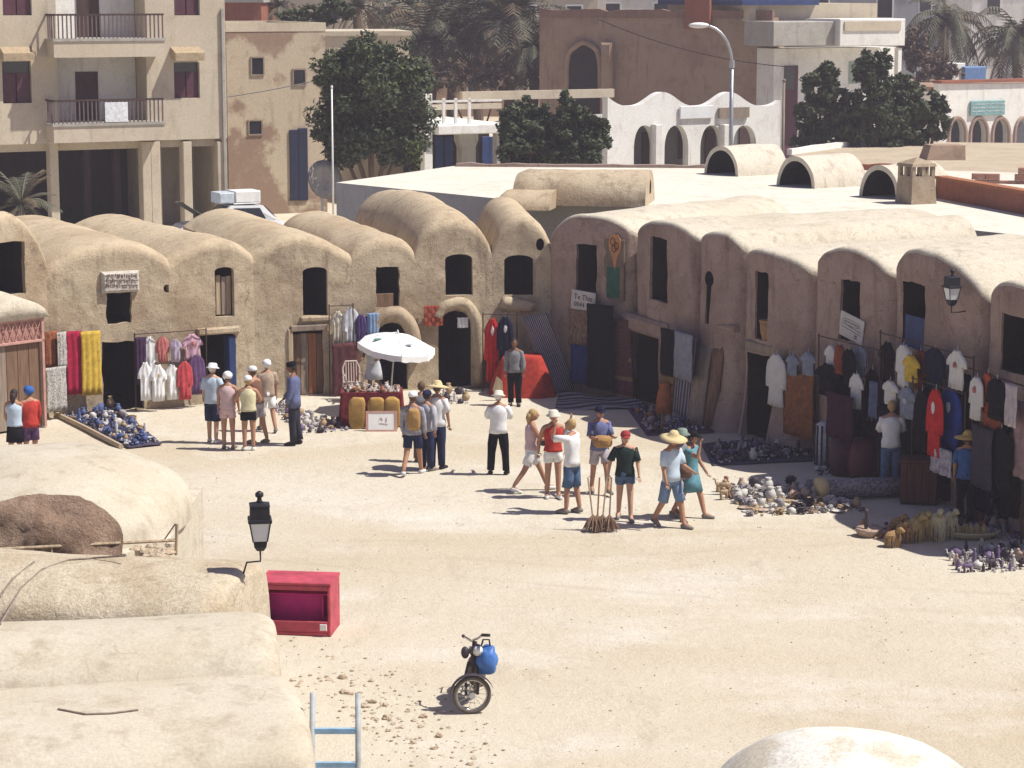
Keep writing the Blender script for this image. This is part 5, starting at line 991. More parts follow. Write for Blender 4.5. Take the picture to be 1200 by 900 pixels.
WH = ('white', (.72, .72, .72), .1); NV = ('navy', (.022, .03, .075)); BK = ('black', (.009, .009, .012)); STRAW = mat('plaited_straw', (.62, .50, .27), .9, .25, 40, .3); PALEH = ('pale_hat', (.66, .62, .52), .15); LBL = ('light_blue', (.48, .58, .68), .15); RED = ('red', (.45, .05, .04)); DEN = ('denim', (.09, .15, .26)); YEL = ('pale_yellow', (.60, .56, .36), .15); PINK = ('dusty_pink', (.58, .42, .42), .15); LIL = ('lilac_grey', (.42, .38, .42)); TEAL = ('teal', (.12, .28, .34)); DGRN = ('dark_green', (.02, .035, .033)); GRY = ('mid_grey', (.22, .22, .24)); BLU = ('blue', (.05, .10, .25)); PUR = ('purple', (.10, .05, .12)); BWN = ('brown', (.17, .09, .06)); SLB = ('slate_blue', (.13, .15, .27))
W1 = (22, 8, -16, 18); W2 = (-14, 22, 18, 4); ST = (3, 2, -3, 4)
person(19, 549, 10, 'woman with dark hair in a pale blue top and black skirt', 'tank', 'skirt', LBL, BK, 'tan', 'dark', h=1.66, long_hair=True, arms=((10, 10, 30), (20, 5, 60)))
person(37, 548, 330, 'person in a red top with a blue head cloth beside the pink porch', 'long', 'shorts', RED, PUR, 'tan', 'dark', 'wrap', ('cobalt', (.04, .12, .38)), h=1.7, arms=((20, 10, 60), (10, 8, 20)))
person(250, 519, 20, 'man in a pale blue shirt and dark shorts with a white sun hat', 'tshirt', 'long_shorts', LBL, NV, 'fair', 'white', 'bucket', WH, h=1.76, shoe='white', legs=ST, hpitch=10)
person(268, 527, 5, 'woman in a dusty pink playsuit with a white wrapped head cloth', 'tank', 'short_shorts', PINK, PINK, 'tan', 'brown', 'wrap', WH, h=1.68, hpitch=8)
person(292, 529, 350, 'woman in a pale yellow top and black shorts with a white cap', 'tank', 'short_shorts', YEL, BK, 'tan', 'blond', 'cap', WH, h=1.62, shoe='white', arms=((15, 25, 60), (10, 25, 70)))
person(303, 521, 300, 'tanned person in a brown vest with a white cap bending forward', 'tank', 'shorts', BWN, LIL, 'tan', 'brown', 'cap', WH, h=1.7, lean=10, legs=(10, 12, -8, 8), arms=((30, 10, 50), (20, 12, 40)))
person(314, 506, 340, 'person with white hair hidden behind the group near the stone wall', 'tshirt', 'shorts', ('sand', (.42, .32, .24)), WH, 'tan', 'white', 'wrap', WH, h=1.66, legs=W1)
person(345, 523, 275, 'man in a slate blue jacket and dark trousers with a dark cap', 'jacket', 'trousers', SLB, ('charcoal', (.035, .035, .05)), 'brown', 'dark', 'skull', BK, h=1.83, shoe='black', arms=((5, 5, 12), (12, 4, 30)), legs=(2, 4, -4, 6), hpitch=12)
pr8, J8, k8 = person(484, 556, 15, 'person with a tan rucksack, navy shorts and a white cap', 'long', 'shorts', ('striped_grey', (.34, .33, .38), .6), NV, 'tan', 'brown', 'cap', WH, h=1.76, legs=W2, shoe='white')
person(512, 549, 20, 'man in a white shirt and navy trousers with a straw hat', 'tshirt', 'trousers', WH, NV, 'tan', 'brown', 'straw', STRAW, h=1.82, shoe='black', hpitch=10)
person(500, 551, 35, 'person in a grey sweater with a navy cap between the rucksack and straw hat', 'long', 'trousers', ('pale_grey', (.42, .42, .46)), NV, 'tan', 'dark', 'cap', NV, h=1.68, arms=((10, 10, 20), (-20, 25, 5)))
person(494, 541, 10, 'brown haired person standing nearest the trinket stall', 'tshirt', 'trousers', GRY, BWN, 'tan', 'brown', h=1.72)
person(584, 557, 5, 'man in a white shirt and black trousers seen from behind', 'tshirt', 'trousers', WH, BK, 'tan', 'white', 'bucket', PALEH, h=1.74, shoe='black', arms=((25, 12, 70), (25, 12, 70)), spread=.5, hpitch=14)
person(623, 578, 78, 'blonde woman in white shorts striding with a bag at her waist', 'tank', 'shorts', PINK, WH, 'tan', 'blond', h=1.72, legs=(27, 5, -24, 12), arms=((15, 8, 70), (25, 8, 70)), shoe='white', long_hair=True)
person(648, 585, 172, 'man in a red vest and white shorts with a pale sun hat', 'tank', 'short_shorts', RED, WH, 'tan', 'brown', 'bucket', PALEH, h=1.74, shoe='white', arms=((-25, 14, 30), (-25, 14, 30)), legs=(4, 4, -4, 4))
person(670, 602, 300, 'man in a white shirt and blue shorts with raised arms shading his face', 'tshirt', 'long_shorts', WH, DEN, 'tan', 'blond', h=1.82, arms=((85, 18, 105), (95, 14, 110)), hpitch=-18, legs=(6, 4, -5, 6), long_hair=False)
person(702, 580, 165, 'woman in a blue top holding a tan bag with a dark helmet cap', 'tshirt', 'shorts', ('periwinkle', (.15, .17, .32)), LIL, 'tan', 'dark', 'cap', ('midnight', (.012, .016, .04)), h=1.74, arms=((20, 8, 75), (20, 8, 75)), legs=(26, 16, -10, 4))
person(732, 610, 178, 'woman in a dark green shirt and denim shorts with a red cap', 'tshirt', 'short_shorts', DGRN, DEN, 'fair', 'brown', 'cap', ('brick_red', (.33, .045, .05)), h=1.7, legs=(14, 6, -8, 14), arms=((12, 12, 10), (-8, 22, 15)), long_hair=True)
person(786, 618, 140, 'man in a pale blue shirt and blue shorts with a wide straw hat', 'tshirt', 'long_shorts', LBL, ('steel_blue', (.16, .24, .38)), 'tan', 'brown', 'straw', STRAW, h=1.82, legs=(20, 8, -14, 20), arms=((15, 6, 55), (5, 8, 15)), hpitch=12)
person(797, 608, 150, 'person with a grey green hat half hidden behind the straw hatted man', 'tshirt', 'shorts', GRY, LIL, 'tan', 'brown', 'bucket', ('sage', (.20, .26, .22)), h=1.76, legs=W2)
person(809, 607, 120, 'woman in a teal dress with a dark cap and hand at her face', 'dress', 'none', TEAL, TEAL, 'tan', 'dark', 'cap', BK, h=1.7, arms=((15, 6, 20), (60, 8, 110)), legs=W1)
person(603, 476, 185, 'trader in a grey shirt and black trousers by the red tarpaulin', 'long', 'trousers', GRY, BK, 'brown', 'dark', h=1.62, shoe='black')
person(438, 470, 190, 'trader wrapped in a pale robe and white head scarf under the umbrella', 'dress', 'skirt', ('pale_robe', (.50, .52, .58), .15), LIL, 'brown', 'dark', 'scarf', WH, h=1.62, lean=12, arms=((30, 8, 60), (30, 8, 60)))
person(1043, 578, 5, 'man in a white shirt and blue trousers facing the hanging clothes', 'tshirt', 'trousers', WH, DEN, 'tan', 'blond', h=1.86, arms=((20, 8, 60), (20, 8, 60)))
person(1131, 614, 15, 'person in a blue shirt with a yellow straw hat among the garments', 'tshirt', 'trousers', ('royal', (.05, .12, .30)), BK, 'tan', 'dark', 'straw', mat('yellow_straw', (.55, .38, .12), .9, .3, 30, .2), h=1.74)
# things they carry
MBAG = mat('tan_canvas', (.38, .22, .08), .9, .3, 9)
def bag(label, px, py, off, dims, m, strap=None, amp=.15, lift=1.0):
    q = G(px, py); gz = ground_z(q.x, q.y); r = thing('bag', label, 'bag', (q.x + off[0], q.y + off[1], gz + off[2])); mb = MB(); mb.blob((0, 0, 0), dims, 20, 14, amp, px, sq=.65); mb.build('bag_body', m, r, smooth=True)
    mb = MB(); mb.blob((0, -dims[1] * .75, dims[2] * .25), (dims[0] * .7, dims[1] * .35, dims[2] * .45), 8, 6, .1, px); mb.build('flap', m, r, smooth=True)
    if strap: MB().tube(strap, .014, 5).build('strap', BK_M, r)
BK_M = M_BLACK
bag('tan rucksack worn on the back of the person in navy shorts', 484, 556, (.03, -.22, 1.22), (.15, .1, .23), MBAG, [(-.1, .05, .2), (-.1, .2, .25)])
bag('tan cloth bag held by the woman in the blue top', 702, 580, (.05, -.32, 1.12), (.2, .12, .12), MBAG, [(-.15, 0, .05), (-.18, .15, .3)])
bag('dark waist bag carried by the striding blonde woman', 623, 578, (.24, -.05, 1.06), (.12, .08, .1), mat('dark_canvas', (.06, .05, .05)), [(-.1, 0, .05), (-.2, .05, .0)])
bag('brown camera bag hanging beside the teal dress', 797, 612, (.08, -.25, 1.0), (.12, .08, .1), mat('brown_leather', (.12, .06, .04), .5), [(0, 0, .1), (-.05, .12, .4)])
# ================================================================== goods: garments, rugs, cloths
def wpt(f, px, py, y): x, z = f.pix(px, py, y); return f.w(x, y, z)
def place(mb, name, m, f, anchor, label, cat, group=None, smooth=True):
    """mesh in facade-local coordinates, re-based on its own anchor"""
    mb.v = [(v[0] - anchor[0], v[1] - anchor[1], v[2] - anchor[2]) for v in mb.v]
    return mb.build(name, m, None, smooth, f.w(*anchor), f.a, label=label, cat=cat, group=group)
def garment(key, rect, y, c, label, kind='tee', cat=None, group='garments hanging on the shaded storehouses', mark=None, seed=0, rag=0.0):
    f = FR[key]; a, z0, b, z1 = f.rect(*rect, y=y); a, b = min(a, b), max(a, b); w = b - a; h = z1 - z0; cx = (a + b) / 2; rg = random.Random(int(rect[0] * 7 + rect[1]) + seed); ph = rg.uniform(0, 6); fr = rg.uniform(2, 3.5)
    if kind == 'tee': rows = [(0, .33), (.2, .34), (.4, .33), (.57, .33), (.575, .5), (.7, .47), (.82, .36), (.9, .22), (.96, .15), (1, .13)]
    elif kind == 'long': rows = [(0, .37), (.15, .36), (.3, .34), (.34, .35), (.345, .5), (.5, .49), (.7, .47), (.83, .42), (.92, .27), (.97, .15), (1, .12)]
    elif kind == 'robe': rows = [(0, .42), (.2, .4), (.45, .36), (.5, .36), (.505, .5), (.7, .48), (.88, .36), (.95, .2), (1, .12)]
    else: rows = [(0, .49), (.12, .5), (.3, .48), (.5, .49), (.7, .47), (.85, .48), (.94, .5), (1, .5)]
    mb = MB(); nu = 12; th = .05 if kind != 'cloth' else .03; lean = rg.uniform(-.03, .03); V = []
    for sgn in (-1, 1):
        for (v, hw) in rows:
            for i in range(nu + 1):
                s = i / nu * 2 - 1; fold = .02 * math.sin(ph + s * math.pi * fr) * (1 - v * .6) + .008 * math.sin(s * 11 + v * 9 + ph); e = math.sqrt(max(0, 1 - s * s * .98))
                zz = z0 + h * v + (rag * .04 * math.sin(s * 7 + ph) if v == 0 else 0) - (.03 * h * (1 - s * s) if v == 1 and kind in ('tee', 'robe', 'long') else 0)
                V.append((cx + hw * w * s * (1 + lean * v), y + sgn * th * e + fold - .0, zz))
    n = nu + 1; nr = len(rows); off = n * nr; F_ = []
    for j in range(nr - 1):
        for i in range(nu): F_ += [(j * n + i, j * n + i + 1, (j + 1) * n + i + 1, (j + 1) * n + i), (off + j * n + i, off + (j + 1) * n + i, off + (j + 1) * n + i + 1, off + j * n + i + 1)]
        for i in (0, nu): F_.append((j * n + i, (j + 1) * n + i, off + (j + 1) * n + i, off + j * n + i))
    for j in (0, nr - 1):
        for i in range(nu): F_.append((j * n + i, off + j * n + i, off + j * n + i + 1, j * n + i + 1))
    mb.add(V, F_); nm = {'tee': 'hanging_shirt', 'long': 'hanging_garment', 'robe': 'hanging_robe', 'cloth': 'hanging_cloth'}[kind]
    o = place(mb, nm, cloth(*c) if isinstance(c, tuple) else c, f, (cx, y, z0), label, cat or {'tee': 'shirt', 'long': 'garment', 'robe': 'robe', 'cloth': 'cloth'}[kind], group)
    if mark:
        q = MB(); q.blob((0, -th - .012, h * mark[1]), (w * mark[2], .012, h * mark[3]), 8, 5, .35, seed); q.build('printed_motif', cloth(*mark[0]), o)
    if kind in ('tee', 'long', 'robe'):
        q = MB(); q.tube([(0, 0, h * .97), (0, 0, h + .04), (.02, 0, h + .07), (.0, 0, h + .09)], .006, 4); q.tube([(-w * .2, 0, h * .9), (0, 0, h * .985), (w * .2, 0, h * .9)], .007, 4); q.build('hanger', M_STEEL, o)
    return o
OW = ('off_white', (.58, .57, .55), .12); RST = ('rust', (.22, .06, .03)); GBL = ('grey_blue', (.20, .23, .30)); RBL = ('royal_blue', (.025, .05, .24)); SLT = ('slate', (.10, .12, .20)); CR = ('crimson', (.38, .02, .06)); GOLD = ('gold_satin', (.62, .42, .07), .35); SCR = ('scarlet', (.52, .03, .03))
G1 = [('R4', (898, 414, 921, 476), OW, 'long white shirt hung by the dark doorway', 'long'), ('R4', (921, 415, 937, 440), GBL, 'grey blue garment hung above the orange rug', 'tee'), ('R4', (938, 412, 956, 440), GBL, 'grey blue garment beside the black sweaters', 'tee'),
 ('R5', (966, 404, 981, 436), OW, 'small white shirt next to the rust garment', 'tee'), ('R5', (978, 404, 989, 438), RST, 'rust red garment squeezed beside a small white shirt', 'long'), ('R5', (986, 409, 1003, 452), BK, 'black garment under the notice board', 'long'), ('R5', (999, 405, 1016, 442), GBL, 'grey blue garment under the notice board', 'long'), ('R5', (954, 426, 986, 464), BK, 'wide black sweater beneath the small white shirt', 'tee'), ('R5', (994, 437, 1013, 479), OW, 'white shirt with one sleeve showing below the grey garment', 'tee'), ('R5', (1013, 432, 1031, 490), BK, 'long black garment beside the slate scarf', 'long'), ('R5', (1018, 447, 1029, 490), SLT, 'narrow slate blue scarf', 'cloth'), ('R5', (968, 462, 1000, 515), ('dark_plum', (.05, .02, .035)), 'dark plum cloth hung low over the doorway', 'cloth'),
 ('R6', (1029, 400, 1051, 448), BK, 'black hooded garment by the blue window board', 'tee'), ('R6', (1049, 403, 1068, 455), OW, 'long white shirt under the blue window board', 'long'), ('R6', (1057, 416, 1078, 447), ('bright_yellow', (.58, .40, .06)), 'bright yellow shirt beside the rust garment', 'tee'), ('R6', (1071, 410, 1086, 456), RST, 'rust garment behind the bright yellow shirt', 'long'), ('R6', (1083, 407, 1108, 458), ('ink', (.012, .016, .04)), 'ink blue jacket hung beside the printed white shirt', 'long'), ('R6', (1109, 410, 1134, 456), OW, 'white shirt with a red print below the lantern', 'tee', (('motif_red', (.4, .12, .1)), .62, .08, .07)),
 ('R6', (1033, 446, 1053, 474), OW, 'white shirt hanging behind the man facing the clothes', 'tee'), ('R6', (1051, 453, 1075, 490), GBL, 'grey blue printed shirt beside the man facing the clothes', 'tee', (('motif_pale', (.4, .42, .45)), .55, .1, .1)), ('R6', (1086, 455, 1106, 535), SCR, 'long scarlet robe with a white motif', 'long', (('motif_white', (.7, .7, .7)), .72, .1, .09)), ('R6', (1101, 454, 1127, 530), RBL, 'long royal blue robe with a white motif', 'long', (('motif_white', (.7, .7, .7)), .7, .1, .09)), ('R6', (1070, 456, 1090, 530), BK, 'long black robe next to the scarlet robe', 'long'), ('R6', (1090, 525, 1116, 556), ('patched_white', (.42, .40, .44), .6), 'patterned white cloth under the scarlet robe', 'cloth'),
 ('R7', (1136, 441, 1153, 492), OW, 'white shirt with a small print near the dark robe', 'long', (('motif_red', (.4, .12, .1)), .7, .12, .08)), ('R7', (1150, 436, 1164, 496), ('orange_red', (.42, .09, .04)), 'orange red garment between white and black ones', 'long'), ('R7', (1156, 443, 1180, 492), BK, 'black garment beside the orange red one', 'long'), ('R7', (1125, 438, 1140, 480), BK, 'black garment tucked behind the white printed shirt', 'long'), ('R7', (1150, 486, 1174, 502), RST, 'folded rust cloth under the black garment', 'cloth'), ('R7', (1178, 450, 1192, 500), ('dusty_white', (.42, .38, .40)), 'crumpled pale scarf hung at the far post', 'cloth'), ('R7', (1186, 470, 1206, 560), ('dusty_rose', (.28, .19, .20)), 'dusty rose shawl hung to the ground', 'cloth'), ('R7', (1160, 500, 1186, 570), BK, 'long black robe by the dusty rose shawl', 'long'), ('R7', (1138, 500, 1162, 572), ('smoke', (.05, .045, .06)), 'smoke coloured cloth hanging in the doorway', 'cloth')]
for i, g in enumerate(G1): garment(g[0], g[1], -.35 - .12 * (i % 3) - (.25 if g[1][1] > 440 else 0), g[2], g[3], g[4], mark=g[5] if len(g) > 5 else None, seed=i)
def rail(label, key, px0, px1, py, y, feet=True):
    f = FR[key]; x0, z0 = f.pix(px0, py, y); x1, z1 = f.pix(px1, py, y); z = (z0 + z1) / 2; r = thing('clothes_rail', label, 'clothes rail', f.w(x0, y, 0), f.a, 'clothes rails along the shaded row'); MB().tube([(0, 0, z), (x1 - x0, 0, z)], .013, 6).build('rail_bar', W_DARK, r)
    for x in (0, x1 - x0): MB().tube([(x, .06, 0), (x, .03, z + .04)], .016, 6).build('upright', W_DARK, r)
rail('clothes rail carrying the garments under the notice board', 'R5', 958, 1034, 402, -.47); rail('clothes rail carrying the yellow and printed shirts', 'R6', 1030, 1140, 404, -.5); rail('clothes rail carrying the long scarlet and blue robes', 'R6', 1068, 1130, 452, -.75); rail('clothes rail carrying the black and orange red garments', 'R7', 1126, 1200, 440, -.5)
GL = 'garments hanging on the sunlit storehouses'
for i, g in enumerate([('L2', (77, 388, 97, 462), CR, 'long crimson cloth hanging beside a gold one', 'cloth'), ('L2', (95, 388, 119, 463), GOLD, 'long gold satin cloth beside the black doorway', 'cloth'), ('L2', (159, 395, 172, 450), ('aubergine', (.06, .03, .07)), 'aubergine cloth at the edge of the black doorway', 'cloth'), ('L2', (168, 394, 183, 440), WH, 'white lace dress hung above the white blouses', 'long'), ('L2', (183, 394, 198, 424), ('coral', (.48, .16, .15)), 'coral shirt between the white dress and lilac shirt', 'long'), ('L2', (198, 397, 214, 424), ('lilac', (.42, .35, .46)), 'lilac shirt beside the pink one', 'tee'), ('L2', (212, 391, 238, 424), ('pink', (.58, .36, .44)), 'pink shirt with a small red print', 'tee', (('motif_red', (.4, .1, .1)), .65, .07, .1)), ('L2', (161, 424, 180, 469), WH, 'white blouse nearest the black doorway', 'tee'), ('L2', (175, 427, 196, 470), WH, 'white blouse with a tan motif in the middle', 'tee', (('motif_tan', (.45, .36, .2)), .7, .08, .06)), ('L2', (192, 426, 212, 468), WH, 'white blouse beside the red dress', 'tee'), ('L2', (207, 423, 226, 468), ('poppy', (.48, .07, .08)), 'poppy red dress beside the white blouses', 'long'), ('L2', (221, 415, 241, 462), ('violet', (.13, .07, .16)), 'violet skirt under the pink shirt', 'long'),
 ('L4', (387, 364, 405, 402), ('cream', (.58, .54, .44)), 'cream blouse hung by the plank door', 'tee'), ('L4', (401, 360, 421, 402), ('pearl', (.55, .56, .58)), 'pearl grey blouse beside the cream blouse', 'long'), ('L5', (416, 368, 430, 404), ('deep_violet', (.08, .05, .15)), 'deep violet garment beside the pearl blouse', 'long'), ('L5', (424, 370, 437, 402), ('mid_blue', (.06, .12, .32)), 'blue garment near the plaster hood', 'long'), ('L5', (430, 367, 444, 392), ('sky_cloth', (.22, .33, .52)), 'sky blue cloth knotted at the plaster hood', 'cloth'), ('L4', (389, 402, 421, 466), ('wine_weave', (.12, .045, .05), .6), 'wine dark fringed rug hanging by the plank door', 'cloth', None, 'rug'), ('L1', (53, 388, 69, 430), mat('orange_kilim', (.38, .12, .04), .95, .7, 22, .3, c2=(.08, .04, .035)), 'orange flecked kilim panel beside the porch', 'cloth', None, 'rug'), ('L1', (54, 430, 78, 482), mat('speckled_weave', (.68, .66, .62), .95, .5, 26, .5, c2=(.12, .10, .09)), 'black and white speckled rug beside the porch', 'cloth', None, 'rug'), ('L1', (67, 389, 78, 431), mat('speckled_weave', (.68, .66, .62)), 'narrow speckled runner hanging above the speckled rug', 'cloth', None, 'rug')]):
    garment(g[0], g[1], -.16 - .07 * (i % 3) - (.12 if g[1][1] > 420 else 0), g[2], g[3], g[4], group=GL, mark=g[5] if len(g) > 5 else None, seed=i + 50, cat=g[6] if len(g) > 6 else None)
for (lab, key, a, b, py, y) in (('clothes rail carrying the pink and white blouses', 'L2', 158, 242, 389, -.28), ('clothes rail carrying the cream blouse by the plank door', 'L4', 386, 414, 358, -.3)): rail(lab, key, a, b, py, y)
GX = 'cloths and rugs around the shaded corner'
NK = mat('patterned_kilim', (.30, .20, .13), .95, .7, 9, .2, c2=(.05, .03, .03), stretch=(3, 3, 1.2)); DK = mat('dark_kilim', (.14, .06, .05), .95, .6, 7, .2, c2=(.05, .03, .035), stretch=(1, 1, 5)); OR_ = mat('orange_brown_kilim', (.30, .11, .03), .95, .6, 9, .4, c2=(.09, .04, .03))
for i, g in enumerate([('R1', (667, 363, 693, 407), NK, 'pale geometric woven panel under the lettered board', 'cloth'), ('R1', (668, 405, 691, 450), ('deep_blue', (.025, .04, .16)), 'deep blue cloth below the geometric panel', 'cloth'), ('R1', (687, 357, 719, 456), BK, 'tall black cloth beside the geometric panel', 'cloth'), ('R1', (711, 374, 740, 458), DK, 'dark banded rug with a red edge by the lintel', 'cloth'), ('R2', (774, 386, 793, 440), BK, 'black cloth hung inside the lintel doorway', 'cloth'), ('R2', (790, 390, 812, 445), ('pale_slate', (.24, .25, .30)), 'pale slate sheet hung at the doorway edge', 'cloth'), ('R4', (917, 436, 954, 512), OR_, 'orange brown rug hanging below the grey garments', 'cloth'), ('L7', (567, 372, 587, 448), SCR, 'long scarlet dress with a white tag by the corner', 'long', (('motif_white', (.7, .7, .7)), .8, .09, .07)), ('L7', (582, 370, 602, 430), ('ink', (.012, .016, .04)), 'ink blue dress with a white tag by the corner', 'long', (('motif_white', (.7, .7, .7)), .75, .1, .08)), ('L7', (584, 396, 606, 440), BK, 'black shawl hung over the ink blue dress', 'tee')]):
    garment(g[0], g[1], -.3 - .1 * (i % 3) - (.35 if g[0] == 'L7' else 0), g[2], g[3], g[4], group=GX, mark=g[5] if len(g) > 5 else None, seed=i + 90, cat=None if g[4] != 'cloth' or 'cloth' in g[3] or 'sheet' in g[3] else 'rug')
rail('bent rail carrying the scarlet and ink blue dresses', 'L7', 566, 606, 368, -.75)
# garments visible behind the first layer: more dark clothing
for i, (key, rc, c) in enumerate([('R5', (1000, 455, 1018, 500), BK), ('R6', (1112, 456, 1132, 505), ('ink', (.012, .016, .04))), ('R6', (1052, 488, 1072, 535), BK), ('R6', (1028, 470, 1050, 520), ('ink', (.012, .016, .04))), ('R7', (1128, 478, 1146, 520), BK), ('R5', (1010, 492, 1032, 540), BK), ('R5', (985, 478, 1004, 520), ('smoke', (.05, .045, .06))), ('R6', (1046, 500, 1070, 560), BK), ('R6', (1108, 500, 1134, 560), ('smoke', (.05, .045, .06))), ('R7', (1140, 540, 1165, 600), ('ink', (.012, .016, .04))), ('R7', (1170, 545, 1198, 605), BK), ('R5', (1018, 512, 1042, 552), ('ink', (.012, .016, .04))), ('R7', (1124, 515, 1142, 570), BK), ('R6', (1076, 440, 1092, 480), BK), ('R7', (1166, 470, 1184, 520), ('ink', (.012, .016, .04)))]): garment(key, rc, -.3, c, 'dark garment hanging in the second row behind the shirts', 'long', group='dark garments in the second row', seed=i + 200)

def sheet(name, label, cat, TL, TR, BR, BL, mats, nu=20, nv=14, th=.03, rip=.03, colfn=None, sag=0.0, group=None, seed=0):
    TL, TR, BR, BL = map(Vector, (TL, TR, BR, BL)); nrm = (TR - TL).cross(BL - TL).normalized(); o_ = BL; mb = MB(); V = []
    for s_ in (0, 1):
        for j in range(nv + 1):
            for i in range(nu + 1):
                u, v = i / nu, j / nv; p = BL.lerp(BR, u).lerp(TL.lerp(TR, u), v); d = rip * (math.sin(u * 9 + v * 3 + seed) + .6 * math.sin(v * 11 + u * 5 + seed)) + sag * math.sin(math.pi * v); V.append(tuple(p + nrm * (d + th * s_) - o_))
    n = nu + 1; off = n * (nv + 1); F_ = []; M_ = []
    for j in range(nv):
        for i in range(nu):
            k = colfn(i, j) if colfn else 0; F_ += [(j * n + i, j * n + i + 1, (j + 1) * n + i + 1, (j + 1) * n + i), (off + j * n + i, off + (j + 1) * n + i, off + (j + 1) * n + i + 1, off + j * n + i + 1)]; M_ += [k, k]
    for i in range(nu): F_ += [(i, i + 1, off + i + 1, off + i), (nv * n + i, off + nv * n + i, off + nv * n + i + 1, nv * n + i + 1)]; M_ += [0, 0]
    for j in range(nv): F_ += [(j * n, off + j * n, off + (j + 1) * n, (j + 1) * n), (j * n + nu, (j + 1) * n + nu, off + (j + 1) * n + nu, off + j * n + nu)]; M_ += [0, 0]
    mb.add(V, F_); mb.m = M_; return mb.build(name, mats, None, True, o_, label=label, cat=cat, group=group)
RG1 = cloth('rug_grey', (.30, .28, .31), .2); RG2 = cloth('rug_dark', (.06, .05, .07), .2)
sheet('striped_rug', 'grey and black striped rug leaning on the corner wall', 'rug', P(612, 372, 59.9), P(640, 366, 59.6), G(676, 456, .03), G(646, 461, .03), [RG1, RG2], 26, 12, .04, .015, lambda i, j: i % 2); sheet('striped_rug', 'crumpled striped rug spread on the ground at the corner', 'rug', G(655, 459, .06), G(735, 465, .06), G(765, 476, .06), G(650, 479, .06), [RG1, RG2], 24, 12, .03, .03, lambda i, j: j % 2)
# draped red tarpaulin
q = G(612, 467); tp = MB(); MT = cloth('red_tarpaulin', (.42, .05, .035), .35)
def tarp(s, t):
    a = 2 * math.pi * s; rr = min(1, t * 1.35) ** .5 if t < .74 else 1; x = .82 * math.copysign(abs(math.cos(a)) ** .55, math.cos(a)) * (.55 + .45 * t); y = .62 * math.copysign(abs(math.sin(a)) ** .55, math.sin(a)) * (.55 + .45 * t); z = 1.0 - 1.0 * t ** 1.5
    if t == 0: x = y = 0
    k = .05 * math.sin(a * 6 + t * 3) * t; return (x * (1 + k), y * (1 + k), max(z + .04 * math.sin(x * 5) * (1 - t), 0.0))
tp.grid(tarp, 40, 14); tp.build('tarpaulin', MT, None, True, (q.x, q.y + .62, ground_z(q.x, q.y)), label='red tarpaulin draped over a heap beside the dark trader', cat='tarpaulin')
q = G(582, 470); mb = MB(); mb.prism([(.0, 0), (.16, .1), (.14, .5), (.0, .62), (-.1, .3)], -.02, .02); mb.build('cardboard_piece', W_PALE, None, False, (q.x, q.y, 0), R(10), label='pale board scrap leaning against the red tarpaulin', cat='board')
# more rugs and boards leaning along the shaded wall
BR1 = cloth('rug_wine', (.13, .05, .05), .4); BR2 = cloth('rug_ochre', (.26, .16, .08), .3); f = FR['R2']
sheet('leaning_rug', 'wine and ochre banded rug leaning under the stone lintel', 'rug', wpt(FR['R1'], 716, 378, -.18), wpt(FR['R1'], 739, 380, -.18), G(742, 470, .03), G(718, 465, .03), [BR1, BR2], 8, 20, .04, .012, lambda i, j: 1 if j % 5 == 0 else 0)
sheet('leaning_rug', 'grey striped board leaning beside the dark doorway', 'rug', wpt(f, 796, 395, -.15), wpt(f, 815, 396, -.15), G(806, 496, .03), G(787, 490, .03), [RG1, RG2], 12, 8, .04, .008, lambda i, j: i % 2)
sheet('leaning_rug', 'ochre rug with wine stripes propped against the pale slate sheet', 'rug', wpt(f, 776, 418, -.3), wpt(f, 792, 420, -.3), G(786, 488, .03), G(770, 484, .03), [BR2, BR1], 6, 18, .04, .008, lambda i, j: 1 if j % 3 == 0 else 0)
q = G(783, 486); mb = MB(); mb.lathe([(.2, .0), (.24, .1), (.19, .5), (.12, .8), (.1, .82)], seg=14); mb.build('orange_drum', mat('orange_goatskin', (.42, .12, .03), .6, .3, 6), None, True, (q.x - .1, q.y - .25, 0), label='orange goatskin drum standing among the shaded rugs', cat='drum')
# leaning planks
for k, (lab, a, b, c, d) in enumerate((('broad grey plank leaning by the buttress', (818, 404), (834, 402), (822, 501), (803, 499)), ('darker plank leaning against the broad grey plank', (836, 404), (848, 402), (838, 502), (824, 503)))):
    f = FR['R3']; T0, T1 = wpt(f, *a, -.12), wpt(f, *b, -.12); sheet('plank', lab, 'plank', T0, T1, G(*c, .02), G(*d, .02), [W_GREY if k == 0 else W_BROWN], 3, 6, .05, .004, group='planks leaning by the buttress')
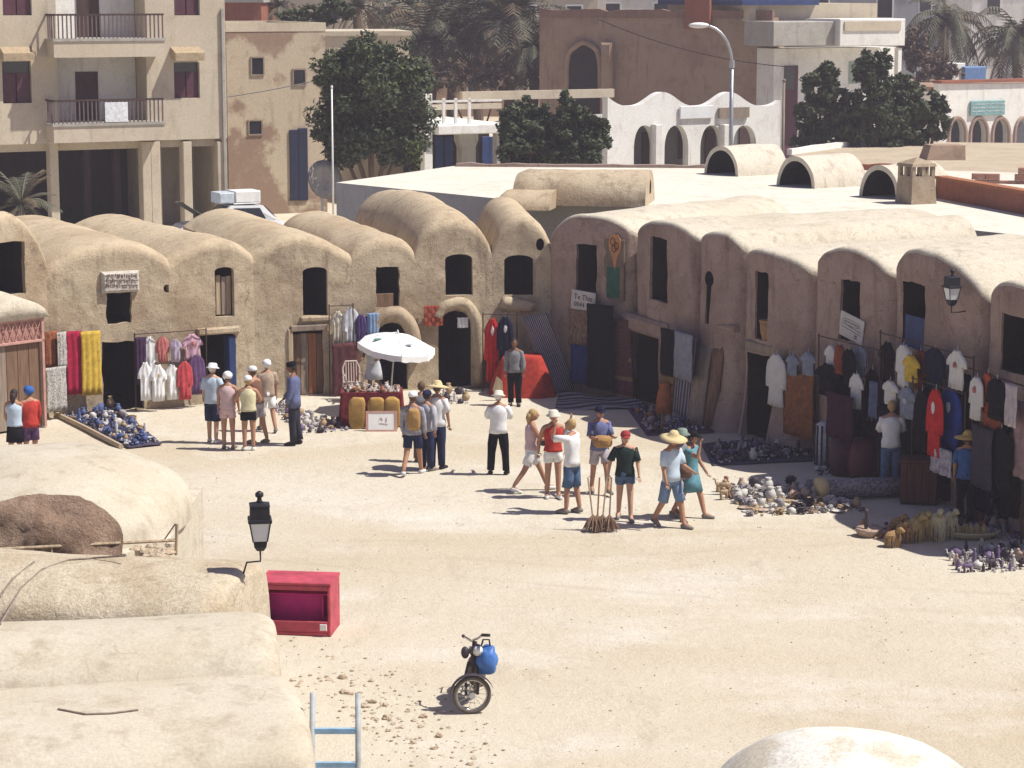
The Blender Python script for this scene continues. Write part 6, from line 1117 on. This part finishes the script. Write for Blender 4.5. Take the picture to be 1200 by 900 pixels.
# sign boards
def sign(name, label, key, rect, y, lines, tilt, seed=0, text=True):
    f = FR[key]; a, z0, b, z1 = f.rect(*rect, y=y); w, h = b - a, z1 - z0; r = thing(name, label, 'sign', f.w((a + b) / 2, y, z0), f.a); MB().bbox(-w / 2, -.015, 0, w / 2, .015, h, .006).build('board', mat('faded_white_board', (.50, .48, .46), .8, .2, 5), r)
    ink = mat('sign_ink', (.05, .04, .05))
    if text:
        for t, zz, sz in lines: me = text_mesh(t, sz, ink); o = link(me, 'lettering', r, (0, -.02, h * zz)); o.rotation_euler = (R(90), 0, 0)
    else:
        rg = random.Random(3); mb = MB(); x = -w * .28
        while x < w * .3: mb.tube([(x, -.018, h * .66), (x + .03, -.02, h * .7), (x + .05, -.018, h * .64), (x + .07, -.018, h * rg.uniform(.68, .74))], .007, 4); x += .09
        mb.tube([(w * .36 * math.cos(R(20 * k)), -.018, h * .67 + h * .12 * math.sin(R(20 * k))) for k in range(19)], .005, 4)
        for zz in (.5, .38): mb.tube([(-w * .42, -.018, h * (zz + .03)), (w * .42, -.018, h * (zz - .03))], .006, 4)
        mb.build('handwriting', ink, r); me = text_mesh('32', h * .2, ink); o = link(me, 'lettering', r, (w * .22, -.02, h * .2)); o.rotation_euler = (R(90), 0, 0)
    r.rotation_euler = (0, R(tilt), f.a); return r
sign('notice_board', 'lettered white board hanging above the geometric panel', 'R1', (669, 341, 697, 364), -.3, (('Te This', .66, .19), ('0044 40', .28, .17)), 4); sign('notice_board', 'tilted white notice board in the shaded window', 'R5', (983, 369, 1011, 398), -.12, (), 9, text=False)
# basket in the R4 window
f = FR['R4']; x, z = f.pix(901, 398, .05); bk = thing('basket', 'small straw basket in the narrow window', 'basket', f.w(x, .02, z), f.a); WK = mat('wicker', (.42, .25, .10), .9, .4, 40, .5); MB().lathe([(.13, 0), (.17, .2), (.19, .42), (.17, .42), (.15, .2), (.11, .03)], seg=14).build('basket_body', WK, bk, smooth=True); MB().lathe([(.2, .4), (.2, .45), (.17, .45)], seg=14).build('rim', WK, bk)

# ================================================================== trinket spreads
def tm(name, c, **k): return mat(name, c, .6, .4, 25, .2, **k)
TM = {'white': tm('trinket_white', (.58, .55, .52)), 'blue': tm('trinket_blue', (.08, .11, .25)), 'terra': tm('trinket_terracotta', (.34, .15, .08)), 'tan': tm('trinket_tan', (.42, .30, .18)), 'dark': tm('trinket_dark', (.06, .045, .06)), 'purple': tm('trinket_purple', (.16, .11, .20)), 'rose': tm('desert_rose', (.46, .33, .25)), 'grey': tm('trinket_grey', (.30, .27, .28))}
def mk(kind, c):
    mb = MB()
    if kind == 'pot': mb.lathe([(.25, 0), (.42, .25), (.45, .5), (.3, .75), (.2, .85), (.28, 1.0), (.2, .98)], seg=9)
    elif kind == 'plate': mb.lathe([(.2, 0), (.55, .12), (.6, .16), (.5, .12), (.05, .05)], seg=12)
    elif kind == 'figure': mb.lathe([(.22, 0), (.25, .1), (.16, .3), (.22, .6), (.1, .75), (.15, .88), (.08, 1.0)], seg=7)
    elif kind == 'rose':
        rg = random.Random(4)
        for k in range(7):
            b = MB(); b.blob((0, 0, 0), (.45, .38, .07), 8, 4, .2, k); mt = Matrix.Rotation(rg.uniform(0, 3), 3, 'Z') @ Matrix.Rotation(rg.uniform(-1.3, 1.3), 3, 'X'); mb.add([mt @ Vector(v) + Vector((rg.uniform(-.25, .25), rg.uniform(-.25, .25), .35)) for v in b.v], b.f)
    elif kind == 'rock': mb.blob((0, 0, .3), (.5, .42, .38), 8, 6, .5, 2)
    elif kind == 'camel':
        mb.blob((0, 0, .55), (.42, .18, .2), 8, 6); mb.blob((-.02, 0, .75), (.16, .12, .14), 7, 5); mb.tube([(.35, 0, .55), (.52, 0, .62), (.58, 0, .88), (.72, 0, .9)], [.1, .07, .06, .05], 6)
        for x in (-.25, .22):
            for y in (-.09, .09): mb.tube([(x, y, .5), (x, y, 0)], [.06, .04], 5)
    return mb.mesh({'pot': 'clay_pot', 'plate': 'plate', 'figure': 'figurine', 'rose': 'desert_rose', 'rock': 'mineral_lump', 'camel': 'toy_camel'}[kind], TM[c], kind in ('pot', 'plate', 'rock', 'figure', 'camel'))
TME = {}
CATS = {'pot': 'pot', 'plate': 'plate', 'figure': 'figurine', 'rose': 'desert rose', 'rock': 'mineral', 'camel': 'toy camel'}
NAMES = {'pot': 'clay pot', 'plate': 'painted plate', 'figure': 'figurine', 'rose': 'desert rose crystal', 'rock': 'mineral lump', 'camel': 'toy camel'}
def spread(where, quad, n, kinds, cols, smin, smax, seed, z=0.0, bits=250, bitcol='grey'):
    rg = random.Random(seed); q = [G(*p, z) if not isinstance(p, Vector) else p for p in quad]; placed = []
    def pt(): u, v = rg.random(), rg.random(); return q[0].lerp(q[1], u).lerp(q[3].lerp(q[2], u), v)
    for k in range(n):
        for _ in range(12):
            p = pt(); s = rg.uniform(smin, smax)
            if all((p.xy - a.xy).length > (s + b) * .42 for a, b in placed): break
        else: continue
        placed.append((p, s)); kd = rg.choice(kinds); c = rg.choice(cols)
        if (kd, c) not in TME: TME[(kd, c)] = mk(kd, c)
        gz = ground_z(p.x, p.y) if z == 0 else z; lab = f'{ {"terra": "terracotta", "rose": "sandy"}.get(c, c)} {NAMES[kd]} {where}'
        o = link(TME[(kd, c)], TME[(kd, c)].name.split('.')[0], None, (p.x, p.y, gz + .004), rg.uniform(0, 6.3), lab, CATS[kd], f'{NAMES[kd]}s {where}'); o.scale = (s, s, s * rg.uniform(.85, 1.25))
    if bits:
        mb = MB(); o0 = (q[0] + q[2]) / 2
        for k in range(bits): p = pt(); s = rg.uniform(.015, .04); gz = ground_z(p.x, p.y) if z == 0 else z; mb.blob((p.x - o0.x, p.y - o0.y, gz + s * .5), (s, s * .9, s), 5, 4, .4, k, k % 3)
        mb.build('trinket_bits', [TM[bitcol], TM['white'], TM[cols[0]]], None, loc=(o0.x, o0.y, 0), label=f'tiny beads and trinkets {where}', kind='stuff', cat='trinkets')
def ground_mat(label, quad, m, h=.03, seed=0): p = [G(*c, h) for c in quad]; return sheet('ground_cloth', label, 'cloth', *p, [m], 14, 10, .012, .008, seed=seed, group='cloths spread on the ground for goods')
ground_mat('dark cloth under the blue and white trinkets by the crimson cloth', ((62, 481), (128, 468), (190, 520), (150, 524)), cloth('dark_ground_cloth', (.07, .06, .09)))
spread('spread below the crimson and gold cloths', ((66, 482), (128, 470), (186, 518), (150, 522)), 85, ('pot', 'plate', 'rock', 'figure', 'rose'), ('blue', 'white', 'white', 'blue', 'grey', 'dark', 'tan'), .1, .24, 1, .045, 450, 'blue')
q0, q1 = G(62, 486), G(142, 526); mb = MB(); d = q1 - q0; mb.tube([(0, 0, .06), tuple(d * .5 + Vector((0, 0, .07))), tuple(d + Vector((0, 0, .05)))], .06, 6); mb.build('edge_plank', W_PALE, None, loc=q0, label='pale plank edging the blue and white trinket spread', cat='plank')
spread('beside the man in the slate jacket', ((318, 478), (345, 475), (412, 506), (352, 509)), 42, ('rock', 'rose', 'pot', 'figure'), ('white', 'purple', 'grey', 'dark', 'tan'), .1, .22, 2, 0, 250, 'purple'); spread('by the tall black arched doorway', ((516, 462), (548, 460), (550, 474), (514, 475)), 12, ('figure', 'pot', 'rock'), ('white', 'dark', 'tan'), .14, .24, 3, 0, 60)
ground_mat('plum cloth under goods in the shade of the lintel doorway', ((735, 478), (800, 476), (838, 506), (758, 510)), cloth('plum_ground_cloth', (.10, .06, .09)))
spread('in the shade before the lintel doorway', ((740, 478), (802, 476), (832, 504), (760, 506)), 60, ('rock', 'pot', 'figure', 'plate'), ('dark', 'purple', 'grey', 'terra', 'blue', 'white'), .1, .22, 4, .045, 300, 'purple'); ground_mat('slate cloth under goods near the orange brown rug', ((822, 520), (945, 508), (960, 538), (835, 545)), cloth('slate_ground_cloth', (.08, .08, .12)))
spread('laid out near the orange brown rug', ((826, 522), (945, 511), (955, 535), (838, 543)), 75, ('rock', 'rose', 'plate', 'figure', 'pot'), ('dark', 'purple', 'grey', 'grey', 'white'), .1, .22, 5, .045, 350, 'dark'); spread('in the sunlit heap before the striped bolster', ((842, 572), (962, 566), (1012, 598), (880, 606)), 110, ('rose', 'rock', 'rose', 'pot', 'plate'), ('white', 'grey', 'rose', 'tan', 'white', 'dark'), .12, .26, 6, 0, 450, 'tan')
spread('at the foot of the striped upright roll', ((952, 540), (1010, 538), (1016, 556), (958, 558)), 30, ('pot', 'figure', 'rock'), ('dark', 'blue', 'white', 'grey'), .1, .2, 7, 0, 120, 'dark'); spread('around the straw animals', ((1000, 618), (1100, 606), (1150, 630), (1020, 634)), 26, ('pot', 'rock', 'figure', 'plate'), ('dark', 'grey', 'tan', 'terra'), .12, .26, 8, 0, 120, 'tan')
spread('in the shade beside the yellow straw hat', ((1108, 604), (1206, 590), (1218, 636), (1130, 627)), 95, ('rock', 'figure', 'pot', 'rose'), ('purple', 'dark', 'grey', 'terra', 'rose'), .1, .24, 9, 0, 350, 'purple'); spread('set out in the sun past the straw animals', ((1108, 650), (1205, 640), (1215, 670), (1125, 672)), 80, ('camel', 'figure', 'rock', 'camel', 'figure'), ('dark', 'grey', 'rose', 'purple', 'white'), .14, .28, 10, 0, 250, 'grey')
spread('in a small standing row beside the sunlit heap', ((838, 574), (852, 570), (860, 584), (846, 588)), 12, ('figure', 'camel'), ('terra', 'tan'), .2, .34, 11, 0, 0)
# striped bolster, upright roll, pouffe, chest
q = G(1012, 583); bl = thing('bolster', 'long patterned bolster roll lying before the brown chest', 'bolster', (q.x, q.y, 0), R(8)); KB = mat('bolster_weave', (.40, .36, .36), .95, .7, 16, .3, c2=(.06, .05, .07)); MB().tube([(-.85, 0, .17), (-.8, 0, .19), (0, 0, .21), (.75, 0, .2), (.82, 0, .18)], [.12, .19, .2, .19, .12], 14).build('bolster_body', KB, bl, smooth=True); MB().tube([(-.95, -.02, .2), (-.78, 0, .22)], [.23, .22], 14).build('straw_end', STRAW, bl, smooth=True)
q = G(967, 545); rl = thing('rolled_rug', 'upright black and white striped rug roll', 'rug', (q.x, q.y, 0)); MB().tube([(0, 0, 0), (0, 0, .5), (0, 0, .88), (0, 0, .95)], [.21, .22, .21, .12], 16).build('roll', OW and cloth('roll_white', (.5, .5, .53)), rl, smooth=True)
for k in range(7): t = R(-180 + 30 * k); MB().tube([(.222 * math.cos(t), .222 * math.sin(t), .02), (.228 * math.cos(t), .228 * math.sin(t), .5), (.218 * math.cos(t), .218 * math.sin(t), .88)], .022, 5).build('stripe', RG2, rl)
for (px, py, lab, c) in ((1012, 560, 'dark red leather pouffe heap beside the upright striped roll', (.10, .02, .025)), (990, 556, 'plum leather pouffe beside the upright striped roll', (.06, .02, .03))):
    q = G(px, py); mb = MB(); mb.lathe([(.3, 0), (.36, .2), (.36, .55), (.25, .8), (.05, .86)], seg=16); mb.v = [tuple(Vector(v) + nz3(v, 3, .05, px)) for v in mb.v]; mb.build('pouffe', mat('leather_%d' % px, c, .5, .3, 6), None, True, (q.x, q.y, 0), label=lab, cat='pouffe')
q = G(1078, 590); bc = thing('brown_chest', 'dark brown wooden chest in the shade beside the robes', 'chest', (q.x, q.y + .1, 0), R(-14)); WC = wood('chest_wood', (.12, .045, .035))
for k in range(5): MB().bbox(-.36 + k * .144 + .003, -.28, .05, -.36 + (k + 1) * .144 - .003, -.255, .84, .008).build('front_board', WC, bc)
MB().bbox(-.36, -.25, .05, .36, .28, .84, .01).build('carcass', WC, bc); MB().bbox(-.4, -.31, .845, .4, .31, .9, .012).build('lid', WC, bc); MB().box(-.34, -.24, 0, .34, .26, .048).build('plinth', W_DARK, bc)
# straw animals
STM = [mat('straw_gold', (.52, .38, .16), .95, .45, 18, .8, 50, stretch=(3, 3, .6)), mat('straw_brown', (.40, .25, .11), .95, .45, 18, .8, 50, stretch=(3, 3, .6)), mat('straw_pale', (.62, .55, .34), .95, .4, 18, .8, 50, stretch=(3, 3, .6))]
for k, (px, py, hgt, m, lab) in enumerate(((1046, 641, .34, 1, 'low brown straw animal at the end of the row'), (1060, 636, .42, 1, 'brown straw animal beside the low one'), (1072, 635, .5, 0, 'golden straw animal with a drooping head'), (1084, 633, .56, 0, 'tall golden straw animal in the middle of the row'), (1098, 634, .62, 2, 'tall pale straw animal with long fringe'), (1112, 632, .58, 2, 'pale straw animal beside the straw tray'), (1052, 626, .38, 1, 'brown straw animal in the back row'), (1078, 624, .42, 0, 'golden straw animal in the back row'))):
    q = G(px, py); rg = random.Random(k); r = thing('straw_animal', lab, 'straw animal', (q.x, q.y, ground_z(q.x, q.y)), R(rg.uniform(-40, 40)), 'straw animals in the sun'); mb = MB(); mb.blob((0, 0, hgt * .6), (.16, .12, hgt * .3), 10, 7, .2, k)
    for j in range(46): a = rg.uniform(0, 6.3); mb.tube([(.12 * math.cos(a), .1 * math.sin(a), hgt * .75), (.17 * math.cos(a), .14 * math.sin(a), hgt * .4), (.15 * math.cos(a), .12 * math.sin(a), 0)], [.012, .012, .006], 4)
    mb.build('straw_body', STM[m], r); mb = MB(); mb.tube([(.05, -.06, hgt * .8), (.08, -.13, hgt * .98), (.08, -.22, hgt * .92)], [.06, .055, .03], 8); mb.build('straw_head', STM[m], r, smooth=True)
q = G(1138, 630); ty = thing('straw_tray', 'shallow straw tray of small goods by the straw animals', 'tray', (q.x, q.y, 0.02)); MB().lathe([(.4, 0), (.55, .1), (.56, .13), (.5, .1), (.05, .03)], seg=18, sy=.6).build('tray_rim', STM[2], ty, smooth=True)
for k in range(5): MB().lathe([(.07, 0), (.06, .1), (.01, .2)], (-.25 + .12 * k, .03 * (k % 2), .05), 7).build('small_cone', STM[0], ty)
q = G(1018, 628); bs = thing('stone_basin', 'round pale stone basin on the sand near the straw animals', 'basin', (q.x, q.y, 0)); MB().lathe([(.2, 0), (.26, .12), (.24, .16), (.1, .13)], seg=14).build('bowl', TM['rose'], bs, smooth=True); MB().lathe([(.03, .13), (.05, .25), (.03, .4), (.055, .47), (.01, .52)], (-.05, .02, 0), 8).build('spout', TM['dark'], bs, smooth=True)
# brooms stood together
for k, (px, dx, c) in enumerate(((693, -.05, W_PALE), (698, .02, W_OR), (704, .04, W_PALE), (712, .02, W_GREY))):
    q = G(px + 2, 622); r = thing('broom', ['broom with a pale handle at the edge of the bunch', 'broom with an orange brown handle', 'broom with a pale straight handle in the bunch', 'broom with a grey handle nearest the woman with the red cap'][k], 'broom', (q.x, q.y, 0), 0, 'brooms standing on the sand'); MB().tube([(0, 0, .2), (dx, .05, .62), (dx * 2, .1, 1.0)], .016, 6).build('handle', c, r); mb = MB(); rg = random.Random(k)
    for j in range(38): a, e = rg.uniform(0, 6.3), rg.uniform(.06, .22); mb.tube([(0, 0, .3), (e * .5 * math.cos(a), e * .5 * math.sin(a), .2), (e * math.cos(a), e * math.sin(a), rg.uniform(0, .05))], [.016, .014, .008], 4)
    mb.build('bristles', mat('twig_brown', (.24, .15, .10), .95, .5, 20), r)

# ================================================================== trinket stall, umbrella, chair
q = G(436, 500); SQ = Vector((q.x, q.y + .35, 0)); st = thing('market_table', 'market table under a wine red cloth in front of the umbrella', 'table', SQ, R(4)); MB().bbox(-.72, -.38, .74, .68, .38, .78, .01).build('table_top', W_BROWN, st)
for x in (-.66, .62):
    for y in (-.32, .32): MB().tube([(x, y, 0), (x, y, .738)], .03, 6).build('leg', W_BROWN, st)
def skirtc(s, t):
    pts = [(-.74, .4), (-.74, -.4), (.7, -.4), (.7, .4)]; u = s * 3; i = min(int(u), 2); p = Vector(pts[i]).lerp(Vector(pts[i + 1]), u - i); k = 1 + .04 * (1 - t) * math.sin(s * 40); return (p.x * k * (1 + .05 * (1 - t)), p.y * k * (1 + .05 * (1 - t)), .04 + .765 * t)
mb = MB(); mb.grid(skirtc, 60, 6); mb.grid(lambda s, t: (-.742 + 1.444 * s, -.402 + .804 * t, .806 + .004 * math.sin(s * 20)), 6, 4); tc_ = mb.build('table_cloth', cloth('wine_cloth', (.20, .035, .04), .5), None, True, SQ, R(4), label='wine red cloth draped over the market table', cat='tablecloth')
for k, (x, lab) in enumerate(((-.32, 'small golden sack against the market table'), (.12, 'large golden sack against the market table'), (.48, 'golden sack at the corner of the market table'))):
    mb = MB(); mb.blob((0, 0, .37), (.2, .1, .37), 20, 12, .1, k, sq=.55); mb.build('sack', mat('golden_sacking', (.40, .24, .07), .9, .35, 8, .3), None, True, (SQ.x + x, SQ.y - .6, 0), label=lab, cat='sack')
q = G(447, 506); sb = thing('price_board', 'white painted board in a pink frame leaning on the market table', 'sign', (q.x, q.y, 0), R(2)); sb.rotation_euler = (R(-12), 0, R(2))
MB().box(-.3, 0, .04, .3, .02, .44).build('board', M_WPAINT, sb)
for b in ((-.36, -.01, 0, .36, .03, .045), (-.36, -.01, .436, .36, .03, .48), (-.36, -.01, .047, -.3, .03, .434), (.3, -.01, .047, .36, .03, .434)): MB().box(*b).build('frame_bar', M_PINK, sb)
mb = MB(); mb.tube([(-.05, -.006, .28), (0, -.008, .33), (.03, -.006, .27)], .008, 4); mb.tube([(.12, -.006, .24), (.12, -.008, .33)], .012, 4); mb.tube([(-.05, -.006, .2), (.15, -.008, .18)], .006, 4); mb.build('faint_writing', mat('faint_ink', (.5, .38, .36)), sb)
p4_ = [Vector((SQ.x + x, SQ.y + y, .82)) for x, y in ((-.68, .34), (.62, .34), (.62, -.34), (-.68, -.34))]; spread('heaped on the market table', p4_, 55, ('rock', 'pot', 'rose', 'figure'), ('rose', 'white', 'terra', 'dark', 'tan'), .08, .15, 12, .815, 250, 'rose')
q = G(462, 482); um = thing('market_umbrella', 'white market umbrella shading the trader', 'umbrella', (q.x, q.y, 0)); zt = P(468, 391, q.y).z; cv = cloth('canvas_white', (.80, .80, .78), .08); tl = Matrix.Rotation(R(8), 3, 'Y') @ Matrix.Rotation(R(6), 3, 'X')
MB().tube([(-.12, 0, 0), (-.02, 0, zt * .6), (.1, 0, zt)], .02, 8).build('pole', M_STEEL, um, smooth=True); top_ = Vector((.1, 0, zt)); nP = 8; cw_ = .95
for k in range(nP):
    a0, a1 = 2 * math.pi * k / nP + .2, 2 * math.pi * (k + 1) / nP + .2; mb = MB()
    def pan(s, t, a0=a0, a1=a1):
        e0, e1 = Vector((math.cos(a0), math.sin(a0), 0)), Vector((math.cos(a1), math.sin(a1), 0)); d_ = e0.lerp(e1, s) * cw_ * t; z = .3 * (1 - t ** 1.7) - .02 * math.sin(math.pi * s) * t; return tuple(top_ + tl @ Vector((d_.x, d_.y, z - .3)))
    mb.grid(pan, 6, 8)
    def val(s, t, a0=a0, a1=a1): p = Vector(pan(s, 1.0)); return tuple(p - Vector((0, 0, .14 * t + .015 * math.sin(s * 12) * t)))
    mb.grid(val, 6, 2); o = mb.build('canopy_panel', cv, um, smooth=True); MB().tube([pan(0, .05), pan(0, .5), pan(0, 1.0)], .01, 4).build('rib', M_STEEL, um)
    if k in (4, 6):
        e = MB(); c0 = Vector(pan(.5, .62)); nn = Vector((0, -.2, 1)).normalized(); e.prism([(-.1, -.05), (-.03, -.07), (.06, -.05), (.11, .01), (.02, .06), (-.06, .04)], 0, .006, 'z'); e.v = [tuple(c0 + Vector((v[0], v[1] * .9, v[2] + .025 + .18 * v[1]))) for v in e.v]; e.build('printed_emblem', cloth('emblem_green' if k == 4 else 'emblem_grey', (.12, .28, .22) if k == 4 else (.35, .38, .42)), o)
MB().lathe([(.03, 0), (.025, .06), (.005, .1)], tuple(top_), 8).build('finial', M_WPAINT, um)
q = G(414, 470); chp = thing('plastic_chair', 'pale plastic chair behind the market table', 'chair', (q.x, q.y, 0), R(15)); PC = mat('pale_plastic', (.62, .52, .46), .4, .1)
MB().bbox(-.22, -.22, .42, .22, .22, .46, .015).build('seat', PC, chp)
for x in (-.2, .2):
    for y in (-.2, .2): MB().tube([(x * 1.1, y * 1.1, 0), (x, y, .43)], .022, 6).build('leg', PC, chp)
    MB().tube([(x, -.2, .44), (x * 1.1, -.2, .65), (x * 1.05, .2, .67)], .02, 6).build('arm', PC, chp)
MB().tube([(-.2, .2, .44), (-.21, .24, .8), (-.14, .26, .96), (.14, .26, .96), (.21, .24, .8), (.2, .2, .44)], .022, 6).build('back_frame', PC, chp)
for k in range(5): MB().tube([(-.13 + .065 * k, .21, .45), (-.13 + .065 * k, .25, .93)], .014, 5).build('back_slat', PC, chp)
# hooks of white cloth in the tall doorway
garment('L6', (536, 372, 549, 384), -.12, WH, 'small white cloth pinned in the tall black doorway', 'cloth', group='cloth pinned in the doorway')

# ================================================================== moped
q = G(553, 836); mp = thing('moped', 'dusty black moped parked on its own on the sand', 'moped', (q.x, q.y, ground_z(q.x, q.y)), R(-3)); DK_ = mat('dusty_black_frame', (.05, .04, .05), .5, .4, 8); TYR = mat('dusty_tyre', (.13, .11, .10), .9, .3, 10)
def wheel(loc, steer, rad=.275):
    w = MB(); w.add(*torus(rad - .03, .032, 28, 8)); o = w.build('wheel', TYR, mp, smooth=True); o.location = loc; o.rotation_euler = (0, 0, steer); rm = MB(); rm.add(*torus(rad - .06, .014, 28, 6)); rm.build('rim', M_CHROME, o, smooth=True); hb = MB(); hb.tube([(0, -.05, 0), (0, .05, 0)], .045, 10); hb.build('hub', M_STEEL, o)
    sp = MB()
    for k in range(14): t = 2 * math.pi * k / 14; sp.tube([(.04 * math.cos(t + .4), .03 * (-1) ** k, .04 * math.sin(t + .4)), ((rad - .06) * math.cos(t), 0, (rad - .06) * math.sin(t))], .0035, 3)
    sp.build('spokes', M_CHROME, o); return o
def torus(Rr, r, n, m):
    V = [((Rr + r * math.cos(2 * math.pi * j / m)) * math.cos(2 * math.pi * i / n), r * math.sin(2 * math.pi * j / m), (Rr + r * math.cos(2 * math.pi * j / m)) * math.sin(2 * math.pi * i / n)) for i in range(n) for j in range(m)]
    return V, [(i * m + j, ((i + 1) % n) * m + j, ((i + 1) % n) * m + (j + 1) % m, i * m + (j + 1) % m) for i in range(n) for j in range(m)]
# heading towards the camera (local -y); front wheel turned hard over
FWh = wheel((0, 0, .275), R(12)); RWh = wheel((.0, 1.08, .275), R(88))
MB().tube([(-.08, .0, .275), (-.09, .06, .55), (-.05, .12, .72)], .022, 7).build('fork_leg', DK_, mp); MB().tube([(.08, .02, .275), (.08, .08, .55), (.05, .13, .72)], .022, 7).build('fork_leg', DK_, mp); MB().tube([(0, .1, .66), (.03, .2, 1.0)], .035, 8).build('steering_column', DK_, mp)
mg = MB(); mg.grid(lambda s, t: ((.315) * math.cos(R(20 + 150 * s)), -.06 + .12 * t, .275 + .315 * math.sin(R(20 + 150 * s)) - .02 * (2 * t - 1) ** 2), 16, 4); fm = mg.build('front_mudguard', DK_, mp, smooth=True); fm.rotation_euler = (0, 0, R(12))
MB().tube([(-.14, .42, 1.0), (-.1, .3, 1.02), (-.02, .2, 1.0), (.08, .14, 1.06), (.14, .08, 1.12)], .016, 7).build('handlebar', M_CHROME, mp, smooth=True)
for (a, b) in (((.14, .08, 1.12), (.25, .0, 1.14)), ((-.14, .42, 1.0), (-.16, .54, .98))): MB().tube([a, b], .024, 7).build('grip', M_RUBBER, mp)
hl = MB(); hl.lathe([(.03, -.1), (.085, -.06), (.09, 0), (.07, .015)], seg=14); o = hl.build('headlamp', DK_, mp, smooth=True); o.location = (.08, .06, .9); o.rotation_euler = (R(90), 0, R(20)); le_ = MB(); le_.lathe([(.075, 0), (.01, .03)], (0, 0, .016), 12); le_.build('lens', M_GLASSW, o, smooth=True)
MB().blob((-.1, .1, .86), (.06, .05, .09), 8, 6).build('mirror', DK_, mp, smooth=True)
MB().tube([(.02, .2, .85), (.02, .35, .45), (.03, .75, .38), (.05, .95, .5)], [.05, .055, .05, .04], 8).build('frame_tube', DK_, mp, smooth=True)
mb = MB(); mb.blob((.02, .55, .4), (.13, .22, .15), 10, 7, .25, 1); mb.tube([(.0, .45, .3), (.08, .7, .22), (.1, 1.1, .28)], [.03, .04, .035], 7); mb.build('engine', mat('greasy_metal', (.12, .10, .09), .5, .4, 12, metal=.5), mp, smooth=True)
MB().blob((.03, .7, .72), (.13, .2, .06), 10, 6, .1).build('saddle', M_RUBBER, mp, smooth=True); MB().blob((.02, .45, .6), (.11, .17, .14), 10, 7, .05).build('fuel_tank', DK_, mp, smooth=True); MB().tube([(-.12, .95, .62), (.18, .95, .62), (.18, 1.25, .62), (-.12, 1.25, .62), (-.12, .95, .62)], .012, 5).build('rear_rack', M_STEEL, mp)
for s in (-1, 1): MB().tube([(.02 + s * .08, .5, .28), (.02 + s * .16, .48, .26)], .016, 6).build('pedal', M_RUBBER, mp)
mb = MB(); mb.grid(lambda s, t: (-.06 + .12 * t, 1.08 - .32 * math.cos(R(10 + 160 * s)), .275 + .32 * math.sin(R(10 + 160 * s))), 14, 3); mb.build('rear_mudguard', DK_, mp, smooth=True); MB().tube([(-.04, .6, .25), (-.12, .62, 0)], .014, 6).build('stand', M_STEEL, mp)
BB = mat('blue_vinyl', (.06, .17, .48), .45, .35, 7, .2); bgg = thing('bag', 'bright blue bag strapped to the moped handlebar', 'bag', (q.x + .2, q.y + .18, .72)); mb = MB(); mb.blob((0, 0, 0), (.155, .15, .21), 28, 18, .22, 4, sq=.8); mb.build('bag_body', BB, bgg, smooth=True); MB().tube([(-.08, .02, .16), (-.04, .0, .3), (.04, .0, .3), (.06, .02, .17)], .014, 5).build('strap', M_BLACK, bgg)
# ================================================================== haze volume added to lift the dark tones
hz = MB().box(-120, -3, -1.2, 120, 210, 24.5).build('haze', None, kind='stuff', label='thin haze added over the town to lift the dark tones', cat='haze')
hm = bpy.data.materials.new('added_haze'); hm.use_nodes = True; hn = hm.node_tree; hn.nodes.remove(hn.nodes['Principled BSDF']); pv = hn.nodes.new('ShaderNodeVolumePrincipled')
pv.inputs['Color'].default_value = (0.95, 0.88, 0.96, 1); pv.inputs['Density'].default_value = 0.0009; pv.inputs['Anisotropy'].default_value = 0.2
hn.links.new(pv.outputs[0], hn.nodes['Material Output'].inputs['Volume']); hz.data.materials.clear(); hz.data.materials.append(hm)
